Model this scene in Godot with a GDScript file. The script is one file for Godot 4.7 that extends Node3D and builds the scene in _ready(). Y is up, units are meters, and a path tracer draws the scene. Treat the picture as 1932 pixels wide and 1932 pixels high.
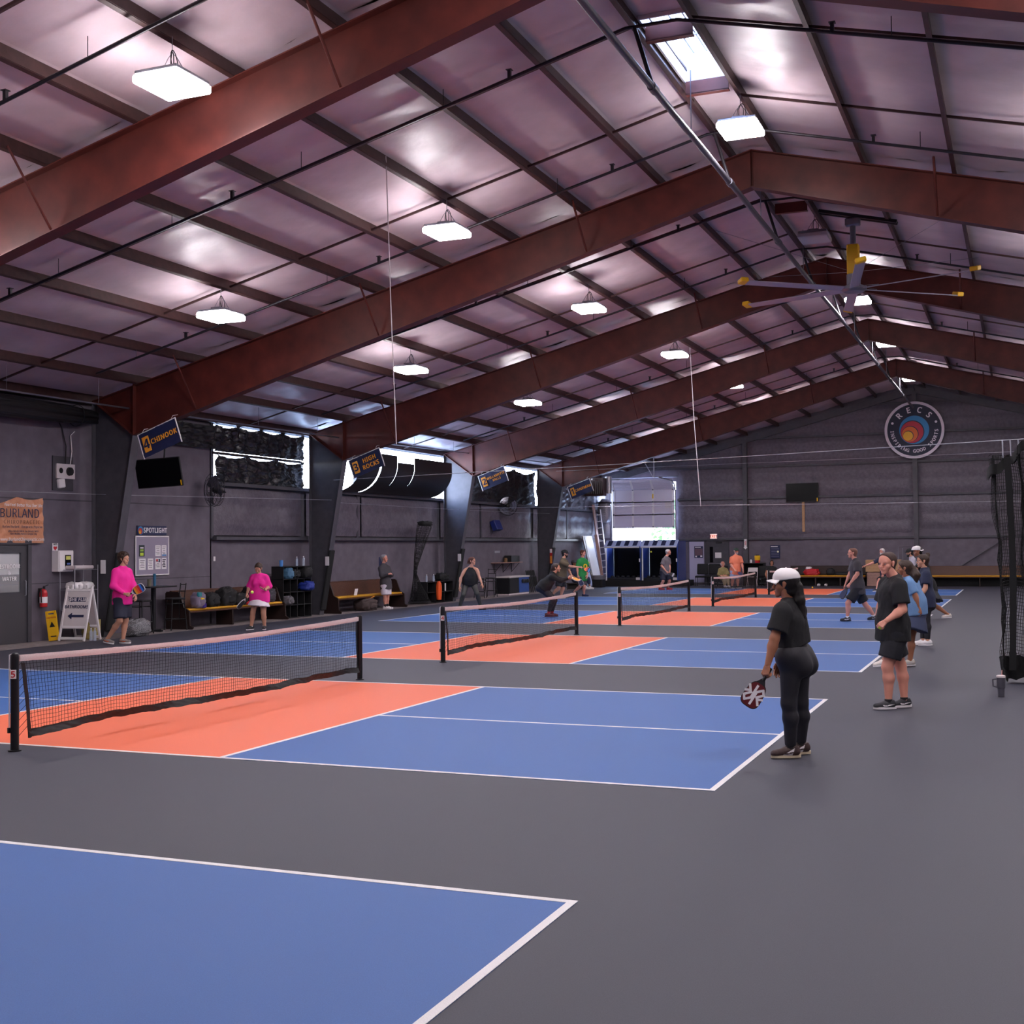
extends Node3D
# An indoor pickleball hall under a steel portal-frame roof. Metres, y up.
# x runs across the hall, depth (the last number given to V) runs along the hall away from the camera, so godot z = -depth.

const RIDGE_X := 4.6
const RIDGE_Y := 8.95
const PITCH := 0.2527
const WALL_X := -10.45
const BACK_D := 49.1
const FRAMES := [-5.7, 3.45, 12.58, 21.68, 30.76, 40.04]
const COURTS := [-9.3, 0.0, 9.52, 19.34, 29.03, 38.3]

var M := {}
var taken := {}
var noise_cache := {}
var rng := RandomNumberGenerator.new()

class MB:
	var v := PackedVector3Array()
	var n := PackedVector3Array()
	var ix := PackedInt32Array()
	func tri(a: Vector3, b: Vector3, c: Vector3) -> void:
		var k := v.size()
		var nn := (b - a).cross(c - a).normalized()
		v.append_array([a, b, c])
		n.append_array([nn, nn, nn])
		ix.append_array([k, k + 2, k + 1])
	func quad(a: Vector3, b: Vector3, c: Vector3, d: Vector3) -> void:
		var k := v.size()
		var nn := (c - a).cross(d - b).normalized()
		v.append_array([a, b, c, d])
		n.append_array([nn, nn, nn, nn])
		ix.append_array([k, k + 2, k + 1, k, k + 3, k + 2])
	func oquad(a: Vector3, b: Vector3, c: Vector3, d: Vector3, mid: Vector3) -> void:
		if (c - a).cross(d - b).dot((a + b + c + d) * 0.25 - mid) < 0.0:
			quad(d, c, b, a)
		else:
			quad(a, b, c, d)
	func box(c: Vector3, s: Vector3, b := Basis.IDENTITY) -> MB:
		var h := s * 0.5
		var p := []
		for i in 8:
			p.append(c + b * Vector3(h.x if i & 1 else -h.x, h.y if i & 2 else -h.y, h.z if i & 4 else -h.z))
		for f in [[0, 1, 3, 2], [4, 5, 7, 6], [0, 1, 5, 4], [2, 3, 7, 6], [0, 2, 6, 4], [1, 3, 7, 5]]:
			oquad(p[f[0]], p[f[1]], p[f[2]], p[f[3]], c)
		return self
	func cbox(c: Vector3, s: Vector3, ch: float, b := Basis.IDENTITY) -> MB: # box with chamfered edges
		var h := s * 0.5
		var p := {}
		for i in 8:
			var g := Vector3(1 if i & 1 else -1, 1 if i & 2 else -1, 1 if i & 4 else -1)
			for ax in 3:
				var q := Vector3(h.x - ch, h.y - ch, h.z - ch)
				q[ax] = h[ax]
				p[i * 3 + ax] = c + b * (q * g)
		var F := [[0, 2, 6, 4], [1, 3, 7, 5], [0, 1, 5, 4], [2, 3, 7, 6], [0, 1, 3, 2], [4, 5, 7, 6]]
		for f in 6:
			var ax := f / 2
			oquad(p[F[f][0] * 3 + ax], p[F[f][1] * 3 + ax], p[F[f][2] * 3 + ax], p[F[f][3] * 3 + ax], c)
		for i in 8:
			for ax in 3:
				var j := i | (1 << ax)
				if j != i:
					var a1 := (ax + 1) % 3
					var a2 := (ax + 2) % 3
					oquad(p[i * 3 + a1], p[j * 3 + a1], p[j * 3 + a2], p[i * 3 + a2], c)
			var t0: Vector3 = p[i * 3]
			var t1: Vector3 = p[i * 3 + 1]
			var t2: Vector3 = p[i * 3 + 2]
			if (t1 - t0).cross(t2 - t0).dot(t0 - c) < 0.0:
				tri(t0, t2, t1)
			else:
				tri(t0, t1, t2)
		return self
	func tube(pts: Array, r, sides := 6, cap := true) -> MB: # round bar along points; r is a number or an array
		var m := pts.size()
		var k0 := v.size()
		var up := Vector3.UP
		for i in m:
			var a: Vector3 = pts[maxi(i - 1, 0)]
			var b: Vector3 = pts[mini(i + 1, m - 1)]
			var d := (b - a).normalized()
			if absf(d.dot(up)) > 0.95:
				up = Vector3.RIGHT if absf(d.x) < 0.9 else Vector3.BACK
			var e := d.cross(up).normalized()
			var f := e.cross(d)
			up = f
			var rr: float = r[i] if r is Array else r
			for s in sides:
				var w := TAU * s / sides
				var o := e * cos(w) + f * sin(w)
				v.append(pts[i] + o * rr)
				n.append(o)
		for i in m - 1:
			for s in sides:
				var a := k0 + i * sides + s
				var b := k0 + i * sides + (s + 1) % sides
				ix.append_array([a, b, b + sides, a, b + sides, a + sides])
		if cap:
			for e in [0, m - 1]:
				var base: int = k0 + e * sides
				for s in range(1, sides - 1):
					var a := v[base]
					var b := v[base + s]
					var c := v[base + s + 1]
					if e == 0:
						tri(a, b, c)
					else:
						tri(a, c, b)
		return self
	func lathe(pr: Array, sides := 16, xf := Transform3D.IDENTITY) -> MB: # profile of Vector2(radius, height), bottom to top
		for i in pr.size() - 1:
			var p: Vector2 = pr[i]
			var q: Vector2 = pr[i + 1]
			var sl := Vector2(q.y - p.y, p.x - q.x)
			if sl.length() < 1e-7:
				continue
			sl = sl.normalized()
			var k := v.size()
			for s in sides + 1:
				var w := TAU * s / sides
				var cs := Vector3(cos(w), 0, sin(w))
				var nn := (xf.basis * (cs * sl.x + Vector3.UP * sl.y)).normalized()
				v.append(xf * (cs * p.x + Vector3.UP * p.y))
				v.append(xf * (cs * q.x + Vector3.UP * q.y))
				n.append(nn)
				n.append(nn)
			for s in sides:
				var a := k + s * 2
				ix.append_array([a, a + 2, a + 3, a, a + 3, a + 1])
		return self
	func extrude(poly: PackedVector2Array, depth: float, xf := Transform3D.IDENTITY) -> MB: # polygon in xy, from z 0 to depth
		var p := poly
		if Geometry2D.is_polygon_clockwise(p):
			p = p.duplicate()
			p.reverse()
		var t := Geometry2D.triangulate_polygon(p)
		for i in range(0, t.size(), 3):
			var a := p[t[i]]
			var b := p[t[i + 1]]
			var c := p[t[i + 2]]
			if (b - a).cross(c - a) < 0.0:
				var w := b
				b = c
				c = w
			tri(xf * Vector3(a.x, a.y, depth), xf * Vector3(b.x, b.y, depth), xf * Vector3(c.x, c.y, depth))
			tri(xf * Vector3(a.x, a.y, 0), xf * Vector3(c.x, c.y, 0), xf * Vector3(b.x, b.y, 0))
		for i in p.size():
			var a := p[i]
			var b := p[(i + 1) % p.size()]
			quad(xf * Vector3(a.x, a.y, 0), xf * Vector3(b.x, b.y, 0), xf * Vector3(b.x, b.y, depth), xf * Vector3(a.x, a.y, depth))
		return self
	func sheet(fn: Callable, nu: int, nv: int, th := 0.004) -> MB: # two smooth faces, th apart
		var pts := PackedVector3Array()
		for j in nv + 1:
			for i in nu + 1:
				pts.append(fn.call(float(i) / nu, float(j) / nv))
		var w := nu + 1
		var nm := PackedVector3Array()
		for j in nv + 1:
			for i in nu + 1:
				var du := pts[j * w + mini(i + 1, nu)] - pts[j * w + maxi(i - 1, 0)]
				var dv := pts[mini(j + 1, nv) * w + i] - pts[maxi(j - 1, 0) * w + i]
				nm.append(du.cross(dv).normalized())
		for side in 2:
			var k := v.size()
			var sg := 1.0 if side == 0 else -1.0
			for i in pts.size():
				v.append(pts[i] + nm[i] * (sg * th * 0.5))
				n.append(nm[i] * sg)
			for j in nv:
				for i in nu:
					var a := k + j * w + i
					if side == 0:
						ix.append_array([a, a + w + 1, a + 1, a, a + w, a + w + 1])
					else:
						ix.append_array([a, a + 1, a + w + 1, a, a + w + 1, a + w])
		return self
	func ball(c: Vector3, r: Vector3, su := 12, sv := 8, b := Basis.IDENTITY) -> MB:
		var k := v.size()
		for j in sv + 1:
			for i in su + 1:
				var ph := PI * j / sv
				var th := TAU * i / su
				var d := Vector3(sin(ph) * cos(th), cos(ph), sin(ph) * sin(th))
				v.append(c + b * (d * r))
				n.append((b * (d / r)).normalized())
		for j in sv:
			for i in su:
				var a := k + j * (su + 1) + i
				ix.append_array([a, a + su + 2, a + 1, a, a + su + 1, a + su + 2])
		return self
	func append(o: MB, xf := Transform3D.IDENTITY) -> MB:
		var k := v.size()
		var nb := xf.basis.inverse().transposed()
		var flip := xf.basis.determinant() < 0.0
		for p in o.v:
			v.append(xf * p)
		for p in o.n:
			n.append((nb * p).normalized())
		for i in range(0, o.ix.size(), 3):
			if flip:
				ix.append_array([k + o.ix[i], k + o.ix[i + 2], k + o.ix[i + 1]])
			else:
				ix.append_array([k + o.ix[i], k + o.ix[i + 1], k + o.ix[i + 2]])
		return self
	func mesh() -> ArrayMesh:
		var a := []
		a.resize(Mesh.ARRAY_MAX)
		a[Mesh.ARRAY_VERTEX] = v
		a[Mesh.ARRAY_NORMAL] = n
		a[Mesh.ARRAY_INDEX] = ix
		var m := ArrayMesh.new()
		m.add_surface_from_arrays(Mesh.PRIMITIVE_TRIANGLES, a)
		return m

func V(x: float, y: float, d: float) -> Vector3:
	return Vector3(x, y, -d)

func roof_y(x: float) -> float: # top of the rafters
	return RIDGE_Y - PITCH * absf(x - RIDGE_X)

func numbered(called: String) -> String:
	if not taken.has(called):
		taken[called] = 0
		return called
	taken[called] += 1
	return "%s_%03d" % [called, taken[called]]

func thing(called: String, label: String, category: String, at := Vector3.ZERO, turn := 0.0, group := "") -> Node3D:
	var o := Node3D.new()
	o.name = numbered(called)
	add_child(o)
	o.position = at
	o.rotation.y = turn
	o.set_meta("label", label)
	o.set_meta("category", category)
	if group:
		o.set_meta("group", group)
	return o

func struct(called: String) -> Node3D:
	var o := Node3D.new()
	o.name = called
	add_child(o)
	o.set_meta("kind", "structure")
	return o

func part(parent: Node3D, called: String, m, material: Material, label := "") -> MeshInstance3D:
	var o := MeshInstance3D.new()
	o.name = called
	o.mesh = m.mesh() if m is MB else m
	o.material_override = material
	parent.add_child(o, true)
	if label:
		o.set_meta("label", label)
	return o

func one(called: String, m, material: Material, label: String, category: String, at := Vector3.ZERO, turn := 0.0, group := "") -> MeshInstance3D:
	var o := MeshInstance3D.new()
	o.name = numbered(called)
	o.mesh = m.mesh() if m is MB else m
	o.material_override = material
	add_child(o)
	o.position = at
	o.rotation.y = turn
	o.set_meta("label", label)
	o.set_meta("category", category)
	if group:
		o.set_meta("group", group)
	return o

func copy_of(root: Node3D, base: String, at: Vector3, turn := 0.0, label := "") -> Node3D:
	var r: Node3D = root.duplicate()
	r.name = numbered(base)
	add_child(r)
	r.position = at
	r.rotation.y = turn
	if label:
		r.set_meta("label", label)
	return r

func lettering(parent: Node3D, text: String, size: float, at: Vector3, b: Basis, material: Material, bold := true, depth := 0.004, called := "lettering") -> MeshInstance3D:
	var t := TextMesh.new()
	var f := SystemFont.new()
	f.font_names = PackedStringArray(["Droid Sans"])
	f.font_weight = 700 if bold else 400
	t.font = f
	t.text = text
	t.font_size = 64
	t.pixel_size = size / 64.0
	t.depth = depth
	t.curve_step = 2.0
	t.line_spacing = -8.0
	var o := part(parent, called, t, material)
	o.transform = Transform3D(b, at)
	return o

func noise_tex(seed_: int, freq: float, lo: float, size := 512, octaves := 4) -> NoiseTexture2D:
	var key := "%d_%f_%f_%d" % [seed_, freq, lo, octaves]
	if noise_cache.has(key):
		return noise_cache[key]
	var t := NoiseTexture2D.new()
	var f := FastNoiseLite.new()
	f.seed = seed_
	f.frequency = freq
	f.fractal_octaves = octaves
	t.noise = f
	t.width = size
	t.height = size
	t.seamless = true
	var g := Gradient.new()
	g.set_color(0, Color(lo, lo, lo))
	g.set_color(1, Color.WHITE)
	t.color_ramp = g
	noise_cache[key] = t
	return t

# plain material; grain = [seed, frequency, darkest, metres per repeat], bump = [seed, frequency, centimetres]
func mat(c: Color, rough := 0.7, metal := 0.0, grain := [], bump := [], spec := 0.5) -> StandardMaterial3D:
	var m := StandardMaterial3D.new()
	m.albedo_color = c
	m.roughness = rough
	m.metallic = metal
	m.metallic_specular = spec
	if grain or bump:
		m.uv1_triplanar = true
		m.uv1_world_triplanar = true
	if grain:
		m.albedo_texture = noise_tex(grain[0], grain[1], grain[2])
		var s: Vector3 = grain[3] if grain[3] is Vector3 else Vector3.ONE / grain[3]
		m.uv1_scale = s
	if bump:
		m.heightmap_enabled = true
		m.heightmap_texture = noise_tex(bump[0], bump[1], 0.0)
		m.heightmap_scale = bump[2]
		if not grain:
			m.uv1_scale = Vector3.ONE * bump[3]
	return m

func glow(c: Color, e: float) -> StandardMaterial3D:
	var m := StandardMaterial3D.new()
	m.albedo_color = c
	m.emission_enabled = true
	m.emission = c
	m.emission_energy_multiplier = e
	return m

func rgb(r: int, g: int, b: int) -> Color:
	return Color(r / 255.0, g / 255.0, b / 255.0)

func look_basis(x: Vector3, y: Vector3) -> Basis: # orthonormal basis with x along x and y close to y
	var bx := x.normalized()
	var bz := bx.cross(y).normalized()
	return Basis(bx, bz.cross(bx), bz)

func _ready() -> void:
	rng.seed = 20
	view_and_light()
	materials()
	build_floor()
	build_walls()
	build_roof()
	build_frames()
	build_lamps()
	build_pipes()
	build_nets()
	build_left_side()
	build_back_side()
	build_overhead()
	build_people()

func view_and_light() -> void:
	var cam := Camera3D.new()
	cam.name = "camera"
	add_child(cam)
	var yaw := 0.3883
	var pitch := 0.0280
	var roll := -0.0093
	var f := Vector3(-sin(yaw) * cos(pitch), sin(pitch), -cos(yaw) * cos(pitch))
	var r := Vector3(cos(yaw), 0, -sin(yaw))
	var u := r.cross(f)
	var r2 := r * cos(roll) + u * sin(roll)
	var u2 := u * cos(roll) - r * sin(roll)
	cam.transform = Transform3D(Basis(r2, u2, -f), V(8.9503, 1.9062, -9.5796))
	cam.fov = 44.647
	cam.near = 0.05
	cam.far = 400.0
	cam.current = true
	var we := WorldEnvironment.new()
	we.name = "surroundings"
	add_child(we)
	var e := Environment.new()
	e.background_mode = Environment.BG_SKY
	var sky := Sky.new()
	var pm := ProceduralSkyMaterial.new()
	pm.sky_top_color = Color(0.62, 0.74, 0.96)
	pm.sky_horizon_color = Color(0.90, 0.94, 1.0)
	pm.sky_curve = 0.2
	pm.ground_bottom_color = Color(0.5, 0.5, 0.48)
	pm.ground_horizon_color = Color(0.6, 0.6, 0.58)
	pm.sky_energy_multiplier = 1.0
	sky.sky_material = pm
	e.sky = sky
	e.background_energy_multiplier = 34.0
	e.tonemap_mode = Environment.TONE_MAPPER_LINEAR
	e.tonemap_exposure = 1.0
	e.sdfgi_enabled = true
	e.ssao_enabled = true
	e.ssil_enabled = true
	we.environment = e

func materials() -> void:
	M.slab = mat(rgb(150, 138, 138), 0.85, 0, [3, 0.02, 0.75, 2.0])
	M.court_grey = mat(rgb(64, 64, 77), 0.64, 0, [4, 0.35, 0.78, 1.3], [5, 0.45, 0.05])
	M.court_blue = mat(rgb(60, 104, 172), 0.62, 0, [4, 0.35, 0.84, 1.3], [5, 0.45, 0.05])
	M.court_orange = mat(rgb(244, 116, 78), 0.6, 0, [4, 0.35, 0.86, 1.3], [5, 0.45, 0.05])
	M.line = mat(rgb(238, 234, 234), 0.6, 0, [4, 0.3, 0.9, 1.3])
	M.wall = mat(rgb(110, 102, 114), 0.75, 0, [6, 0.012, 0.86, 3.0], [7, 0.3, 0.04])
	M.wall_dark = mat(rgb(74, 72, 80), 0.7, 0, [6, 0.012, 0.86, 3.0])
	M.quilt = mat(rgb(110, 102, 114), 0.52, 0, [6, 0.02, 0.8, 2.0], [8, 0.05, 0.8])
	M.vinyl = mat(rgb(222, 202, 208), 0.42, 0, [9, 0.006, 0.86, 4.0], [10, 0.02, 0.55], 0.6)
	M.steel_red = mat(rgb(106, 45, 37), 0.48, 0.1, [11, 0.01, 0.72, 3.0], [], 0.5)
	M.purlin = mat(rgb(76, 49, 46), 0.5, 0.15, [11, 0.02, 0.75, 2.0])
	M.col_grey = mat(rgb(80, 78, 86), 0.55, 0.0, [6, 0.02, 0.85, 3.0])
	M.black = mat(rgb(24, 23, 26), 0.5)
	M.black_matte = mat(rgb(20, 20, 22), 0.85)
	M.black_metal = mat(rgb(30, 30, 34), 0.4, 0.3)
	M.pipe = mat(rgb(44, 40, 46), 0.4, 0.4)
	M.main_pipe = mat(rgb(96, 93, 102), 0.42, 0.55)
	M.blade = mat(rgb(176, 170, 186), 0.4, 0.1)
	M.galv = mat(rgb(140, 140, 150), 0.35, 0.8)
	M.steel = mat(rgb(176, 174, 182), 0.38, 0.7)
	M.white = mat(rgb(236, 230, 232), 0.5)
	M.offwhite = mat(rgb(214, 204, 206), 0.6)
	M.tape = mat(rgb(240, 222, 220), 0.7, 0, [12, 0.08, 0.86, 0.6])
	M.wood = mat(rgb(104, 62, 42), 0.45, 0, [13, 0.03, 0.55, Vector3(6, 6, 0.5)])
	M.wood_dark = mat(rgb(54, 34, 30), 0.45, 0, [13, 0.03, 0.6, Vector3(6, 6, 0.5)])
	M.pine = mat(rgb(206, 160, 116), 0.6, 0, [13, 0.03, 0.75, Vector3(6, 0.6, 6)])
	M.lumber = mat(rgb(188, 146, 134), 0.65, 0, [13, 0.03, 0.7, Vector3(6, 0.6, 6)])
	M.cushion = mat(rgb(232, 168, 34), 0.6, 0, [12, 0.05, 0.8, 0.7])
	M.tarp = mat(rgb(22, 22, 26), 0.28, 0, [], [14, 0.03, 1.2, 0.8], 0.6)
	M.tarp_grey = mat(rgb(76, 74, 86), 0.34, 0, [], [14, 0.03, 1.2, 0.8], 0.6)
	M.foil = mat(rgb(150, 146, 152), 0.3, 0.35, [], [14, 0.03, 1.2, 0.9])
	M.navy = mat(rgb(26, 34, 74), 0.6)
	M.gold = mat(rgb(240, 160, 46), 0.6)
	M.yellow = mat(rgb(246, 190, 20), 0.5)
	M.red = mat(rgb(190, 30, 40), 0.4)
	M.screen = mat(rgb(14, 14, 18), 0.2, 0, [], [], 0.25)
	M.pane = StandardMaterial3D.new()
	M.pane.transparency = BaseMaterial3D.TRANSPARENCY_ALPHA
	M.pane.albedo_color = Color(0.95, 0.97, 1.0, 0.15)
	M.pane.roughness = 0.05
	M.bottle = StandardMaterial3D.new()
	M.bottle.transparency = BaseMaterial3D.TRANSPARENCY_ALPHA
	M.bottle.albedo_color = Color(0.85, 0.9, 0.98, 0.45)
	M.bottle.roughness = 0.1
	M.cloth_black = mat(rgb(24, 23, 27), 0.75, 0, [12, 0.04, 0.7, 0.8])
	M.pattern = mat(rgb(226, 224, 232), 0.7, 0, [15, 0.03, 0.0, 0.35])
	M.lens = glow(Color(1.0, 0.975, 0.99), 75.0)

# ---------------------------------------------------------------- floor and painted courts
func build_floor() -> void:
	var f := struct("floor")
	part(f, "slab", MB.new().box(V(4.6, -0.15, 17.0), Vector3(31.0, 0.292, 66.0)), M.slab)
	part(f, "court_surfacing", MB.new().box(V(4.95, -0.002, 16.6), Vector3(28.5, 0.004, 63.5)), M.court_grey)
	for z0 in COURTS:
		var L := 6.706
		var K := 2.134
		var W := 6.096
		for s in [-1.0, 1.0]:
			part(f, "blue_court_zone", MB.new().box(V(s * (L + K) * 0.5, 0.001, z0 + W * 0.5), Vector3(L - K, 0.002, W)), M.court_blue)
		part(f, "orange_kitchen_zone", MB.new().box(V(0, 0.001, z0 + W * 0.5), Vector3(K * 2, 0.002, W)), M.court_orange)
		for zz in [z0 + 0.025, z0 + W - 0.025]:
			part(f, "side_line", MB.new().box(V(0, 0.003, zz), Vector3(L * 2, 0.002, 0.05)), M.line)
		for s in [-1.0, 1.0]:
			part(f, "base_line", MB.new().box(V(s * (L - 0.025), 0.0035, z0 + W * 0.5), Vector3(0.05, 0.002, W)), M.line)
			part(f, "kitchen_line", MB.new().box(V(s * (K - 0.025), 0.003, z0 + W * 0.5), Vector3(0.05, 0.002, W)), M.line)
			part(f, "centre_line", MB.new().box(V(s * (L + K) * 0.5, 0.003, z0 + W * 0.5), Vector3(L - K, 0.002, 0.05)), M.line)

# ---------------------------------------------------------------- walls
func quilt_fn(a: Vector3, du: Vector3, dv: Vector3, nrm: Vector3, nu: float, nv: float, seed_: int, top = null) -> Callable:
	var fn := FastNoiseLite.new()
	fn.seed = seed_
	fn.frequency = 0.8
	return func(u: float, v_: float) -> Vector3:
		var w := v_
		if top != null:
			w = minf(v_, top.call(u))
		var p := a + du * u + dv * w
		var fu := u * nu
		var fv := w * nv
		var ru := fu - roundf(fu)
		var rv := fv - roundf(fv)
		var r := sqrt(ru * ru + rv * rv)
		var ang := atan2(rv, ru)
		var puff := 0.075 * (1.0 - exp(-r * r * 14.0)) * (1.0 - 0.35 * exp(-rv * rv * 60.0))
		puff += 0.008 * sin(ang * 9.0 + float(seed_)) * exp(-r * 4.0)
		puff += 0.02 * fn.get_noise_3d(p.x * 2.0, p.y * 2.0, p.z * 2.0)
		var edge := minf(minf(u, 1.0 - u) * nu * 3.0, minf(v_, 1.0 - v_) * nv * 3.0)
		return p + nrm * (0.01 + puff * clampf(edge, 0.0, 1.0))

func build_walls() -> void:
	# left wall: solid towards the camera, open window band further on
	var w := struct("wall_left")
	part(w, "near_panel", MB.new().box(V(WALL_X - 0.1, 2.6, 1.1), Vector3(0.2, 5.2, 32.4)), M.wall)
	part(w, "lower_panel", MB.new().box(V(WALL_X - 0.1, 1.1, 33.2), Vector3(0.2, 2.2, 31.9)), M.wall)
	part(w, "middle_panel", MB.new().box(V(WALL_X - 0.12, 2.9, 33.2), Vector3(0.16, 1.44, 31.9)), M.wall_dark)
	part(w, "head_panel", MB.new().box(V(WALL_X - 0.1, 5.40, 17.0), Vector3(0.2, 0.42, 66.0)), M.wall_dark)
	for seg in [[17.3, 21.6], [21.9, 25.1], [25.2, 30.7], [31.0, 34.5], [34.6, 39.9], [40.2, 44.4], [44.5, 49.0]]:
		var a: float = seg[0]
		var b: float = seg[1]
		var sh := MB.new().sheet(quilt_fn(V(WALL_X, 2.28, a), V(0, 0, b - a), Vector3(0, 1.26, 0), Vector3.RIGHT, (b - a) / 1.05, 1.6, int(a)), int((b - a) * 14), 18, 0.006)
		part(w, "insulation_panel", sh, M.quilt)
	for y in [2.2, 3.62]:
		part(w, "girt", MB.new().box(V(WALL_X + 0.07, y, 33.2), Vector3(0.2, 0.09, 31.8)), M.col_grey)
	part(w, "girt", MB.new().box(V(WALL_X + 0.03, 4.42, 19.45), Vector3(0.08, 0.07, 4.3)), M.wood_dark)
	for z in [17.3, 24.9, 34.6, 44.45]:
		part(w, "window_post", MB.new().box(V(WALL_X - 0.02, 3.7, z), Vector3(0.12, 3.0, 0.1)), M.col_grey)
	part(w, "panel_seam", MB.new().box(V(WALL_X + 0.003, 3.02, 1.1), Vector3(0.006, 0.03, 32.3)), M.wall_dark)
	part(w, "panel_seam", MB.new().box(V(WALL_X + 0.003, 1.22, 1.1), Vector3(0.006, 0.02, 32.3)), M.wall_dark)
	# back gable wall with the garage opening
	var b := struct("wall_back")
	var T := Transform3D(Basis.IDENTITY, V(0, 0, BACK_D + 0.2))
	var g0 := -9.72
	var g1 := -6.5
	part(b, "panel_beside_opening", MB.new().extrude(PackedVector2Array([Vector2(-10.7, 0), Vector2(g0, 0), Vector2(g0, roof_y(g0) + 0.3), Vector2(-10.7, roof_y(-10.7) + 0.3)]), 0.2, T), M.wall)
	part(b, "panel_over_opening", MB.new().extrude(PackedVector2Array([Vector2(g0, 5.0), Vector2(g1, 5.0), Vector2(g1, roof_y(g1) + 0.3), Vector2(g0, roof_y(g0) + 0.3)]), 0.2, T), M.wall)
	part(b, "gable_panel", MB.new().extrude(PackedVector2Array([Vector2(g1, 0), Vector2(19.9, 0), Vector2(19.9, roof_y(19.9) + 0.3), Vector2(RIDGE_X, RIDGE_Y + 0.3), Vector2(g1, roof_y(g1) + 0.3)]), 0.2, T), M.wall)
	var posts := [-10.4, -3.1, 4.56, 12.2, 19.6]
	var rows := [2.22, 4.1, 5.58, 6.9, 8.3]
	for i in 4:
		for j in 4:
			var x0: float = posts[i] + 0.1
			var x1: float = posts[i + 1] - 0.1
			if i == 0 and j < 2:
				x0 = g1 + 0.12
			var y0: float = rows[j]
			var y1: float = rows[j + 1]
			if i > 0 and j == 0:
				y0 = 2.5 if i > 1 else 2.22
			if maxf(roof_y(x0), roof_y(x1)) - 0.25 < y0 + 0.2:
				continue
			if i == 0 and j >= 2:
				x0 = maxf(x0, RIDGE_X - (RIDGE_Y - 0.25 - y0) / PITCH)
			if i == 3 and j >= 2:
				x1 = minf(x1, RIDGE_X + (RIDGE_Y - 0.25 - y0) / PITCH)
			if x1 - x0 < 0.6:
				continue
			var top := func(u: float) -> float: return clampf((roof_y(lerpf(x0, x1, u)) - 0.22 - y0) / (y1 - y0 - 0.06), 0.02, 1.0)
			var sh := MB.new().sheet(quilt_fn(V(x0, y0 + 0.05, BACK_D), Vector3(x1 - x0, 0, 0), Vector3(0, y1 - y0 - 0.1, 0), Vector3.BACK, (x1 - x0) / 0.75, (y1 - y0) / 0.72, 40 + i * 5 + j, top), int((x1 - x0) * 12), int((y1 - y0) * 12), 0.006)
			part(b, "insulation_panel", sh, M.quilt)
	# beside the garage door: shiny bare insulation
	for r in [[-10.35, -9.85, 2.3, 3.55], [-10.35, -9.85, 3.7, 5.0]]:
		var q: Array = r
		part(b, "insulation_panel", MB.new().sheet(quilt_fn(V(q[0], q[2], BACK_D), Vector3(q[1] - q[0], 0, 0), Vector3(0, q[3] - q[2], 0), Vector3.BACK, 1.0, 1.6, 77), 12, 20, 0.006), M.foil)
	for y in [2.18, 4.1, 5.58, 6.9, 8.25]:
		var half: float = 15.0 if y < 5.3 else (RIDGE_Y - y) / PITCH
		var xa := maxf(-10.3, RIDGE_X - half)
		if y < 5.0:
			xa = g1 + 0.1
		part(b, "girt", MB.new().box(V((xa + minf(19.5, RIDGE_X + half)) * 0.5, y, BACK_D - 0.07), Vector3(minf(19.5, RIDGE_X + half) - xa, 0.09, 0.14)), M.col_grey)
	for x in [-3.1, 4.56, 12.2]:
		part(b, "wall_post", MB.new().box(V(x, roof_y(x) * 0.5 - 0.1, BACK_D - 0.14), Vector3(0.2, roof_y(x) - 0.2, 0.26)), M.col_grey)
	for s in [-1.0, 1.0]:
		var len := 14.8
		var bs := Basis(Vector3.BACK, atan(PITCH) * -s)
		part(b, "gable_rafter", MB.new().box(V(RIDGE_X + s * len * 0.5, RIDGE_Y - PITCH * len * 0.5 - 0.16, BACK_D - 0.12), Vector3(len * 1.03, 0.3, 0.22), bs), M.col_grey)
	part(b, "raised_board", MB.new().box(V(9.6, 1.25, BACK_D - 0.02), Vector3(20.1, 2.5, 0.04)), M.wall)
	part(b, "diagonal_rod", MB.new().tube([V(6.0, 0.6, BACK_D - 0.16), V(9.2, 2.7, BACK_D - 0.16)], 0.03, 6), M.col_grey)
	var r := struct("wall_right")
	part(r, "panel", MB.new().box(V(19.75, 2.8, 17.0), Vector3(0.2, 5.6, 66.0)), M.wall)
	var fr := struct("wall_front")
	part(fr, "panel", MB.new().extrude(PackedVector2Array([Vector2(-10.7, 0), Vector2(19.9, 0), Vector2(19.9, roof_y(19.9) + 0.3), Vector2(RIDGE_X, RIDGE_Y + 0.3), Vector2(-10.7, roof_y(-10.7) + 0.3)]), 0.2, Transform3D(Basis.IDENTITY, V(0, 0, -15.3))), M.wall)

# ---------------------------------------------------------------- roof
func purlin_xs() -> Array:
	var xs := []
	for i in 9:
		xs.append(2.95 - 1.475 * i)
	xs.append_array([4.28, 5.0])
	for i in 9:
		xs.append(6.5 + 1.475 * i)
	xs.append(-10.25)
	xs.append(19.45)
	xs.sort()
	return xs

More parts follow.
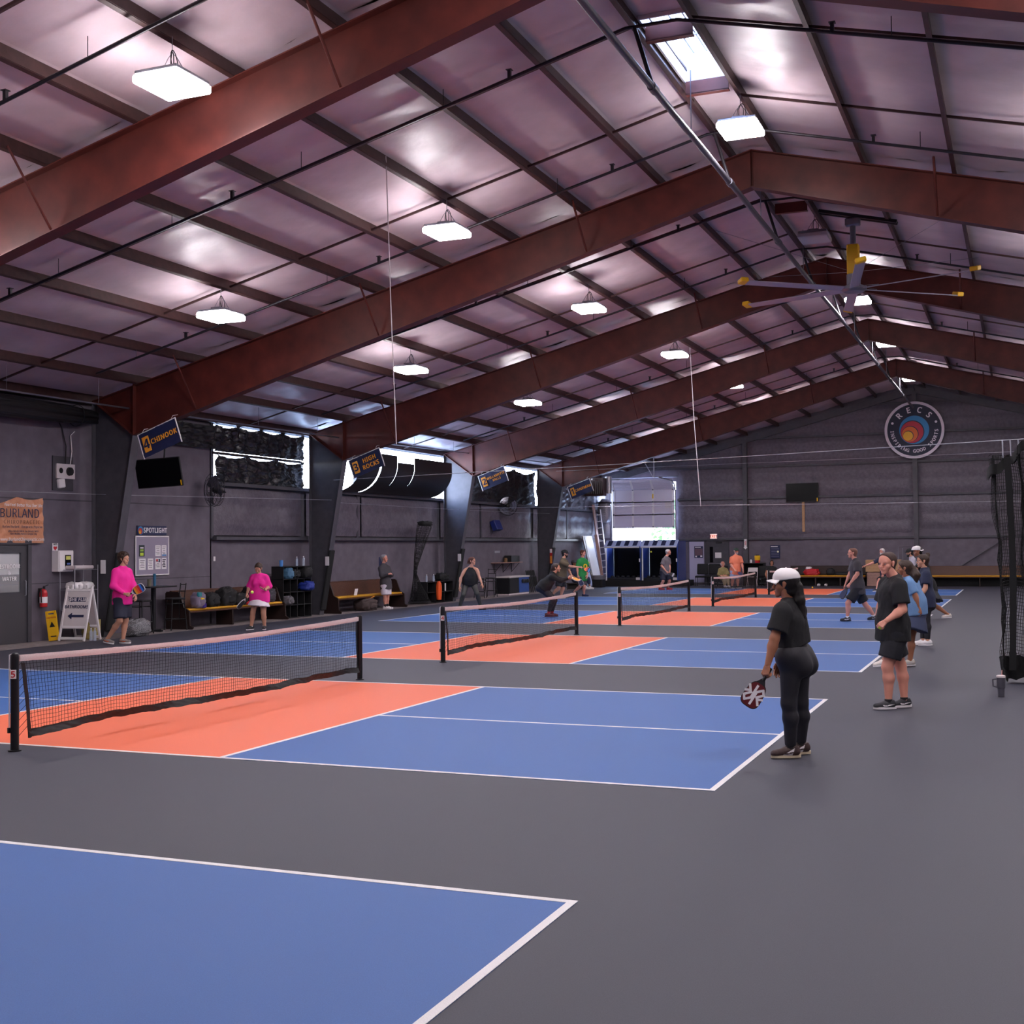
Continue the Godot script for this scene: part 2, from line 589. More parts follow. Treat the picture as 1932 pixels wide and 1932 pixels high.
func build_roof() -> void:
	var c := struct("ceiling")
	var ph := 0.21
	# deck above the insulation, with the ridge skylight left open
	for s in [-1.0, 1.0]:
		var bs := Basis(Vector3.BACK, atan(PITCH) * -s)
		var x0 := 0.28
		var x1 := 15.4
		var ml := (x0 + x1) * 0.5
		part(c, "roof_deck", MB.new().box(V(RIDGE_X + s * ml, RIDGE_Y - PITCH * ml + ph + 0.14, 17.0), Vector3((x1 - x0) * 1.031, 0.1, 66.5), bs), M.purlin)
	for seg in [[-16.2, 6.45], [9.0, 50.2]]:
		part(c, "ridge_cap", MB.new().box(V(RIDGE_X, RIDGE_Y + ph + 0.12, (seg[0] + seg[1]) * 0.5), Vector3(0.7, 0.1, seg[1] - seg[0])), M.purlin)
	var xs := purlin_xs()
	var prof := PackedVector2Array([Vector2(-0.07, 0), Vector2(-0.005, 0), Vector2(-0.005, ph - 0.008), Vector2(0.065, ph - 0.008), Vector2(0.065, ph), Vector2(0.003, ph), Vector2(0.003, 0.008), Vector2(-0.07, 0.008)])
	for x in xs:
		var pr := PackedVector2Array()
		for q in prof:
			pr.append(Vector2(q.x * (-1.0 if x > RIDGE_X else 1.0), q.y))
		part(c, "purlin", MB.new().extrude(pr, 65.0, Transform3D(Basis(Vector3.BACK, atan(PITCH) * (1.0 if x < RIDGE_X else -1.0)), V(x, roof_y(x), 49.2))), M.purlin)
	# insulation panels, sagging between purlins and strapped by thin battens
	var fr := [-14.9] + FRAMES + [BACK_D]
	var lib := {}
	for b in fr.size() - 1:
		var z0: float = fr[b]
		var z1: float = fr[b + 1]
		for i in xs.size() - 1:
			var xa: float = xs[i]
			var xb: float = xs[i + 1]
			if xa > 4.2 and xb < 5.1 and b == 2:
				for q in [[3.45, 6.45], [9.0, 12.58]]:
					part(c, "insulation_panel", MB.new().box(V((xa + xb) * 0.5, roof_y(xa) + ph - 0.03, (q[0] + q[1]) * 0.5), Vector3(xb - xa, 0.03, q[1] - q[0])), M.vinyl)
				continue
			var variant := (b * 7 + i * 3) % 5
			var key := "%d_%d_%d" % [int((xb - xa) * 100), int((z1 - z0) * 100), variant]
			if not lib.has(key):
				var fn := FastNoiseLite.new()
				fn.seed = 100 + variant
				fn.frequency = 0.5
				var wx := xb - xa
				var wz := z1 - z0
				lib[key] = MB.new().sheet(func(u: float, w: float) -> Vector3:
					var su := 4.0 * u * (1.0 - u)
					var cross := 0.0
					for q in [0.0, 0.33, 0.67, 1.0]:
						cross += exp(-pow((w - q) * wz / 0.35, 2.0))
					var y := -0.055 * su * (0.6 + 0.4 * fn.get_noise_2d(w * 5.0 + variant, u)) - 0.012 * su * sin(cross * 5.0)
					y += 0.028 * su * fn.get_noise_2d(u * 2.5, w * 22.0) + 0.012 * su * sin(w * wz * 7.0 + 5.0 * fn.get_noise_2d(u * 3.0, w * 6.0)) * (0.3 + cross)
					return Vector3(wx * u, y, -wz * w), 10, 60, 0.01).mesh()
			var o := part(c, "insulation_panel", lib[key], M.vinyl)
			var ya := roof_y(xa)
			var yb := roof_y(xb)
			o.transform = Transform3D(Basis(Vector3(1, (yb - ya) / (xb - xa), 0), Vector3.UP, Vector3.BACK), V(xa, ya + ph - 0.005, z0))
			for q in ([0.33, 0.67] if b < 6 else []):
				if xa > 4.2 and xb < 5.1:
					continue
				var zq := lerpf(z0, z1, q)
				part(c, "sag_strap", MB.new().box(V((xa + xb) * 0.5, (ya + yb) * 0.5 + 0.06, zq), Vector3((xb - xa) * 1.03, 0.035, 0.04), Basis(Vector3.BACK, atan2(yb - ya, xb - xa))), M.purlin)
	# ridge skylight between the ridge purlins
	var zc := 7.72
	var sk := MB.new()
	for x in [4.3, 4.98]:
		sk.box(V(x, RIDGE_Y + 0.28, zc), Vector3(0.03, 0.5, 2.55))
	for z in [6.45, 9.0]:
		sk.box(V(4.64, RIDGE_Y + 0.28, z), Vector3(0.7, 0.5, 0.03))
	part(c, "skylight_curb", sk, M.white)
	for x in [4.44, 4.64, 4.84]:
		part(c, "skylight_bar", MB.new().box(V(x, RIDGE_Y + 0.5, zc), Vector3(0.025, 0.04, 2.5)), M.galv)
	for z in [7.2, 8.2]:
		part(c, "skylight_bar", MB.new().box(V(4.64, RIDGE_Y + 0.46, z), Vector3(0.66, 0.03, 0.03)), M.galv)
	part(c, "skylight_pane", MB.new().box(V(4.64, RIDGE_Y + 0.55, zc), Vector3(0.7, 0.01, 2.5)), M.pane)
	for z in [6.75, 8.95, 14.4, 16.4]:
		var br := MB.new().box(V(4.64, RIDGE_Y - 0.05, z), Vector3(0.66, 0.2, 0.02))
		br.box(V(4.64, RIDGE_Y - 0.15, z + 0.04), Vector3(0.66, 0.02, 0.1))
		part(c, "ridge_brace_channel", br, M.steel_red)

# ---------------------------------------------------------------- steel portal frames
func flanged(mb: MB, poly: Array, w: float, th := 0.016, skip := []) -> void:
	for i in poly.size():
		if i in skip:
			continue
		var a: Vector2 = poly[i]
		var b: Vector2 = poly[(i + 1) % poly.size()]
		var d := b - a
		mb.box(Vector3((a.x + b.x) * 0.5, (a.y + b.y) * 0.5, 0), Vector3(d.length(), th, w), Basis(Vector3.BACK, d.angle()))

func build_frames() -> void:
	var where := ["behind the camera", "nearest in view, across the top left", "over the CHINOOK sign", "over the HIGH ROCKS sign", "over the WILLAMETTE FALLS sign", "over the CANEMAH sign"]
	var P := {}
	for s in [-1.0, 1.0]:
		var m := func(x: float) -> float: return x if s < 0.0 else 2.0 * RIDGE_X - x
		var col := [Vector2(m.call(-10.12), 0), Vector2(m.call(-9.81), 0), Vector2(m.call(-9.01), 4.43), Vector2(m.call(-10.12), 5.23)]
		var raf := [Vector2(m.call(-10.12), 5.23), Vector2(m.call(-9.01), 4.43), Vector2(RIDGE_X, 8.29), Vector2(RIDGE_X, 8.95)]
		var cw := MB.new().extrude(PackedVector2Array(col), 0.014, Transform3D(Basis.IDENTITY, Vector3(0, 0, -0.007)))
		flanged(cw, col, 0.24, 0.016, [0, 2])
		P["col%d" % s] = cw.mesh()
		var rw := MB.new().extrude(PackedVector2Array(raf), 0.014, Transform3D(Basis.IDENTITY, Vector3(0, 0, -0.007)))
		flanged(rw, raf, 0.24)
		P["raf%d" % s] = rw.mesh()
		P["stf%d" % s] = MB.new().box(Vector3(m.call(-9.01), 5.0, 0), Vector3(0.016, 1.1, 0.22)).mesh()
		P["pad%d" % s] = MB.new().cbox(Vector3(m.call(-9.60), 1.0, 0), Vector3(0.07, 1.75, 0.27), 0.02, Basis(Vector3.BACK, 0.18 * s)).mesh()
	P.ridge = MB.new().box(Vector3(RIDGE_X, 8.62, 0), Vector3(0.03, 0.68, 0.22)).mesh()
	for i in FRAMES.size():
		var t := thing("steel_portal_frame", "red oxide steel portal frame with charcoal columns, " + where[i], "steel frame", V(0, 0, FRAMES[i]), 0.0, "portal frames along the hall")
		for s in [-1.0, 1.0]:
			part(t, "column", P["col%d" % s], M.col_grey, "charcoal painted tapered column")
			part(t, "rafter", P["raf%d" % s], M.steel_red)
			part(t, "stiffener", P["stf%d" % s], M.steel_red)
			part(t, "column_pad", P["pad%d" % s], M.black_matte)
			for x in [-7.37, -2.95, 1.475]:
				var xx: float = x if s < 0.0 else 2.0 * RIDGE_X - x
				var yb := lerpf(4.43, 8.29, (x + 9.01) / 13.61)
				part(t, "flange_brace", MB.new().tube([Vector3(xx, roof_y(xx) + 0.05, 0.85), Vector3(xx, yb + 0.03, 0.06)], 0.022, 4), M.steel_red)
		part(t, "ridge_plate", P.ridge, M.steel_red)

# ---------------------------------------------------------------- lamps
func build_lamps() -> void:
	var rows := [[0.0, [-4.4, 2.1, 9.5, 17.0, 24.5, 32.0, 40.5], "middle row"], [-4.45, [-4.4, 2.0, 9.3, 16.9, 24.5, 32.0, 41.0], "left row"],
		[5.05, [-4.4, 2.0, 9.4, 16.8, 24.2, 31.9, 41.2], "ridge row"], [9.95, [-4.4, 2.1, 9.5, 17.0, 24.5, 32.0, 40.5], "row right of ridge"], [14.3, [-4.4, 2.1, 9.5, 17.0, 24.5, 32.0, 40.5], "rightmost row"]]
	var ords := ["first", "second", "third", "fourth", "fifth", "sixth", "seventh"]
	var hx := 0.31
	var hz := 0.33
	var housing := MB.new().cbox(Vector3(0, 0.065, 0), Vector3(0.585, 0.05, 0.625), 0.012).box(Vector3(0, 0.11, 0), Vector3(0.2, 0.07, 0.34)).mesh()
	var lens := MB.new().cbox(Vector3(0, -0.01, 0), Vector3(0.62, 0.1, 0.66), 0.02).mesh()
	var hang := MB.new()
	for sx in [-1, 1]:
		hang.tube([Vector3(sx * 0.2, 0.08, 0), Vector3(sx * 0.06, 0.3, 0), Vector3(0, 0.36, 0)], 0.005, 4)
	hang.tube([Vector3(0, 0.36, 0), Vector3(0, 0.55, 0)], 0.006, 4)
	var cord := MB.new()
	for k in 2:
		var pts := []
		for j in 13:
			var w := TAU * j / 12.0
			pts.append(Vector3(0.06 * sin(w) + 0.03 * k, 0.24 + 0.13 * cos(w), 0.05 * sin(w + k)))
		cord.tube(pts, 0.006, 4)
	var hang_m := hang.mesh()
	var cord_m := cord.mesh()
	var off := mat(rgb(200, 196, 204), 0.5)
	for r in rows:
		var x: float = r[0]
		for i in r[1].size():
			var z: float = r[1][i]
			var lit: bool = not (x > 5.0 and x < 5.1 and i == 3)
			var t := thing("high_bay_light", ("glowing square LED panel lamp, %s from the camera in the %s" % [ords[i], r[2]]) if lit else "square panel lamp switched off, hanging at the ridge near the big fan", "lamp", V(x, roof_y(x) - 0.52, z), 0.0, "LED high bay lamps")
			part(t, "housing", housing, M.galv)
			part(t, "lens", lens, M.lens if lit else off, "glowing white diffuser" if lit else "unlit diffuser")
			part(t, "hanger", hang_m, M.galv)
			part(t, "power_cord", cord_m, M.black)
			if lit:
				var l := AreaLight3D.new()
				l.name = "lamp_light"
				t.add_child(l)
				l.position = Vector3(0, -0.07, 0)
				l.rotation.x = -PI / 2
				l.area_size = Vector2(0.6, 0.64)
				l.light_energy = 5.0
				l.light_color = Color(1.0, 0.97, 0.99)
				l.shadow_enabled = true
				l.area_range = 60.0

# ---------------------------------------------------------------- sprinkler pipes and conduits
func over_ridge(z: float, drop: float, x0: float, x1: float) -> Array:
	var p := [V(x0, roof_y(x0) - drop, z)]
	p.append(V(RIDGE_X - 0.35, RIDGE_Y - PITCH * 0.35 - drop, z))
	p.append(V(RIDGE_X + 0.35, RIDGE_Y - PITCH * 0.35 - drop, z))
	p.append(V(x1, roof_y(x1) - drop, z))
	return p

func build_pipes() -> void:
	var desc := ["first", "second", "third", "fourth", "fifth", "sixth", "seventh", "eighth", "ninth", "tenth"]
	var zs := [1.5, 6.0, 10.6, 15.0, 19.4, 24.2, 28.6, 33.2, 37.6, 42.5]
	for i in zs.size():
		var z: float = zs[i]
		var t := thing("sprinkler_branch_pipe", "thin dark sprinkler pipe slung across the roof slope, %s from the camera" % desc[i], "pipe", Vector3.ZERO, 0.0, "sprinkler branch pipes")
		part(t, "pipe", MB.new().tube(over_ridge(z, 0.16, -8.4, 17.5), 0.024, 6), M.pipe)
		for x in [-7.4, -5.2, -3.0, -0.7, 1.6, 7.6, 10.2, 13.0]:
			part(t, "hanger", MB.new().tube([V(x, roof_y(x) - 0.16, z), V(x, roof_y(x) + 0.1, z)], 0.006, 4), M.pipe)
		for x in [-6.2, -1.9, 2.6, 6.9, 11.2]:
			part(t, "sprinkler_head", MB.new().box(V(x, roof_y(x) - 0.1, z), Vector3(0.045, 0.12, 0.045)).box(V(x, roof_y(x) - 0.04, z), Vector3(0.08, 0.01, 0.08)), M.pipe)
	var mp := thing("sprinkler_main_pipe", "thick grey sprinkler main running along below the ridge", "pipe")
	var x0 := 4.62
	part(mp, "pipe", MB.new().tube([V(x0, 7.85, -12.0), V(x0, 7.85, 47.5)], 0.047, 10), M.main_pipe)
	for z in zs:
		part(mp, "riser", MB.new().tube([V(x0, 7.85, z), V(x0 - 0.25, roof_y(4.25) - 0.16, z)], 0.03, 6), M.pipe)
		part(mp, "coupling", MB.new().tube([V(x0, 7.85, z - 0.1), V(x0, 7.85, z + 0.1)], 0.062, 10), M.main_pipe)
	for z in [3.0, 8.0, 13.2, 18.0, 22.6, 27.0, 31.6, 36.0, 41.2]:
		part(mp, "hanger", MB.new().tube([V(x0, 7.85, z), V(x0, 8.8, z)], 0.008, 4), M.galv)
	# curtain track rope along the left columns
	var tr := thing("curtain_track", "pale track rail hung along the left columns below the eaves", "rail")
	part(tr, "rail", MB.new().tube([V(-9.2, 5.02, -6), V(-9.2, 5.03, 12), V(-9.2, 5.10, 22), V(-9.2, 5.25, 31), V(-9.2, 5.4, 40)], 0.02, 6), M.galv)
	for z in [2.0, 5.5, 9.0, 11.6, 14.6, 17.6, 20.5, 23.5, 26.5, 29.5]:
		var yy := lerpf(5.02, 5.3, clampf((z - 10.0) / 24.0, 0.0, 1.0))
		part(tr, "hanger", MB.new().tube([V(-9.2, yy, z), V(-9.2, roof_y(-9.2) + 0.1, z)], 0.006, 4), M.galv)

# ---------------------------------------------------------------- nets
func net_height(t: float) -> float: # t 0 near post .. 1 far post
	return 0.914 - 0.055 * sin(PI * clampf(t, 0.0, 1.0))

func build_nets() -> void:
	var n0 := -0.305
	var n1 := 6.401
	var L := n1 - n0
	var a := 0.10
	var b := L - 0.06
	var fn := FastNoiseLite.new()
	fn.seed = 5
	fn.frequency = 1.3
	var low := func(s: float) -> float: return 0.10 + 0.03 * sin(s * 1.1 + 0.6) + 0.05 * sin(PI * s / L) + 0.02 * fn.get_noise_1d(s * 2.0)
	var slant := func(s: float, h: float) -> float: return s + (0.10 * (1.0 - h) if s < 0.6 else 0.0) * (1.0 - s / 0.6)
	var at := func(s: float, q: float) -> Vector3: # s along the net, q 0 bottom .. 1 top
		var top := net_height(s / L) - 0.05
		var bot: float = low.call(s) + 0.05
		var h := lerpf(bot, top, q)
		var ss: float = slant.call(s, q)
		return Vector3(0.012 * sin(ss * 2.3 + q * 3.0) + 0.01 * fn.get_noise_2d(ss * 4.0, h * 4.0), h + 0.004 * fn.get_noise_2d(ss * 9.0, h * 9.0), -(n0 + ss))
	var cord := MB.new()
	var nv := 140
	var nh := 17
	for i in nv + 1:
		var s := lerpf(a, b, float(i) / nv)
		var p := []
		for j in 7:
			p.append(at.call(s, j / 6.0))
		cord.tube(p, 0.0021, 3, false)
	for j in nh + 1:
		var p := []
		for i in 49:
			p.append(at.call(lerpf(a, b, i / 48.0), float(j) / nh))
		cord.tube(p, 0.0021, 3, false)
	var cord_m := cord.mesh()
	var band := MB.new()
	for side in [-1.0, 1.0]:
		band.sheet(func(u: float, w: float) -> Vector3:
			var s := lerpf(0.06, L - 0.03, u)
			return Vector3(side * (0.004 + 0.004 * sin(w * PI) + 0.003 * fn.get_noise_2d(s * 14.0, side * 9.0)), net_height(s / L) - 0.062 * w + 0.004 * fn.get_noise_2d(s * 10.0, w), -(n0 + s)), 120, 4, 0.002)
	var band_m := band.mesh()
	var hem := MB.new()
	hem.sheet(func(u: float, w: float) -> Vector3:
		var s := lerpf(0.17, L - 0.05, u)
		return Vector3(0.03 * sin(s * 3.0) * w + 0.012 * fn.get_noise_2d(s * 8.0, w * 6.0), low.call(s) + 0.055 - 0.075 * w, -(n0 + s)), 140, 5, 0.008)
	var hem_m := hem.mesh()
	var sides_m := []
	sides_m.append(MB.new().sheet(func(u: float, w: float) -> Vector3: return at.call(0.075 + 0.05 * u, w * 1.06 - 0.1), 2, 12, 0.006).mesh())
	sides_m.append(MB.new().sheet(func(u: float, w: float) -> Vector3: return at.call(L - 0.085 + 0.05 * u, w * 1.06 - 0.1), 2, 12, 0.006).mesh())
	var post := MB.new().lathe([Vector2(0.0, 0), Vector2(0.062, 0), Vector2(0.062, 0.012), Vector2(0.04, 0.014), Vector2(0.038, 0.9), Vector2(0.034, 0.925), Vector2(0.02, 0.938), Vector2(0, 0.94)], 14).mesh()
	var lace := MB.new()
	for j in 10:
		var h := 0.16 + 0.075 * j
		lace.tube([Vector3(0, h - 0.04, -(n0 + 0.03)), at.call(0.09, (h - 0.1) / 0.75)], 0.003, 3)
	for j in 10:
		var h := 0.16 + 0.075 * j
		lace.tube([Vector3(0, h, -(n1 - 0.03)), at.call(L - 0.06, (h - 0.1) / 0.75)], 0.003, 3)
	var lace_m := lace.mesh()
	var rope := MB.new().tube([Vector3(0.0, 0.86, -(n0 + 0.02)), Vector3(0.0, 0.935, -(n0 + 0.0)), Vector3(-0.03, 0.92, -(n0 - 0.04)), Vector3(-0.035, 0.6, -(n0 - 0.035)), Vector3(-0.035, 0.2, -(n0 - 0.035))], 0.006, 5).mesh()
	var cleat := MB.new().box(Vector3(-0.035, 0.2, -(n0 - 0.035)), Vector3(0.02, 0.05, 0.03)).mesh()
	var names := ["black and white net in the foreground with a red 5 on its post", "net with a red 4 on its post, second from the camera", "net third from the camera", "net fourth from the camera, in front of the far chairs", "furthest net, partly behind the woman's white cap"]
	for i in 5:
		var t := thing("pickleball_net", names[i], "net", V(0, 0, COURTS[i + 1]), 0.0, "pickleball nets")
		for z in [n0, n1]:
			var p := part(t, "post", post, M.black_metal)
			p.position = Vector3(0, 0, -z)
		var mm := part(t, "mesh", cord_m, M.black_matte, "black square netting")
		mm.set_meta("kind", "stuff")
		part(t, "top_tape", band_m, M.tape, "white tape along the top")
		part(t, "bottom_hem", hem_m, M.black)
		for q in sides_m:
			part(t, "side_hem", q, M.black)
		part(t, "lacing", lace_m, M.black).set_meta("kind", "stuff")
		part(t, "tension_rope", rope, M.white)
		part(t, "cleat", cleat, M.black)
		if i < 4:
			var pl := part(t, "number_plate", MB.new().box(Vector3(0.016, 0.735, -(n0 - 0.039)), Vector3(0.058, 0.085, 0.004), Basis(Vector3.UP, 0.42)), M.white)
			lettering(pl, str(5 - i), 0.085, Vector3(0.017, 0.735, -(n0 - 0.042)), Basis(Vector3.UP, 0.42), M.red, true, 0.003)

# ---------------------------------------------------------------- soft shapes
func blob(mb: MB, c: Vector3, r: Vector3, seed_: int, amp := 0.12, freq := 6.0, b := Basis.IDENTITY, su := 18, sv := 12) -> MB:
	var fn := FastNoiseLite.new()
	fn.seed = seed_
	fn.frequency = 1.0
	var o := MB.new().ball(Vector3.ZERO, Vector3.ONE, su, sv)
	for i in o.v.size():
		var p := o.v[i]
		var q := p * (1.0 + amp * fn.get_noise_3d(p.x * freq * 0.25, p.y * freq * 0.25, p.z * freq * 0.25) + amp * 0.5 * fn.get_noise_3d(p.x * freq, p.y * freq, p.z * freq))
		q = Vector3(signf(q.x) * pow(absf(q.x), 0.62), signf(q.y) * pow(absf(q.y), 0.7), signf(q.z) * pow(absf(q.z), 0.62))
		q.y = maxf(q.y, -0.86)
		o.n[i] = Vector3.ZERO
		o.v[i] = q
	for i in range(0, o.ix.size(), 3):
		var nn := (o.v[o.ix[i + 2]] - o.v[o.ix[i]]).cross(o.v[o.ix[i + 1]] - o.v[o.ix[i]])
		for e in 3:
			o.n[o.ix[i + e]] += nn
	for i in o.n.size():
		o.n[i] = o.n[i].normalized() if o.n[i].length() > 1e-9 else Vector3.UP
	mb.append(o, Transform3D(b * Basis.from_scale(r), c))
	return mb

func wall_turn() -> Basis: # reads left to right on the left wall, facing +x
	return Basis(Vector3(0, 0, -1), Vector3.UP, Vector3(1, 0, 0))

func bag(called: String, label: String, at: Vector3, r: Vector3, m: Material, seed_: int, group := "") -> Node3D:
	var t := thing(called, label, "bag", at, 0.0, group)
	part(t, "body", blob(MB.new(), Vector3(0, r.y * 0.86, 0), r, seed_, 0.42, 8.0, Basis.IDENTITY, 26, 18), m)
	part(t, "pocket", blob(MB.new(), Vector3(r.x * 0.72, r.y * 0.7, -r.z * 0.1), Vector3(r.x * 0.4, r.y * 0.45, r.z * 0.55), seed_ + 3, 0.3, 8.0), m)
	var st := []
	for j in 9:
		var w := PI * j / 8.0
		st.append(Vector3(cos(w) * r.x * 0.2, r.y * 1.5 + sin(w) * r.y * 0.45, cos(w) * r.z * 0.5))
	part(t, "strap", MB.new().tube(st, 0.014, 5), M.black)
	part(t, "zip", MB.new().tube([Vector3(r.x * 0.75, r.y * 1.3, r.z * 0.5), Vector3(r.x * 0.85, r.y * 1.38, 0), Vector3(r.x * 0.75, r.y * 1.3, -r.z * 0.5)], 0.008, 4), M.galv)
	return t

func bottle(label: String, at: Vector3, h: float, m: Material, group: String) -> void:
	var t := thing("water_bottle", label, "bottle", at, 0.0, group)
	part(t, "body", MB.new().lathe([Vector2(0, 0), Vector2(0.032, 0), Vector2(0.035, 0.01), Vector2(0.033, h * 0.45), Vector2(0.035, h * 0.7), Vector2(0.013, h * 0.88), Vector2(0.012, h * 0.93), Vector2(0, h * 0.93)], 12), m)
	part(t, "cap", MB.new().lathe([Vector2(0, h * 0.92), Vector2(0.016, h * 0.92), Vector2(0.016, h), Vector2(0, h)], 10), M.white)

func pew(label: String, z0: float, z1: float, legs: Array) -> void:
	var t := thing("pew_bench", label, "bench", V(-9.85, 0, (z0 + z1) * 0.5), 0.0, "pew benches along the left wall")
	var L := z1 - z0
	var end := PackedVector2Array([Vector2(-0.42, 0), Vector2(0.34, 0), Vector2(0.36, 0.05), Vector2(0.27, 0.1), Vector2(0.25, 0.44), Vector2(0.1, 0.52), Vector2(-0.02, 0.86), Vector2(-0.08, 0.9), Vector2(-0.4, 0.9), Vector2(-0.44, 0.86)])
	for s in [-1.0, 1.0]:
		part(t, "end_panel", MB.new().extrude(end, 0.05, Transform3D(Basis.IDENTITY, Vector3(0, 0, s * L * 0.5 - 0.025))), M.wood_dark)
	for q in legs:
		part(t, "support", MB.new().extrude(PackedVector2Array([Vector2(-0.3, 0), Vector2(0.2, 0), Vector2(0.18, 0.4), Vector2(-0.3, 0.4)]), 0.05, Transform3D(Basis.IDENTITY, Vector3(0, 0, -q * L * 0.5))), M.wood_dark)
	part(t, "seat", MB.new().cbox(Vector3(-0.02, 0.405, 0), Vector3(0.46, 0.04, L - 0.06), 0.01), M.wood)
	part(t, "cushion", MB.new().cbox(Vector3(0.0, 0.455, 0), Vector3(0.42, 0.06, L - 0.1), 0.024), M.cushion, "long yellow seat cushion")
	part(t, "backrest", MB.new().cbox(Vector3(-0.3, 0.68, 0), Vector3(0.05, 0.46, L - 0.06), 0.012, Basis(Vector3.BACK, 0.14)), M.wood)
	part(t, "top_rail", MB.new().cbox(Vector3(-0.335, 0.9, 0), Vector3(0.07, 0.04, L - 0.06), 0.012), M.wood)

func cubby(label: String, z0: float, z1: float, h: float, cols: int, rows: int, x_front: float) -> Node3D:
	var dep := 0.38
	var t := thing("cubby_shelf", label, "shelf", V(x_front - dep * 0.5, 0, (z0 + z1) * 0.5), 0.0, "black cubby shelves")
	var L := z1 - z0
	var th := 0.022
	for s in [-1.0, 1.0]:
		part(t, "side", MB.new().cbox(Vector3(0, h * 0.5, s * (L * 0.5 - th * 0.5)), Vector3(dep, h, th), 0.003), M.black)
	part(t, "back", MB.new().box(Vector3(-dep * 0.5 + 0.006, h * 0.5, 0), Vector3(0.008, h, L - 0.02)), M.black_matte)
	for j in rows + 1:
		part(t, "board", MB.new().cbox(Vector3(0, clampf(h * j / rows, th * 0.5, h - th * 0.5), 0), Vector3(dep, th, L), 0.003), M.black)
	for i in range(1, cols):
		part(t, "divider", MB.new().cbox(Vector3(0, h * 0.5, -L * 0.5 + L * i / cols), Vector3(dep - 0.01, h - th, th), 0.003), M.black)
	return t

func stool(label: String, at: Vector3, turn: float, back := false, h := 0.75, group := "bar stools") -> void:
	var t := thing("bar_stool", label, "stool", at, turn, group)
	for sx in [-1.0, 1.0]:
		for sz in [-1.0, 1.0]:
			var top := h + (0.36 if back and sz < 0 else -0.03)
			part(t, "leg", MB.new().tube([Vector3(sx * 0.2, 0, sz * 0.2), Vector3(sx * 0.15, h - 0.03, sz * 0.15), Vector3(sx * 0.15, maxf(top, h - 0.02), sz * 0.15 - (0.05 if back and sz < 0 else 0.0))], 0.014, 6), M.black_metal)
	part(t, "seat", MB.new().cbox(Vector3(0, h, 0), Vector3(0.36, 0.045, 0.36), 0.015), M.black)
	for y in [h * 0.33, h * 0.82]:
		for s in [-1.0, 1.0]:
			var k := lerpf(0.2, 0.15, y / h)
			part(t, "stretcher", MB.new().tube([Vector3(-k, y, s * k), Vector3(k, y, s * k)], 0.01, 5), M.black_metal)
			part(t, "stretcher", MB.new().tube([Vector3(s * k, y + 0.02, -k), Vector3(s * k, y + 0.02, k)], 0.01, 5), M.black_metal)
	if back:
		for y in [h + 0.17, h + 0.33]:
			part(t, "back_slat", MB.new().tube([Vector3(-0.15, y, -0.19), Vector3(0.15, y, -0.19)], 0.013, 5), M.black_metal)

func hung_plastic(t: Node3D, called: String, z0: float, z1: float, y0: float, y1: float, pts: int, sag: float, m: Material, seed_: int, xo := 0.1) -> void:
	var fn := FastNoiseLite.new()
	fn.seed = seed_
	fn.frequency = 1.0
	part(t, called, MB.new().sheet(func(u: float, w: float) -> Vector3:
		var q := u * pts
		var fq := q - floorf(q)
		var arc := 4.0 * fq * (1.0 - fq)
		var top := y1 - sag * arc
		var y := lerpf(top, y0, w)
		var k := absf(fq - 0.5) * 2.0
		var fold := 0.05 * sin((fq - 0.5) * (22.0 - 14.0 * w)) * (1.0 - 0.35 * w) * (0.4 + 0.6 * k) + 0.10 * arc * w * (1.0 - w) + 0.05 * fn.get_noise_2d(u * 9.0 + w * 4.0, w * 3.0 - u * 5.0) + 0.022 * fn.get_noise_2d(u * 40.0 + w * 14.0 * (fq - 0.5), w * 6.0)
		return V(WALL_X + xo + fold, y, lerpf(z0, z1, u)), 90, 36, 0.004), m)

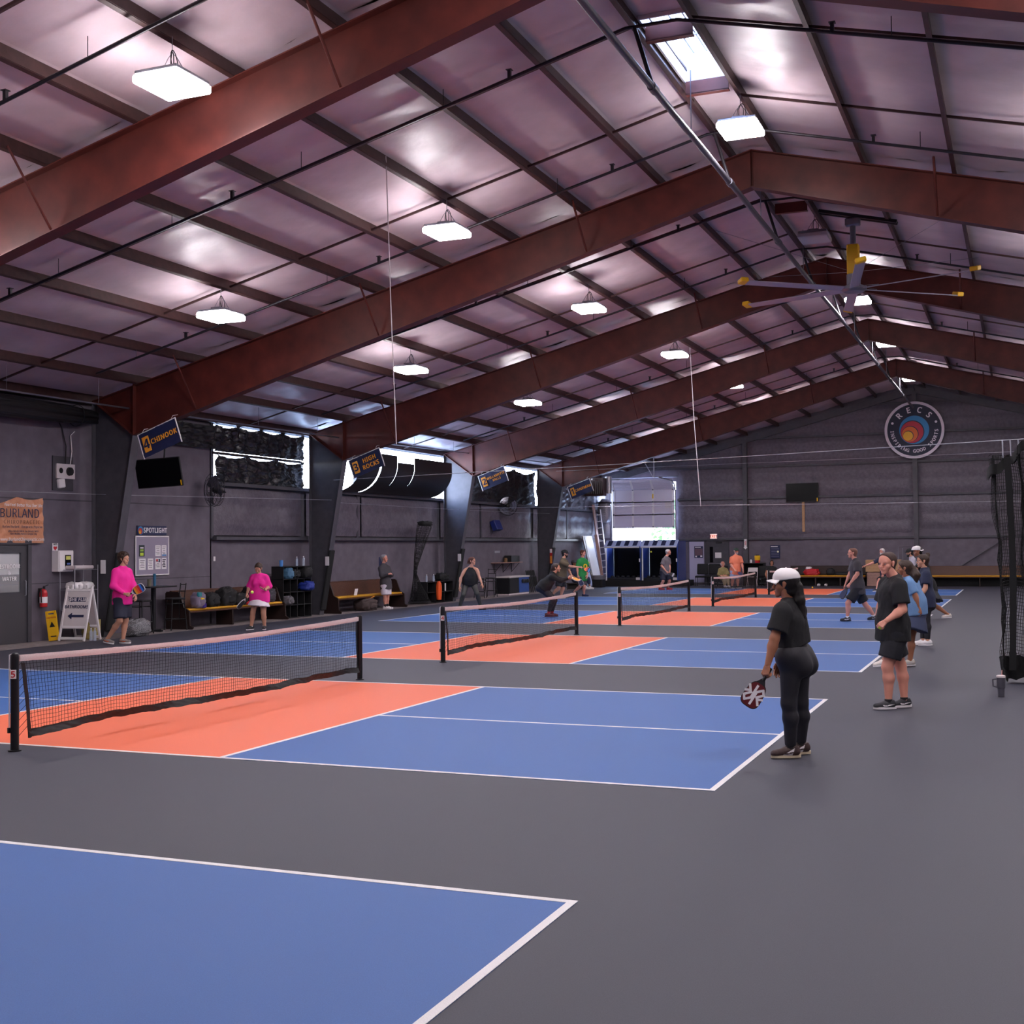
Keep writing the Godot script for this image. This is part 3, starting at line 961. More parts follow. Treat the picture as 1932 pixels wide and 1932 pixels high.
func build_left_side() -> void:
	var W := wall_turn()
	# --- plastic sheets over the window band
	var t := thing("black_plastic_sheet", "black plastic sheets pinned over the window beside the gold 3 court sign", "sheet", Vector3.ZERO, 0.0, "plastic over the high windows")
	hung_plastic(t, "upper_sheet", 17.3, 21.62, 4.46, 5.2, 4, 0.1, M.tarp, 3)
	hung_plastic(t, "lower_sheet", 17.38, 21.58, 3.66, 4.42, 3, 0.1, M.tarp, 4)
	t = thing("black_plastic_sheet", "black plastic sheet bunched at the eaves behind the gold 4 court sign", "sheet", Vector3.ZERO, 0.0, "plastic over the high windows")
	hung_plastic(t, "sheet", 13.0, 17.3, 4.5, 5.12, 3, 0.03, M.black, 8, 0.12)
	t = thing("black_plastic_sheet", "glossy black plastic draped over the window behind the gold 2 court sign", "sheet", Vector3.ZERO, 0.0, "plastic over the high windows")
	hung_plastic(t, "sheet", 30.95, 40.0, 3.66, 5.1, 4, 0.16, M.tarp, 12, 0.16)
	t = thing("grey_plastic_sheet", "grey plastic sheet over the last window before the garage door", "sheet", Vector3.ZERO, 0.0, "plastic over the high windows")
	hung_plastic(t, "sheet", 40.3, 48.6, 3.66, 5.05, 4, 0.04, M.tarp_grey, 15, 0.16)
	# curved black boards belly out from the third window
	t = thing("bowed_black_boards", "bowed black boards leaning out of the bright window between signs 3 and 2", "boards")
	var edges := [[23.5, 24.6, 0.0], [24.72, 25.75, 0.0], [25.78, 26.95, 0.35], [26.98, 27.9, 0.0], [27.92, 28.9, 0.0], [28.91, 29.85, 0.0]]
	for e in edges:
		var cut: float = e[2]
		var za: float = e[0]
		var zb: float = e[1]
		part(t, "board", MB.new().sheet(func(u: float, w: float) -> Vector3:
			var a := w * (1.0 - cut * 0.3)
			var x := WALL_X + 0.12 + 0.95 * sin(minf(a * 1.15, 1.0) * PI * 0.5) - 0.2 * maxf(a - 0.75, 0.0)
			var y := 3.66 + 0.66 * (1.0 - cos(a * PI * 0.5)) + 0.52 * a * a
			return V(x, y, lerpf(za, zb, u) - 0.12 * sin(a * 3.0)), 4, 24, 0.012), M.black)
	# rolled tarp below the eaves at the near end
	t = thing("rolled_tarp", "long black rolled tarp under the eaves at far left", "tarp")
	part(t, "roll", blob(MB.new(), V(WALL_X + 0.3, 4.87, 6.4), Vector3(0.22, 0.24, 6.6), 31, 0.1, 30.0, Basis.IDENTITY, 20, 60), M.black)
	for z in [3.0, 6.0, 9.0, 12.0]:
		part(t, "tie", MB.new().lathe([Vector2(0.235, -0.02), Vector2(0.245, 0), Vector2(0.235, 0.02)], 16, Transform3D(Basis(Vector3.RIGHT, PI / 2), V(WALL_X + 0.3, 4.87, z))), M.black_matte)
	# --- door with window
	var d := struct("door_1")
	var df := MB.new().box(V(WALL_X + 0.03, 1.03, 9.4), Vector3(0.1, 2.06, 0.1)).box(V(WALL_X + 0.03, 1.03, 10.86), Vector3(0.1, 2.06, 0.1)).box(V(WALL_X + 0.03, 2.1, 10.13), Vector3(0.1, 0.1, 1.56))
	part(d, "door_frame", df, M.wall_dark)
	var leaf := part(d, "door_leaf", MB.new().box(V(WALL_X + 0.02, 0.53, 10.13), Vector3(0.05, 1.06, 1.36)).box(V(WALL_X + 0.02, 1.98, 10.13), Vector3(0.05, 0.18, 1.36)).box(V(WALL_X + 0.02, 1.47, 9.57), Vector3(0.05, 0.84, 0.24)).box(V(WALL_X + 0.02, 1.47, 10.72), Vector3(0.05, 0.84, 0.18)), mat(rgb(64, 62, 68), 0.5))
	part(leaf, "window_pane", MB.new().box(V(WALL_X + 0.03, 1.47, 10.16), Vector3(0.008, 0.82, 0.94)), M.pane)
	part(leaf, "window_bead", MB.new().box(V(WALL_X + 0.045, 1.89, 10.16), Vector3(0.02, 0.03, 1.0)).box(V(WALL_X + 0.045, 1.05, 10.16), Vector3(0.02, 0.03, 1.0)).box(V(WALL_X + 0.045, 1.47, 10.64), Vector3(0.02, 0.84, 0.03)), M.wall_dark)
	part(leaf, "corridor_light_wall", MB.new().box(V(WALL_X + 0.002, 1.66, 10.16), Vector3(0.004, 0.46, 0.94)), mat(rgb(214, 210, 208), 0.8))
	part(leaf, "corridor_dark_wall", MB.new().box(V(WALL_X + 0.002, 1.24, 10.16), Vector3(0.004, 0.36, 0.94)), mat(rgb(104, 92, 88), 0.8))
	part(leaf, "handle", MB.new().tube([V(WALL_X + 0.06, 0.98, 10.74), V(WALL_X + 0.09, 1.0, 10.74), V(WALL_X + 0.09, 1.28, 10.74), V(WALL_X + 0.06, 1.3, 10.74)], 0.012, 6), M.steel)
	lettering(leaf, "RESTROOMS\n&\nWATER", 0.12, V(WALL_X + 0.04, 1.47, 10.33), W, M.white, true, 0.002)
	# --- tan banner
	t = thing("vinyl_banner", "creased tan vinyl banner sagging above the grey door", "banner", V(WALL_X + 0.05, 2.1, 9.9))
	var ban := mat(rgb(206, 140, 104), 0.4, 0, [], [14, 0.02, 1.0, 0.7])
	var fnb := FastNoiseLite.new()
	fnb.seed = 3
	fnb.frequency = 1.0
	var bf := func(u: float, w: float) -> Vector3:
		var top := 0.94
		if u < 0.62:
			top -= 0.17 * sin(PI * clampf(u / 0.62, 0, 1)) * 0.9
		else:
			top -= 0.05 * sin(PI * (u - 0.62) / 0.38)
		return Vector3(0.03 + 0.03 * fnb.get_noise_2d(u * 7.0, w * 4.0) + 0.02 * sin(u * 14.0 + w * 4.0) * w, lerpf(-0.02 * u, top, w), -lerpf(-0.65, 1.34, u))
	part(t, "sheet", MB.new().sheet(bf, 60, 30, 0.004), ban)
	lettering(t, "BURLAND", 0.255, Vector3(0.085, 0.6, -0.62), W, M.navy, false, 0.004)
	lettering(t, "C H I R O P R A C T I C", 0.105, Vector3(0.085, 0.42, -0.68), W, mat(rgb(120, 80, 60), 0.6), false, 0.004)
	lettering(t, "Burland Burland - Chiropractic Physician", 0.062, Vector3(0.085, 0.32, -0.7), W, M.navy, false, 0.004)
	lettering(t, "office 503-657-0030  fax 503-657-0031\n1001 Molalla Avenue, Oregon City", 0.05, Vector3(0.085, 0.2, -0.72), W, M.navy, false, 0.004)
	lettering(t, "www.BurlandChiropractic.com", 0.09, Vector3(0.085, 0.06, -0.7), W, M.white, false, 0.004)
	lettering(t, "You Feel Better You Live Life", 0.085, Vector3(0.085, 0.77, -0.72), W, M.white, false, 0.004)
	# --- white board with speaker, small sensor box
	t = thing("white_plywood_mount", "white board with two dark round holes high on the left wall", "wall box", V(WALL_X + 0.02, 3.65, 11.94))
	part(t, "backing_board", MB.new().box(Vector3(0.0, -0.05, 0.05), Vector3(0.03, 0.75, 0.62)), M.wall_dark)
	part(t, "white_board", MB.new().box(Vector3(0.03, 0, 0), Vector3(0.03, 0.32, 0.56)), M.offwhite)
	part(t, "hole", MB.new().lathe([Vector2(0, 0), Vector2(0.06, 0), Vector2(0.06, 0.004), Vector2(0, 0.004)], 16, Transform3D(Basis(Vector3.BACK, -PI / 2), Vector3(0.046, 0.01, 0.15))), M.black)
	part(t, "speaker", MB.new().lathe([Vector2(0, 0), Vector2(0.095, 0), Vector2(0.09, 0.05), Vector2(0.03, 0.03), Vector2(0, 0.03)], 18, Transform3D(Basis(Vector3.BACK, -PI / 2), Vector3(0.046, 0.0, -0.1))), M.black)
	part(t, "cable", MB.new().tube([Vector3(0.03, 0.16, 0.0), Vector3(0.03, 0.55, -0.02), Vector3(0.02, 0.95, 0.1), Vector3(0.02, 1.2, 0.3)], 0.012, 5), M.black)
	part(t, "cable", MB.new().tube([Vector3(0.03, 0.16, -0.15), Vector3(0.03, 0.45, -0.2), Vector3(0.02, 0.8, -0.17), Vector3(0.02, 0.9, -0.3)], 0.01, 5), M.white)
	one("sensor_box", MB.new().cbox(Vector3.ZERO, Vector3(0.1, 0.2, 0.2), 0.02, Basis(Vector3.RIGHT, 0.15)), M.white, "small white plastic box below the board with round holes", "wall box", V(WALL_X + 0.05, 3.38, 11.8))
	# --- defibrillator cabinet and sign
	t = thing("defibrillator_cabinet", "white wall cabinet with dark window under the small red heart sign", "cabinet", V(WALL_X, 1.69, 11.8))
	part(t, "body", MB.new().cbox(Vector3(0.1, 0, 0), Vector3(0.2, 0.46, 0.46), 0.012), M.white)
	var cd := part(t, "door", MB.new().cbox(Vector3(0.206, 0, 0), Vector3(0.014, 0.42, 0.42), 0.005), M.white)
	part(cd, "window", MB.new().box(Vector3(0.215, 0.0, -0.04), Vector3(0.008, 0.26, 0.18)), M.screen)
	part(cd, "device_label", MB.new().box(Vector3(0.221, 0.07, -0.04), Vector3(0.003, 0.08, 0.14)), mat(rgb(220, 220, 120), 0.6))
	part(cd, "device_label", MB.new().box(Vector3(0.221, -0.06, -0.05), Vector3(0.003, 0.04, 0.1)), mat(rgb(90, 110, 180), 0.6))
	t = thing("heart_sign", "small white sign with a red heart above the white wall cabinet", "sign", V(WALL_X, 2.0, 11.66))
	part(t, "plate", MB.new().box(Vector3(0.02, 0, 0), Vector3(0.006, 0.16, 0.17)), M.white)
	var hp := PackedVector2Array()
	for j in 24:
		var a := TAU * j / 24.0
		hp.append(Vector2(0.0034 * 16.0 * pow(sin(a), 3), 0.0034 * (13.0 * cos(a) - 5.0 * cos(2 * a) - 2.0 * cos(3 * a) - cos(4 * a)) - 0.028))
	part(t, "heart", MB.new().extrude(hp, 0.004, Transform3D(W, Vector3(0.023, 0, 0))), M.red)
	lettering(t, "AED", 0.06, Vector3(0.025, 0.055, 0), W, M.black)
	# --- fire extinguisher
	t = thing("fire_extinguisher", "red fire extinguisher hanging beside the grey door", "extinguisher", V(WALL_X + 0.13, 0.72, 11.2))
	part(t, "cylinder", MB.new().lathe([Vector2(0, 0), Vector2(0.075, 0.005), Vector2(0.08, 0.02), Vector2(0.08, 0.3), Vector2(0.06, 0.36), Vector2(0.025, 0.385), Vector2(0, 0.39)], 18), M.red)
	part(t, "label", MB.new().lathe([Vector2(0.0812, 0.09), Vector2(0.0812, 0.22)], 18), M.white)
	part(t, "handle", MB.new().box(Vector3(0.02, 0.42, 0), Vector3(0.03, 0.06, 0.03)).box(Vector3(0.03, 0.45, -0.03), Vector3(0.03, 0.015, 0.14), Basis(Vector3.RIGHT, 0.3)), M.black_metal)
	part(t, "hose", MB.new().tube([Vector3(0, 0.41, 0.03), Vector3(0.03, 0.4, 0.1), Vector3(0.03, 0.25, 0.1), Vector3(0.03, 0.1, 0.09)], 0.012, 5), M.black)
	part(t, "bracket", MB.new().box(Vector3(-0.1, 0.25, 0), Vector3(0.03, 0.3, 0.06)), M.black_metal)
	# --- A-frame sign
	t = thing("folding_floor_sign", "white folding floor sign with a navy arrow pointing to the bathrooms", "sign", V(-9.72, 0, 11.62), 0.12, "")
	var lean := 0.26
	for s in [1.0, -1.0]:
		# panels face +z (towards the court and camera) and back
		var bs := Basis(Vector3.RIGHT, -lean * s)
		var fr := MB.new()
		fr.cbox(bs * Vector3(-0.3, 0.6, 0) + Vector3(0, 0, s * 0.3), Vector3(0.06, 1.2, 0.035), 0.012, bs)
		fr.cbox(bs * Vector3(0.3, 0.6, 0) + Vector3(0, 0, s * 0.3), Vector3(0.06, 1.2, 0.035), 0.012, bs)
		for yy in [0.06, 0.3, 1.1]:
			fr.cbox(bs * Vector3(0, yy, 0) + Vector3(0, 0, s * 0.3), Vector3(0.6, 0.06, 0.035), 0.01, bs)
		for xx in [-0.18, 0.0, 0.18]:
			fr.cbox(bs * Vector3(xx, 1.17, 0) + Vector3(0, 0, s * 0.3), Vector3(0.05, 0.12, 0.035), 0.01, bs)
		var pn := part(t, "leg_frame", fr, M.white)
		part(pn, "panel", MB.new().box(bs * Vector3(0, 0.7, 0) + Vector3(0, 0, s * 0.3), Vector3(0.56, 0.76, 0.014), bs), M.offwhite)
		if s > 0:
			var o := Vector3(0, 0, 0.3)
			var bb := bs
			lettering(pn, "SHE FLIES", 0.1, bb * Vector3(0.04, 0.9, 0.012) + o, bb, M.white, true, 0.004)
			part(pn, "badge", MB.new().cbox(bb * Vector3(0.03, 0.9, 0.008) + o, Vector3(0.36, 0.1, 0.008), 0.003, bb), M.navy)
			for k in 3:
				part(pn, "badge_wing", MB.new().box(bb * Vector3(-0.17 - 0.012 * k, 0.86 + 0.04 * k, 0.01) + o, Vector3(0.09, 0.014, 0.006), bb * Basis(Vector3.BACK, -0.4)), M.navy)
			lettering(pn, "BATHROOMS", 0.095, bb * Vector3(0.0, 0.74, 0.012) + o, bb, M.navy, true, 0.004)
			part(pn, "arrow", MB.new().extrude(PackedVector2Array([Vector2(-0.2, 0), Vector2(-0.1, 0.07), Vector2(-0.1, 0.025), Vector2(0.19, 0.025), Vector2(0.19, -0.025), Vector2(-0.1, -0.025), Vector2(-0.1, -0.07)]), 0.005, Transform3D(bb, bb * Vector3(0.02, 0.54, 0.01) + o)), M.navy)
	# --- yellow wet floor sign leaning by the wall
	t = thing("caution_floor_sign", "narrow yellow plastic caution sign leaning beside the white folding sign", "sign", V(-10.1, 0, 11.28), 0.35)
	var yb := Basis(Vector3.BACK, 0.13)
	part(t, "board", MB.new().cbox(yb * Vector3(-0.09, 0.34, 0), Vector3(0.06, 0.6, 0.02), 0.008, yb).cbox(yb * Vector3(0.0, 0.34, 0), Vector3(0.2, 0.46, 0.018), 0.008, yb).cbox(yb * Vector3(0.09, 0.34, 0), Vector3(0.06, 0.6, 0.02), 0.008, yb).cbox(yb * Vector3(0, 0.62, 0), Vector3(0.24, 0.05, 0.02), 0.008, yb).cbox(yb * Vector3(0, 0.05, 0), Vector3(0.24, 0.08, 0.02), 0.008, yb), M.yellow)
	lettering(t, "CAUTION", 0.045, yb * Vector3(0, 0.5, 0.012), yb, M.red, true, 0.003)
	part(t, "pictogram", MB.new().extrude(PackedVector2Array([Vector2(-0.06, -0.06), Vector2(0.06, -0.06), Vector2(0, 0.06)]), 0.003, Transform3D(yb, yb * Vector3(0, 0.36, 0.01))), M.black)
	one("straw_basket", MB.new().lathe([Vector2(0, 0), Vector2(0.15, 0), Vector2(0.2, 0.15), Vector2(0.2, 0.42), Vector2(0.185, 0.42), Vector2(0.18, 0.03), Vector2(0, 0.02)], 18), mat(rgb(196, 176, 104), 0.8, 0, [12, 0.1, 0.6, 0.2]), "pale yellow basket behind the white folding sign", "basket", V(-9.75, 0, 12.0))
	for k in 2:
		bottle("clear bottle on the floor under the white folding sign, %s of two" % ["left", "right"][k], V(-9.42 + 0.1 * k, 0, 11.62), 0.26, M.bottle, "bottles by the folding sign")
	# --- wire shelf with towels
	t = thing("wire_shelf_rack", "chrome wire rack with folded white towels beside the dark column", "rack", V(-10.12, 0, 12.05))
	for sx in [-1.0, 1.0]:
		for sz in [-1.0, 1.0]:
			part(t, "upright", MB.new().tube([Vector3(sx * 0.2, 0, sz * 0.36), Vector3(sx * 0.2, 1.6, sz * 0.36)], 0.012, 6), M.steel)
	for y in [0.25, 0.62, 1.06, 1.5]:
		var g := MB.new()
		for sx in [-1.0, 1.0]:
			g.tube([Vector3(sx * 0.2, y, -0.36), Vector3(sx * 0.2, y, 0.36)], 0.006, 4)
		for k in 9:
			g.tube([Vector3(-0.2, y, -0.36 + 0.09 * k), Vector3(0.2, y, -0.36 + 0.09 * k)], 0.004, 4)
		part(t, "wire_shelf", g, M.steel)
	var cloths := [[0.25, 0.1, "bottom"], [0.62, 0.12, "second"], [1.06, 0.16, "third"]]
	for q in cloths:
		for k in 2:
			one("folded_towel", blob(MB.new(), Vector3(0, q[1] * 0.5, 0), Vector3(0.17, q[1] * 0.55, 0.15), 50 + k + int(q[0] * 10), 0.25, 7.0), M.white, "crumpled white towel, %s one on the %s shelf of the wire rack" % [["left", "right"][k], q[2]], "towel", V(-10.1, q[0] + 0.005, 11.88 + 0.34 * k), 0.0, "white towels on the wire rack")
	one("white_tray", MB.new().cbox(Vector3(0, 0.04, 0), Vector3(0.32, 0.08, 0.6), 0.02), M.offwhite, "white tray on top of the chrome wire rack", "tray", V(-10.12, 1.51, 12.05))
	# --- bulletin board
	t = thing("bulletin_board", "grey bulletin board with pinned sheets under the spotlight sign", "notice board", V(WALL_X, 1.775, 14.91))
	part(t, "felt", MB.new().box(Vector3(0.02, 0, 0), Vector3(0.02, 0.92, 1.2)), mat(rgb(150, 140, 160), 0.9))
	for s in [-1.0, 1.0]:
		part(t, "frame", MB.new().cbox(Vector3(0.03, s * 0.46, 0), Vector3(0.03, 0.03, 1.24), 0.008), M.white)
		part(t, "frame", MB.new().cbox(Vector3(0.03, 0, s * 0.61), Vector3(0.03, 0.95, 0.03), 0.008), M.white)
	var papers := [[-0.4, 0.12, 0.2, 0.27, 0], [0.2, 0.12, 0.2, 0.26, 1], [0.43, 0.12, 0.18, 0.26, 2], [-0.38, -0.2, 0.24, 0.27, 3], [-0.08, -0.2, 0.2, 0.27, 4], [0.2, -0.19, 0.2, 0.27, 5], [0.43, -0.19, 0.18, 0.27, 6]]
	var pw := ["dark green flyer with lime blocks, upper left on the bulletin board", "white flyer with small figures, upper middle right on the bulletin board", "white flyer with a blue foot band, upper right on the bulletin board", "white sheet of text, lower left on the bulletin board", "white sheet, second in the lower row of the bulletin board", "white flyer with a dark paddle, third in the lower row of the bulletin board", "white sheet with bold lines, lower right on the bulletin board"]
	var ink := mat(rgb(60, 56, 70), 0.8)
	for q in papers:
		var pt := thing("pinned_paper", pw[q[4]], "paper", V(WALL_X + 0.036, 1.775 + q[1], 14.91 + q[0]), 0.0, "sheets on the bulletin board")
		part(pt, "sheet", MB.new().box(Vector3.ZERO, Vector3(0.004, q[3], q[2])), mat(rgb(30, 44, 52), 0.7) if q[4] == 0 else M.white)
		if q[4] == 0:
			part(pt, "print_block", MB.new().box(Vector3(0.003, -0.08, 0), Vector3(0.002, 0.07, 0.12)), mat(rgb(196, 216, 70), 0.7))
			part(pt, "print_block", MB.new().box(Vector3(0.003, 0.01, 0), Vector3(0.002, 0.05, 0.12)), mat(rgb(150, 180, 70), 0.7))
			part(pt, "print_block", MB.new().box(Vector3(0.003, 0.07, 0), Vector3(0.002, 0.025, 0.12)), M.white)
		else:
			for k in 5:
				part(pt, "text_line", MB.new().box(Vector3(0.003, 0.09 - 0.042 * k, 0.012 * (k % 2)), Vector3(0.002, 0.012 if q[4] != 6 else 0.024, q[2] * (0.7 - 0.1 * (k % 3)))), ink)
			if q[4] == 2:
				part(pt, "print_block", MB.new().box(Vector3(0.0035, -0.11, 0), Vector3(0.002, 0.03, q[2] * 0.9)), mat(rgb(50, 120, 190), 0.7))
			if q[4] == 5:
				part(pt, "print_block", MB.new().box(Vector3(0.0035, 0.07, -0.05), Vector3(0.002, 0.08, 0.05)), M.navy)
				part(pt, "print_block", MB.new().box(Vector3(0.0035, 0.08, 0.04), Vector3(0.002, 0.05, 0.07)), M.red)
	t = thing("spotlight_sign", "navy sign reading SPOTLIGHT with a ringed emblem above the bulletin board", "sign", V(WALL_X, 2.385, 14.9))
	part(t, "plate", MB.new().box(Vector3(0.02, 0, 0), Vector3(0.02, 0.22, 1.08)), M.navy)
	lettering(t, "SPOTLIGHT", 0.165, Vector3(0.033, 0, -0.12), W, M.white)
	rings_emblem(t, Vector3(0.032, -0.01, 0.43), W, 0.1)
	one("wall_switch", MB.new().cbox(Vector3.ZERO, Vector3(0.02, 0.12, 0.08), 0.006), M.white, "small white switch plate on the wall above the first pew bench", "switch", V(WALL_X + 0.01, 1.67, 17.42))
	one("column_plate", MB.new().cbox(Vector3.ZERO, Vector3(0.14, 0.3, 0.01), 0.004), M.white, "white plate on the dark column behind the man in pink", "sign", V(-9.78, 1.55, 12.42))
	# --- television on a wall arm
	t = thing("wall_television", "black television tilted down from the wall under the gold 4 court sign", "television", V(-9.55, 3.7, 14.05))
	var tb := Basis(Vector3.BACK, 0.02) * Basis(Vector3.RIGHT, 0.22) * Basis(Vector3.UP, 0.12)
	part(t, "case", MB.new().cbox(Vector3.ZERO, Vector3(1.18, 0.68, 0.05), 0.01, tb), M.black)
	part(t, "screen", MB.new().box(tb * Vector3(0, 0, 0.027), Vector3(1.14, 0.64, 0.004), tb), M.screen)
	part(t, "energy_sticker", MB.new().box(tb * Vector3(0.55, -0.26, 0.03), Vector3(0.03, 0.12, 0.003), tb), M.yellow)
	part(t, "mount_arm", MB.new().tube([Vector3(0.1, 0.1, -0.05), Vector3(0.1, 0.3, -0.3), Vector3(-0.88, 0.3, -0.3)], 0.03, 6).tube([Vector3(0.1, 0.1, -0.04), Vector3(0.1, 0.75, -0.1)], 0.02, 6), M.black_metal)
	# --- high table and stools
	t = thing("bar_table", "tall narrow black bar table between two stools under the bulletin board", "table", V(-9.95, 0, 14.35))
	part(t, "top", MB.new().cbox(Vector3(0, 1.05, 0), Vector3(0.6, 0.035, 1.0), 0.01), M.black)
	part(t, "column", MB.new().cbox(Vector3(0, 0.53, 0), Vector3(0.09, 1.02, 0.09), 0.01), M.black_metal)
	part(t, "foot", MB.new().cbox(Vector3(0, 0.02, 0), Vector3(0.5, 0.04, 0.08), 0.01).cbox(Vector3(0, 0.02, 0), Vector3(0.08, 0.04, 0.5), 0.01), M.black_metal)
	stool("backless black bar stool just behind the man in pink", V(-9.75, 0, 13.65), 0.0)
	stool("black ladder-back bar stool at the near end of the first pew", V(-9.8, 0, 14.98), -0.5, true)
	one("tall_tumbler", MB.new().lathe([Vector2(0, 0), Vector2(0.032, 0), Vector2(0.036, 0.2), Vector2(0.038, 0.27), Vector2(0.03, 0.29), Vector2(0, 0.29)], 14), mat(rgb(44, 104, 140), 0.4), "tall teal tumbler on the bar table", "tumbler", V(-9.9, 1.067, 14.33))
	one("drinking_cup", MB.new().lathe([Vector2(0, 0), Vector2(0.04, 0), Vector2(0.052, 0.16), Vector2(0.047, 0.16), Vector2(0.037, 0.01), Vector2(0, 0.01)], 14), mat(rgb(112, 108, 92), 0.6), "brown drinking cup on the bar table", "cup", V(-9.9, 1.067, 14.14))
	bag("patterned_duffel", "white and grey patterned duffel bag on the floor behind the man in pink", V(-9.35, 0, 13.0), Vector3(0.22, 0.2, 0.34), M.pattern, 5)
	# --- pews, bags and cubbies
	pew("long dark pew with yellow cushion crowded with bags under the window", 15.25, 19.45, [-0.1])
	var on := "bags on the first pew"
	var tote := bag("tote_bag", "tote bag with purple, yellow and teal blocks at the near end of the first pew", V(-9.72, 0.485, 15.75), Vector3(0.13, 0.2, 0.2), mat(rgb(120, 108, 130), 0.7), 11, on)
	for q in [[0.1, 0.06, 60, 40, 130], [0.02, 0.2, 230, 190, 40], [-0.08, 0.33, 40, 120, 130]]:
		part(tote, "colour_block", MB.new().cbox(Vector3(0.1, q[1], -q[0]), Vector3(0.07, 0.12, 0.15), 0.02), mat(rgb(q[2], q[3], q[4]), 0.7))
	bag("sports_bag", "black sports bag beside the colour-block tote", V(-9.8, 0.485, 16.35), Vector3(0.18, 0.19, 0.26), M.cloth_black, 12, on)
	bag("sports_bag", "black bag with a beige patch in the middle of the first pew", V(-9.8, 0.485, 17.0), Vector3(0.19, 0.24, 0.3), M.cloth_black, 13, on)
	bag("sports_bag", "slumped black bag next to the red cloth on the first pew", V(-9.78, 0.485, 17.55), Vector3(0.17, 0.16, 0.24), M.cloth_black, 14, on)
	bag("sports_bag", "tall black backpack just left of the woman in pink", V(-9.86, 0.485, 18.15), Vector3(0.16, 0.25, 0.2), M.cloth_black, 15, on)
	bag("sports_bag", "dark bag at the far end of the first pew", V(-9.86, 0.485, 19.0), Vector3(0.16, 0.2, 0.24), mat(rgb(60, 58, 66), 0.7), 17, on)
	one("red_cloth", blob(MB.new(), Vector3(0, 0.03, 0), Vector3(0.12, 0.05, 0.16), 9, 0.3, 8.0), M.red, "small red cloth lying on the first pew", "cloth", V(-9.7, 0.485, 17.86))
	cubby("tall black cubby shelf stuffed with bags, next to the column", 19.55, 21.0, 1.43, 4, 4, -9.72)
	one("blue_cup", MB.new().lathe([Vector2(0, 0), Vector2(0.045, 0), Vector2(0.055, 0.17), Vector2(0.05, 0.17), Vector2(0.04, 0.01), Vector2(0, 0.01)], 14), mat(rgb(80, 140, 210), 0.5), "light blue cup on the tall cubby shelf", "cup", V(-9.85, 1.43, 19.65))
	bottle("clear water bottle on the tall cubby shelf, left of two", V(-9.85, 1.43, 20.45), 0.26, M.bottle, "bottles on the tall cubby")
	bottle("clear water bottle on the tall cubby shelf, right of two", V(-9.85, 1.43, 20.8), 0.27, M.bottle, "bottles on the tall cubby")
	bag("stowed_bag", "black and blue racket bag in the top left cubby", V(-9.8, 1.09, 19.85), Vector3(0.18, 0.16, 0.16), mat(rgb(70, 110, 140), 0.6), 21, "bags in the tall cubby")
	bag("stowed_bag", "black bag in the top middle of the tall cubby", V(-9.85, 1.09, 20.25), Vector3(0.17, 0.13, 0.2), M.cloth_black, 22, "bags in the tall cubby")
	bag("stowed_bag", "black and white bag in the top right cubby", V(-9.8, 1.09, 20.75), Vector3(0.2, 0.17, 0.2), M.cloth_black, 23, "bags in the tall cubby")
	bag("stowed_bag", "royal blue bag hanging out of the second row of the tall cubby", V(-9.76, 0.735, 20.78), Vector3(0.2, 0.14, 0.2), mat(rgb(30, 50, 140), 0.6), 24, "bags in the tall cubby")
	bag("stowed_bag", "grey bag in the lower left of the tall cubby", V(-9.8, 0.375, 19.82), Vector3(0.19, 0.13, 0.17), mat(rgb(96, 92, 98), 0.7), 25, "bags in the tall cubby")
	pew("dark pew with yellow cushion behind the man with folded arms", 22.3, 26.5, [])
	bag("sports_bag", "grey and red sports bag under the second pew", V(-9.75, 0, 24.2), Vector3(0.26, 0.2, 0.42), mat(rgb(70, 56, 56), 0.7), 27)
	one("paddle_on_bag", MB.new().cbox(Vector3.ZERO, Vector3(0.2, 0.02, 0.36), 0.006, Basis(Vector3.RIGHT, 0.2)), mat(rgb(226, 150, 60), 0.5), "orange paddle lying on the bag under the second pew", "paddle", V(-9.7, 0.385, 24.35))
	one("paper_card", MB.new().box(Vector3(0, 0.1, 0), Vector3(0.01, 0.2, 0.18), Basis(Vector3.BACK, -0.2)), M.white, "white card standing on the second pew", "card", V(-9.75, 0.485, 23.6))
	one("wall_poster", MB.new().box(Vector3.ZERO, Vector3(0.01, 0.62, 0.48)), M.navy, "navy poster on the wall behind the man with folded arms", "poster", V(WALL_X + 0.006, 1.3, 26.6))
	cubby("low black cubby shelf with bottles and an orange vest", 28.5, 30.55, 0.74, 3, 2, -9.75)
	bottle("clear bottle on the low cubby shelf, left of two", V(-9.9, 0.74, 28.75), 0.25, M.bottle, "bottles on the low cubby")
	bottle("clear bottle on the low cubby shelf, right of two", V(-9.9, 0.74, 29.3), 0.25, M.bottle, "bottles on the low cubby")
	bag("stowed_bag", "black cap-shaped bag on top of the low cubby shelf", V(-9.9, 0.74, 29.95), Vector3(0.18, 0.15, 0.32), M.cloth_black, 33)
	one("orange_vest", blob(MB.new(), Vector3(0, 0.3, 0), Vector3(0.07, 0.34, 0.14), 35, 0.25, 6.0), mat(rgb(236, 90, 30), 0.6), "orange vest hanging on the low cubby shelf", "vest", V(-9.7, 0.1, 29.3))
	one("white_leaflet", MB.new().box(Vector3.ZERO, Vector3(0.01, 0.26, 0.08)), M.white, "white leaflet standing in the low cubby shelf", "paper", V(-9.72, 0.53, 29.85))
	# --- round wall fan
	wall_fan("black caged wall fan in front of the plastic-covered window", V(-9.95, 3.42, 16.75), 0.42, -0.5)
	wall_fan("black caged wall fan below the window behind the gold 2 court sign", V(-10.0, 3.55, 36.3), 0.4, 0.5)
	# --- net of balls tied up on a stand
	t = thing("tied_training_net", "black training net gathered into an hourglass beside the second pew", "net", V(-9.75, 0, 27.6))
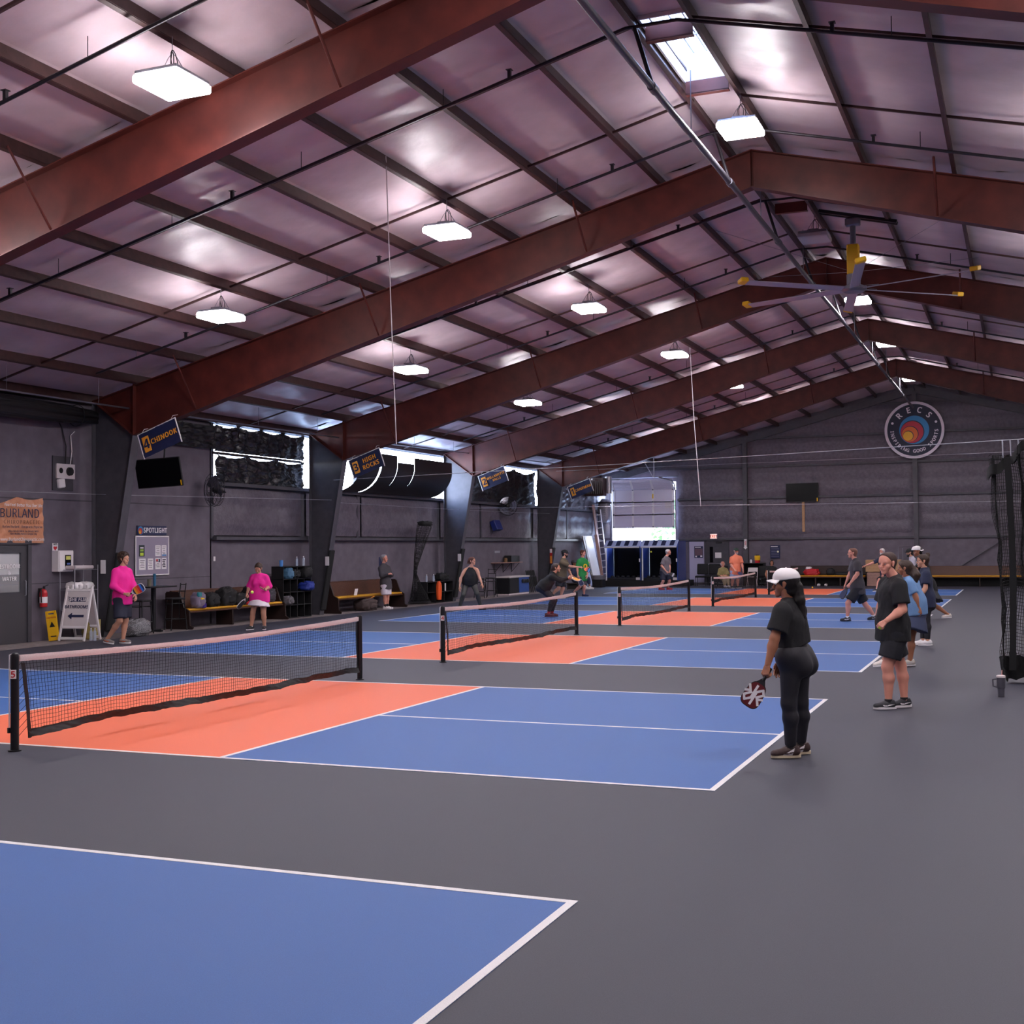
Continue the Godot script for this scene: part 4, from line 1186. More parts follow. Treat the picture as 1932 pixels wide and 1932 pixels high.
	var fnn := FastNoiseLite.new()
	fnn.seed = 8
	var nm := MB.new()
	var prof := func(y: float) -> float: return 0.05 + 0.5 * pow(maxf(0.0, (1.15 - y) / 1.15), 1.3) if y < 1.15 else 0.05 + 0.3 * pow((y - 1.15) / 1.55, 0.8)
	var cen := func(y: float) -> Vector3: return Vector3(0.0, y, -0.75 * pow(maxf(0.0, (y - 1.15) / 1.55), 1.2) - 0.35 * maxf(0.0, (1.0 - y)))
	for j in 34:
		var p := []
		for i in 12:
			var y := 0.08 + 2.62 * i / 11.0
			var a := TAU * j / 34.0 + 0.3 * sin(y * 2.0)
			var r: float = prof.call(y) * (1.0 + 0.25 * fnn.get_noise_2d(j * 40.0, y * 60.0))
			var ce: Vector3 = cen.call(y)
			p.append(ce + Vector3(cos(a) * r * 0.6, 0, sin(a) * r))
		nm.tube(p, 0.005, 3, false)
	for i in 44:
		var y := 0.1 + 2.58 * i / 43.0
		var p := []
		for j in 17:
			var a := TAU * j / 16.0
			var r: float = prof.call(y)
			var ce: Vector3 = cen.call(y)
			p.append(ce + Vector3(cos(a) * r * 0.6, 0.02 * sin(a * 3.0), sin(a) * r))
		nm.tube(p, 0.004, 3, false)
	var nn := part(t, "netting", nm, M.black_matte)
	nn.set_meta("kind", "stuff")
	part(t, "tie", MB.new().lathe([Vector2(0.05, 1.12), Vector2(0.075, 1.15), Vector2(0.05, 1.18)], 10), M.black)
	part(t, "frame_top", blob(MB.new(), Vector3(0, 2.72, -0.75), Vector3(0.16, 0.09, 0.36), 41, 0.4, 8.0), M.black_matte)
	part(t, "foot_ring", MB.new().lathe([Vector2(0.5, 0.05), Vector2(0.56, 0.09), Vector2(0.5, 0.13)], 20, Transform3D(Basis.from_scale(Vector3(0.6, 1, 1)), Vector3(0, 0, -0.3))), M.black)
	one("hanging_rope", MB.new().tube([V(-0.02, 7.95, 7.35), V(0.05, 5.6, 7.35), V(0.13, 3.49, 7.35)], 0.008, 5), M.offwhite, "pale pull rope hanging from the roof in front of the bright window", "rope", Vector3.ZERO, 0.0, "pull ropes")
	one("hanging_rope", MB.new().tube([V(-0.1, 7.95, 26.63), V(0.0, 5.6, 26.63), V(0.17, 3.06, 26.63)], 0.011, 5), M.offwhite, "pale pull rope hanging in front of the far wall", "rope", Vector3.ZERO, 0.0, "pull ropes")
	# --- far left corner: stools, shelf, kegerator
	stool("dark bar stool left of the small fridge, nearer one", V(-9.9, 0, 33.3), 0.2, false, 0.72)
	stool("dark bar stool left of the small fridge, further one", V(-9.95, 0, 34.4), 0.1, true, 0.72)
	t = thing("wall_shelf", "wall shelf on metal brackets above the small fridge", "shelf", V(WALL_X, 1.28, 36.8))
	part(t, "board", MB.new().cbox(Vector3(0.2, 0, 0), Vector3(0.4, 0.03, 2.4), 0.006), M.lumber)
	for z in [-0.9, 0.0, 0.9]:
		part(t, "bracket", MB.new().tube([Vector3(0.36, -0.02, z), Vector3(0.02, -0.38, z)], 0.014, 5).tube([Vector3(0.02, -0.02, z), Vector3(0.02, -0.4, z)], 0.014, 5), M.black_metal)
	one("storage_box", MB.new().cbox(Vector3(0, 0.13, 0), Vector3(0.3, 0.26, 0.9), 0.01), M.black, "black box on the wall shelf", "box", V(-10.2, 1.297, 37.2))
	one("small_jar", MB.new().lathe([Vector2(0, 0), Vector2(0.07, 0), Vector2(0.07, 0.14), Vector2(0.04, 0.17), Vector2(0, 0.17)], 12), mat(rgb(120, 90, 60), 0.6), "small brown jar on the wall shelf", "jar", V(-10.15, 1.297, 36.4))
	t = thing("small_fridge", "waist-high fridge with a black door and a blue door, white top", "fridge", V(-10.1, 0, 37.0))
	part(t, "cabinet", MB.new().cbox(Vector3(0, 0.36, 0), Vector3(0.55, 0.66, 2.1), 0.01), M.black_metal)
	part(t, "counter", MB.new().cbox(Vector3(0, 0.71, 0), Vector3(0.62, 0.06, 2.2), 0.01), M.offwhite)
	part(t, "plinth", MB.new().box(Vector3(0, 0.03, 0), Vector3(0.56, 0.06, 2.1)), M.offwhite)
	part(t, "door", MB.new().cbox(Vector3(0.285, 0.37, 0.55), Vector3(0.03, 0.6, 0.95), 0.01), M.black)
	part(t, "door", MB.new().cbox(Vector3(0.285, 0.37, -0.5), Vector3(0.03, 0.6, 1.05), 0.01), mat(rgb(50, 80, 150), 0.4), "blue door")
	for z in [-0.3, -0.55, -0.8]:
		part(t, "hung_cap", blob(MB.new(), Vector3(0.33, 0.52, z), Vector3(0.05, 0.08, 0.1), 60 + int(z * 10), 0.2), M.black)
	for k in 5:
		var fc := thing("folded_chair", "folded dark chair leaning on the wall by the furthest column, number %s from the left" % ["one", "two", "three", "four", "five"][k], "chair", V(-10.0, 0, 38.75 + 0.2 * k), 0.0, "folded chairs against the left wall")
		var fb := Basis(Vector3.BACK, 0.22)
		for sz in [-1.0, 1.0]:
			part(fc, "leg", MB.new().tube([fb * Vector3(0, 0.0, sz * 0.08), fb * Vector3(0, 0.95, sz * 0.08)], 0.013, 5), M.black_metal)
		part(fc, "backrest", MB.new().cbox(fb * Vector3(0.0, 0.82, 0), Vector3(0.03, 0.2, 0.16), 0.008, fb), M.black)
		part(fc, "seat", MB.new().cbox(fb * Vector3(0.04, 0.45, 0), Vector3(0.03, 0.42, 0.15), 0.008, fb), M.black)
	one("blue_box", MB.new().cbox(Vector3.ZERO, Vector3(0.2, 0.4, 0.6), 0.01, Basis(Vector3.BACK, 0.4)), mat(rgb(24, 40, 110), 0.4), "dark blue box mounted high on the left wall near the black fan", "wall box", V(-10.2, 2.75, 35.6))
	one("wall_duct_plate", MB.new().cbox(Vector3.ZERO, Vector3(0.03, 0.1, 0.55), 0.004), M.steel, "thin pale plate on the wall above the shelf", "plate", V(WALL_X + 0.015, 1.71, 36.2))

func wall_fan(label: String, at: Vector3, r: float, turn: float) -> void:
	var t := thing("wall_fan", label, "fan", at, turn, "caged wall fans")
	var cage := MB.new()
	for k in 4:
		var rr: float = r * [1.0, 0.97, 0.7, 0.4][k]
		var zz: float = [0.0, 0.09, 0.13, 0.15][k]
		for sg in ([1.0] if k == 0 else [1.0, -1.0]):
			var p := []
			for j in 29:
				var a := TAU * j / 28.0
				p.append(Vector3(cos(a) * rr, sin(a) * rr, zz * sg))
			cage.tube(p, 0.006, 4, false)
	for j in 28:
		var a := TAU * j / 28.0
		var d := Vector3(cos(a), sin(a), 0)
		for sg in [1.0, -1.0]:
			cage.tube([d * r * 0.15 + Vector3(0, 0, 0.15 * sg), d * r * 0.7 + Vector3(0, 0, 0.13 * sg), d * r * 0.97 + Vector3(0, 0, 0.08 * sg), d * r], 0.003, 3, false)
	var c := part(t, "cage", cage, M.black_metal)
	c.set_meta("kind", "stuff")
	for j in 3:
		var bl := MB.new().sheet(func(u: float, w: float) -> Vector3:
			var a := TAU * j / 3.0 + (u - 0.5) * 1.3
			var rr := lerpf(0.07, r * 0.88, w)
			return Vector3(cos(a) * rr, sin(a) * rr, (u - 0.5) * 0.1), 8, 6, 0.004)
		part(t, "blade", bl, M.galv)
	part(t, "motor", MB.new().lathe([Vector2(0, -0.2), Vector2(0.09, -0.2), Vector2(0.1, -0.05), Vector2(0.06, 0.04), Vector2(0, 0.05)], 16, Transform3D(Basis(Vector3.RIGHT, PI / 2), Vector3.ZERO)), M.black)
	part(t, "bracket", MB.new().tube([Vector3(0, 0, -0.15), Vector3(0.0, -0.05, -0.3), Vector3(-0.45, -0.05, -0.3)], 0.025, 6), M.black_metal)

func disc(mb: MB, c: Vector2, r: float, z: float, T: Transform3D, seg := 40) -> void:
	var p := PackedVector2Array()
	for j in seg:
		p.append(c + Vector2(cos(TAU * j / seg), sin(TAU * j / seg)) * r)
	mb.extrude(p, 0.004, T * Transform3D(Basis.IDENTITY, Vector3(0, 0, z)))

func rings_emblem(parent: Node3D, at: Vector3, b: Basis, s: float) -> void: # nested rings touching at lower left
	var cols := [rgb(42, 132, 190), rgb(22, 26, 52), rgb(190, 34, 62), rgb(22, 26, 52), rgb(224, 108, 40), rgb(22, 26, 52), rgb(238, 178, 44)]
	var rad := [1.0, 0.8, 0.76, 0.56, 0.53, 0.36, 0.33]
	for i in 7:
		var k: float = 1.0 - rad[i]
		var m := MB.new()
		disc(m, Vector2(-k * 0.62, -k * 0.62) * s, rad[i] * s, 0.002 * i, Transform3D(b, at))
		part(parent, "emblem_ring", m, mat(cols[i], 0.5))

# ---------------------------------------------------------------- far end of the hall
func poster(label: String, x: float, y: float, w: float, h: float, kind: int) -> void:
	var t := thing("wall_poster", label, "poster", V(x, y, BACK_D - 0.06))
	part(t, "sheet", MB.new().box(Vector3.ZERO, Vector3(w, h, 0.01)), M.navy)
	part(t, "heading", MB.new().box(Vector3(-w * 0.08, h * 0.4, 0.007), Vector3(w * 0.7, h * 0.06, 0.003)), M.white)
	if kind == 0:
		part(t, "picture", MB.new().box(Vector3(0, 0, 0.007), Vector3(w * 0.9, h * 0.6, 0.003)), mat(rgb(170, 130, 150), 0.7, 0, [15, 0.05, 0.3, 0.3]))
		part(t, "print_block", MB.new().box(Vector3(-w * 0.3, -h * 0.38, 0.007), Vector3(w * 0.2, h * 0.12, 0.003)), M.white)
		part(t, "print_block", MB.new().box(Vector3(w * 0.3, -h * 0.36, 0.007), Vector3(w * 0.22, h * 0.14, 0.003)), M.white)
	else:
		for k in 6:
			part(t, "text_line", MB.new().box(Vector3(0, h * (0.26 - 0.12 * k), 0.007), Vector3(w * 0.78, h * 0.025, 0.003)), mat(rgb(120, 120, 150), 0.7))

func sitting_chair(label: String, at: Vector3, turn: float, h := 0.44) -> void:
	var t := thing("waiting_chair", label, "chair", at, turn, "black waiting chairs")
	part(t, "seat", MB.new().cbox(Vector3(0, h - 0.005, 0), Vector3(0.52, 0.09, 0.5), 0.03), M.cloth_black)
	part(t, "backrest", MB.new().cbox(Vector3(0, h + 0.34, -0.24), Vector3(0.52, 0.5, 0.08), 0.03, Basis(Vector3.RIGHT, -0.12)), M.cloth_black)
	for sx in [-1.0, 1.0]:
		part(t, "side_frame", MB.new().tube([Vector3(sx * 0.25, 0, 0.22), Vector3(sx * 0.25, h - 0.02, 0.2), Vector3(sx * 0.25, h - 0.02, -0.22), Vector3(sx * 0.25, 0, -0.26)], 0.014, 6), M.black_metal)
	part(t, "cross_bar", MB.new().tube([Vector3(-0.25, 0.14, -0.2), Vector3(0.25, 0.14, -0.2)], 0.011, 5), M.steel)

func booth(label: String, x0: float, x1: float) -> void:
	var t := thing("game_booth", label, "booth", V((x0 + x1) * 0.5, 0.27, 47.9), 0.0, "blue game booths")
	var w := x1 - x0
	var h := 1.62
	var blue := mat(rgb(36, 58, 128), 0.35)
	var side := PackedVector2Array([Vector2(-0.75, 0), Vector2(0.75, 0), Vector2(0.75, h), Vector2(0.55, h + 0.22), Vector2(-0.75, h + 0.22)])
	for s in [-1.0, 1.0]:
		part(t, "side_panel", MB.new().extrude(side, 0.05, Transform3D(Basis(Vector3(0, 0, 1), Vector3.UP, Vector3(-1, 0, 0)), Vector3(s * (w * 0.5 - 0.02) + 0.025, 0, 0))), blue)
	part(t, "back_screen", MB.new().box(Vector3(0, h * 0.5 + 0.08, -0.4), Vector3(w - 0.1, h, 0.03)), M.screen)
	part(t, "floor_tray", MB.new().cbox(Vector3(0, 0.06, 0.1), Vector3(w - 0.1, 0.12, 1.2), 0.01), M.black)
	for k in 6:
		part(t, "ball_gap", blob(MB.new(), Vector3(-w * 0.38 + w * 0.76 * k / 5.0, 0.16, 0.4), Vector3(0.08, 0.06, 0.08), 5 + k, 0.1), M.black_metal)
	var pale := mat(rgb(176, 190, 230), 0.4)
	var can := MB.new()
	var ca := Vector3(0, h + 0.12, 0.78)
	var cb := Basis(Vector3.RIGHT, 0.62)
	part(t, "canopy", MB.new().cbox(ca, Vector3(w + 0.02, 0.04, 0.52), 0.01, cb), pale)
	for k in 4:
		part(t, "canopy_panel", MB.new().box(ca + cb * Vector3(-w * 0.36 + w * 0.24 * k, 0.024, 0.0), Vector3(w * 0.12, 0.01, 0.4), cb), M.navy)
	part(t, "canopy_lip", MB.new().cbox(ca + cb * Vector3(0, -0.02, 0.27), Vector3(w + 0.0, 0.06, 0.04), 0.01, cb), M.white)
	part(t, "corner_post", MB.new().cbox(Vector3(-w * 0.5 + 0.03, h * 0.5, 0.77), Vector3(0.05, h, 0.05), 0.01), M.white)
	part(t, "control_box", MB.new().cbox(Vector3(w * 0.5 - 0.06, 0.95, 0.76), Vector3(0.05, 0.16, 0.05), 0.01), M.white)
	part(t, "coin_plate", MB.new().cbox(Vector3(w * 0.5 - 0.15, 0.08, 0.74), Vector3(0.2, 0.12, 0.04), 0.01), M.offwhite)

func build_back_side() -> void:
	# outside world past the garage door
	var g := struct("outdoor_ground")
	part(g, "paving", MB.new().box(V(-8.0, -0.2, 90.0), Vector3(160, 0.3, 80)), mat(rgb(176, 174, 168), 0.9))
	part(g, "paving", MB.new().box(V(-51.0, -0.2, 10.0), Vector3(80, 0.3, 120)), mat(rgb(176, 174, 168), 0.9))
	var tr := thing("tree", "sunlit green tree seen through the open garage door", "tree", V(-9.0, 0, 62.0))
	part(tr, "trunk", MB.new().tube([Vector3(0, 0, 0), Vector3(0.1, 1.5, 0), Vector3(0, 3.2, 0.1)], [0.2, 0.15, 0.08], 8), M.wood)
	var lf := MB.new()
	for k in 1500:
		var d := Vector3(rng.randf_range(-1, 1), rng.randf_range(-1, 1), rng.randf_range(-1, 1))
		if d.length() > 1.0:
			continue
		var c := Vector3(0, 3.3, 0) + d * Vector3(2.6, 2.2, 2.2)
		var b := Basis.from_euler(Vector3(rng.randf() * TAU, rng.randf() * TAU, 0)) * 0.16
		lf.quad(c + b * Vector3(-1, 0, 0), c + b * Vector3(0, 0.2, 1), c + b * Vector3(1, 0, 0), c + b * Vector3(0, 0.2, -1))
	var lm := mat(rgb(96, 140, 70), 0.6)
	lm.backlight_enabled = true
	lm.backlight = Color(0.2, 0.3, 0.1)
	part(tr, "foliage", lf, lm).set_meta("kind", "stuff")
	# sectional garage door, half raised
	var d := struct("door_2")
	var x0 := -9.66
	var x1 := -6.54
	var zz := BACK_D - 0.12
	var gm := mat(rgb(214, 206, 220), 0.5)
	for k in 4:
		var y0: float = [2.8, 3.41, 4.02, 4.64][k]
		var m := MB.new()
		var bs := Basis.IDENTITY
		var c := V((x0 + x1) * 0.5, y0 + 0.3, zz)
		if k == 3:
			bs = Basis(Vector3.RIGHT, 0.75)
			c = V((x0 + x1) * 0.5, y0 + 0.21, zz - 0.21)
		m.box(c, Vector3(x1 - x0, 0.66, 0.03), bs)
		for r in 6:
			m.box(c + bs * Vector3(0, -0.25 + 0.1 * r, 0.018), Vector3(x1 - x0 - 0.1, 0.035, 0.012), bs)
		var sec := part(d, "door_section", m, gm)
		for q in [0.02, 0.335, 0.66, 0.98]:
			part(sec, "stile", MB.new().box(c + bs * Vector3((q - 0.5) * (x1 - x0), 0, 0.03), Vector3(0.1, 0.59, 0.02), bs), M.white)
			part(sec, "hinge", MB.new().box(c + bs * Vector3((q - 0.5) * (x1 - x0), -0.29, 0.045), Vector3(0.07, 0.09, 0.02), bs), M.galv)
	part(d, "caution_label", MB.new().box(V(lerpf(x0, x1, 0.66), 4.3, zz - 0.045), Vector3(0.06, 0.22, 0.004)), M.yellow)
	part(d, "paper_label", MB.new().box(V(x1 - 0.3, 3.85, zz - 0.05), Vector3(0.3, 0.28, 0.004)), M.offwhite)
	for x in [x0 - 0.05, x1 + 0.05]:
		part(d, "track", MB.new().tube([V(x, 0, zz), V(x, 4.5, zz), V(x, 4.85, zz - 0.2), V(x, 5.0, zz - 0.6), V(x, 5.05, zz - 3.0)], 0.035, 6), M.steel)
	part(d, "torsion_shaft", MB.new().tube([V(x0 - 0.2, 5.22, zz - 0.1), V(x1 + 0.2, 5.22, zz - 0.1)], 0.03, 8), M.galv)
	part(d, "track_hanger", MB.new().tube([V(x1 - 0.3, 5.05, zz - 2.6), V(x1 - 0.9, 6.1, zz - 2.6)], 0.02, 5), M.steel)
	part(d, "track_hanger", MB.new().tube([V(x1 - 0.3, 5.05, zz - 2.5), V(x1 - 0.3, 6.2, zz - 2.5)], 0.02, 5), M.steel)
	# plinth and two booths
	one("booth_plinth", MB.new().cbox(V(-7.6, 0.135, 47.85), Vector3(4.0, 0.27, 2.0), 0.01), M.black_matte, "low dark plinth under the two blue booths", "platform")
	booth("blue game booth with striped canopy, left of the two by the garage door", -9.45, -7.72)
	booth("blue game booth with striped canopy behind the white-haired player", -7.66, -5.93)
	# lighter wall board with poster, back door, exit sign
	one("pale_wall_board", MB.new().cbox(V(-5.5, 1.1, BACK_D - 0.03), Vector3(0.72, 1.95, 0.05), 0.006), mat(rgb(176, 170, 196), 0.7), "pale lilac board beside the back door", "board")
	poster("navy poster with a group photo beside the back door", -5.4, 1.58, 0.42, 0.56, 0)
	poster("navy poster with lines of text to the right of the wall post", -1.76, 1.56, 0.46, 0.62, 1)
	var d3 := struct("door_3")
	part(d3, "door_frame", MB.new().box(V(-5.06, 1.08, BACK_D - 0.05), Vector3(0.08, 2.16, 0.1)).box(V(-3.98, 1.08, BACK_D - 0.05), Vector3(0.08, 2.16, 0.1)).box(V(-4.52, 2.12, BACK_D - 0.05), Vector3(1.1, 0.08, 0.1)), M.wall_dark)
	var leaf := part(d3, "door_leaf", MB.new().cbox(V(-4.52, 1.04, BACK_D - 0.05), Vector3(1.0, 2.06, 0.05), 0.006), M.wall_dark)
	part(leaf, "window_slot", MB.new().box(V(-4.78, 1.45, BACK_D - 0.08), Vector3(0.16, 0.75, 0.01)), M.screen)
	part(leaf, "push_bar", MB.new().cbox(V(-4.52, 1.0, BACK_D - 0.11), Vector3(0.8, 0.07, 0.06), 0.01), M.steel)
	part(leaf, "door_closer", MB.new().cbox(V(-4.4, 2.02, BACK_D - 0.11), Vector3(0.3, 0.07, 0.07), 0.01), M.black_metal)
	part(leaf, "notice", MB.new().box(V(-4.45, 1.42, BACK_D - 0.08), Vector3(0.3, 0.26, 0.006)), M.white)
	var em := part(leaf, "red_notice", MB.new().box(V(-4.52, 0.84, BACK_D - 0.085), Vector3(0.72, 0.16, 0.008)), mat(rgb(206, 30, 80), 0.5))
	lettering(em, "Emergency", 0.12, V(-4.52, 0.84, BACK_D - 0.092), Basis.IDENTITY, M.white)
	var ex := thing("exit_sign", "lit white and red exit sign above the back door", "sign", V(-4.63, 2.32, BACK_D - 0.2))
	part(ex, "box", MB.new().cbox(Vector3.ZERO, Vector3(0.34, 0.24, 0.08), 0.01), M.white)
	part(ex, "lit_face", MB.new().box(Vector3(0, 0, 0.042), Vector3(0.3, 0.19, 0.004)), glow(Color(1.0, 0.75, 0.7), 1.1))
	lettering(ex, "EXIT", 0.17, Vector3(0, 0, 0.046), Basis.IDENTITY, M.red)
	var ar := thing("fire_arrow_sign", "narrow red and white arrow sign on the grey wall post", "sign", V(-3.1, 1.93, BACK_D - 0.3))
	part(ar, "plate", MB.new().extrude(PackedVector2Array([Vector2(-0.06, 0.24), Vector2(0.06, 0.24), Vector2(0.06, -0.14), Vector2(0.1, -0.14), Vector2(0, -0.24), Vector2(-0.1, -0.14), Vector2(-0.06, -0.14)]), 0.008), M.white)
	lettering(ar, "FIRE", 0.1, Vector3(0, 0.05, 0.011), Basis(Vector3.BACK, -PI / 2), M.red)
	sitting_chair("black waiting chair left of two, near the back door", V(-5.0, 0, 47.9), 0.0)
	sitting_chair("black waiting chair right of two, beside the seated man in olive", V(-4.44, 0, 47.9), 0.0)
	sitting_chair("black waiting chair under the seated man in olive", V(-3.82, 0, 47.2), 0.3, 0.34)
	sitting_chair("black waiting chair under the seated woman in black", V(-1.95, 0, 47.65), 0.39, 0.34)
	one("stump_seat", MB.new().lathe([Vector2(0, 0), Vector2(0.24, 0), Vector2(0.21, 0.1), Vector2(0.21, 0.4), Vector2(0.24, 0.47), Vector2(0, 0.48)], 16), M.wood_dark, "dark round wooden seat under the white-haired man", "stool", V(3.93, 0, 41.97))
	# black counter with drink cooler
	var ct := thing("counter_shelf", "dark counter shelf behind the far players", "counter", V(-2.65, 0, 48.6))
	part(ct, "top", MB.new().cbox(Vector3(0, 1.04, 0), Vector3(1.0, 0.04, 0.5), 0.008), M.black)
	for sx in [-1.0, 1.0]:
		part(ct, "side", MB.new().cbox(Vector3(sx * 0.47, 0.51, 0), Vector3(0.04, 1.02, 0.48), 0.006), M.black)
	part(ct, "back", MB.new().box(Vector3(0, 0.51, -0.22), Vector3(0.94, 1.0, 0.02)), M.black_matte)
	var co := thing("drink_dispenser", "red and yellow drink dispenser on the dark counter", "dispenser", V(-2.5, 1.06, 48.55))
	part(co, "base", MB.new().lathe([Vector2(0, 0), Vector2(0.12, 0), Vector2(0.13, 0.12), Vector2(0, 0.12)], 14), M.red)
	part(co, "tank", MB.new().lathe([Vector2(0.13, 0.12), Vector2(0.14, 0.3), Vector2(0.12, 0.34), Vector2(0, 0.34)], 14), M.yellow)
	part(co, "lid", MB.new().lathe([Vector2(0, 0.34), Vector2(0.1, 0.34), Vector2(0.08, 0.38), Vector2(0, 0.38)], 14), M.black)
	one("small_bottle", MB.new().lathe([Vector2(0, 0), Vector2(0.05, 0), Vector2(0.05, 0.12), Vector2(0.02, 0.16), Vector2(0, 0.16)], 10), M.white, "small white bottle beside the drink dispenser", "bottle", V(-2.8, 1.06, 48.55))
	var fc := thing("folding_chair", "beige metal folding chair in front of the dark counter", "chair", V(-2.5, 0, 47.3))
	for sx in [-1.0, 1.0]:
		part(fc, "side_frame", MB.new().tube([Vector3(sx * 0.22, 0, 0.2), Vector3(sx * 0.22, 0.45, -0.05), Vector3(sx * 0.21, 0.85, -0.22)], 0.013, 6).tube([Vector3(sx * 0.2, 0, -0.2), Vector3(sx * 0.2, 0.42, 0.16)], 0.013, 6), M.offwhite)
	part(fc, "seat", MB.new().cbox(Vector3(0, 0.44, 0.05), Vector3(0.4, 0.025, 0.38), 0.008), M.offwhite)
	part(fc, "backrest", MB.new().cbox(Vector3(0, 0.76, -0.2), Vector3(0.44, 0.2, 0.02), 0.008, Basis(Vector3.RIGHT, -0.3)), M.offwhite)
	# television on a timber post
	var tv := thing("wall_television", "black television high on the far wall above a bare timber", "television", V(-0.45, 4.3, BACK_D - 0.22))
	part(tv, "case", MB.new().cbox(Vector3.ZERO, Vector3(1.48, 0.86, 0.06), 0.01), M.black)
	part(tv, "screen", MB.new().box(Vector3(0, 0.01, 0.032), Vector3(1.44, 0.81, 0.004)), M.screen)
	part(tv, "energy_sticker", MB.new().box(Vector3(0.69, -0.34, 0.036), Vector3(0.05, 0.16, 0.003)), M.yellow)
	one("timber_post", MB.new().cbox(V(-0.42, 3.2, BACK_D - 0.12), Vector3(0.12, 1.44, 0.06), 0.006), M.pine, "bare timber on the far wall under the television", "timber")
	# bench on the far wall with belongings
	var bn := thing("wall_bench", "low wall bench with yellow cushion and belongings on the far wall", "bench", V(0.7, 0, 48.4))
	part(bn, "seat", MB.new().cbox(Vector3(0, 0.4, 0), Vector3(3.4, 0.05, 0.5), 0.01), M.wood)
	part(bn, "cushion", MB.new().cbox(Vector3(0, 0.455, 0), Vector3(3.38, 0.06, 0.48), 0.02), M.cushion)
	part(bn, "backrest", MB.new().cbox(Vector3(0, 0.72, -0.3), Vector3(3.4, 0.4, 0.05), 0.01), M.wood_dark)
	for sx in [-1.6, -0.5, 0.6, 1.6]:
		part(bn, "leg", MB.new().cbox(Vector3(sx, 0.19, 0), Vector3(0.07, 0.38, 0.4), 0.01), M.wood_dark)
	part(bn, "kick_board", MB.new().box(Vector3(0, 0.19, -0.24), Vector3(3.4, 0.38, 0.03)), M.black_matte)
	bag("sports_bag", "red bag on the far wall bench", V(0.0, 0.485, 48.35), Vector3(0.34, 0.16, 0.17), M.red, 71, "things on the far bench")
	one("white_towel", blob(MB.new(), Vector3(0, 0.05, 0), Vector3(0.14, 0.07, 0.1), 72, 0.3), M.white, "white towel on the red bag on the far bench", "towel", V(-0.12, 0.76, 48.38))
	bag("sports_bag", "squared black case on the far wall bench", V(0.85, 0.485, 48.35), Vector3(0.18, 0.17, 0.14), M.cloth_black, 73, "things on the far bench")
	one("dark_jacket", blob(MB.new(), Vector3(0, 0.06, 0), Vector3(0.34, 0.09, 0.16), 74, 0.35), M.cloth_black, "black jacket slumped on the far wall bench", "jacket", V(1.35, 0.485, 48.35))
	var wc := thing("white_cooler", "small white cooler box on the far wall bench", "cooler", V(2.0, 0.485, 48.35))
	part(wc, "body", MB.new().cbox(Vector3(0, 0.13, 0), Vector3(0.26, 0.26, 0.22), 0.02), M.white)
	part(wc, "handle", MB.new().tube([Vector3(-0.1, 0.26, 0), Vector3(-0.1, 0.36, 0), Vector3(0.1, 0.36, 0), Vector3(0.1, 0.26, 0)], 0.012, 5), M.offwhite)
	for k in 2:
		one("spare_shoe", blob(MB.new(), Vector3(0, 0.05, 0), Vector3(0.07, 0.06, 0.14), 75 + k, 0.1), M.offwhite, "pale shoe under the far wall bench, %s of the pair" % ["left", "right"][k], "shoe", V(0.35 + 0.32 * k, 0, 48.15), 0.0, "shoes under the far bench")
	# pine crate table and right-hand pew
	var cr := thing("pine_crate_table", "pale pine board table beside the seated white-haired man", "table", V(3.2, 0, 48.2))
	for k in 4:
		part(cr, "board", MB.new().cbox(Vector3(0, 1.1 - 0.13 * k, 0.3), Vector3(1.5, 0.125, 0.03), 0.005), M.pine)
	part(cr, "top_board", MB.new().cbox(Vector3(0, 1.17, 0), Vector3(1.5, 0.03, 0.62), 0.006), M.pine)
	for k in 5:
		part(cr, "lower_board", MB.new().cbox(Vector3(0, 0.08 + 0.12 * k, 0.28), Vector3(1.4, 0.11, 0.02), 0.004), M.lumber)
	part(cr, "back", MB.new().box(Vector3(0, 0.58, -0.2), Vector3(1.4, 1.1, 0.04)), M.lumber)
	var pr := thing("pew_bench", "brown pew with yellow cushion along the far right wall", "bench", V(8.2, 0, 48.3))
	part(pr, "backrest", MB.new().cbox(Vector3(0, 0.66, -0.3), Vector3(6.2, 0.46, 0.05), 0.012, Basis(Vector3.RIGHT, -0.12)), M.wood)
	part(pr, "seat", MB.new().cbox(Vector3(0, 0.4, 0), Vector3(6.2, 0.04, 0.46), 0.01), M.wood)
	part(pr, "cushion", MB.new().cbox(Vector3(0, 0.45, 0), Vector3(6.16, 0.06, 0.44), 0.022), M.cushion)
	for sx in [-3.1, -1.0, 1.0, 3.1]:
		part(pr, "support", MB.new().cbox(Vector3(sx, 0.2, -0.05), Vector3(0.05, 0.4, 0.4), 0.008), M.wood_dark)
	part(pr, "kick_board", MB.new().box(Vector3(0, 0.19, -0.24), Vector3(6.1, 0.38, 0.03)), M.black_matte)
	for sx in [-3.12, 3.12]:
		part(pr, "end_panel", MB.new().cbox(Vector3(sx, 0.45, -0.08), Vector3(0.05, 0.9, 0.62), 0.012), M.wood_dark)
	var ps := thing("pipe_stand", "thin grey pipe stand by the far wall post", "stand", V(4.25, 0, 48.0))
	part(ps, "outer_frame", MB.new().tube([Vector3(-0.4, 0, 0), Vector3(-0.4, 1.75, 0), Vector3(0.35, 1.75, 0), Vector3(0.35, 0, 0)], 0.014, 5), M.galv)
	part(ps, "inner_frame", MB.new().tube([Vector3(-0.2, 0, 0.1), Vector3(-0.2, 1.7, 0.1), Vector3(0.2, 1.7, 0.1), Vector3(0.2, 0, 0.1)], 0.012, 5), M.galv)
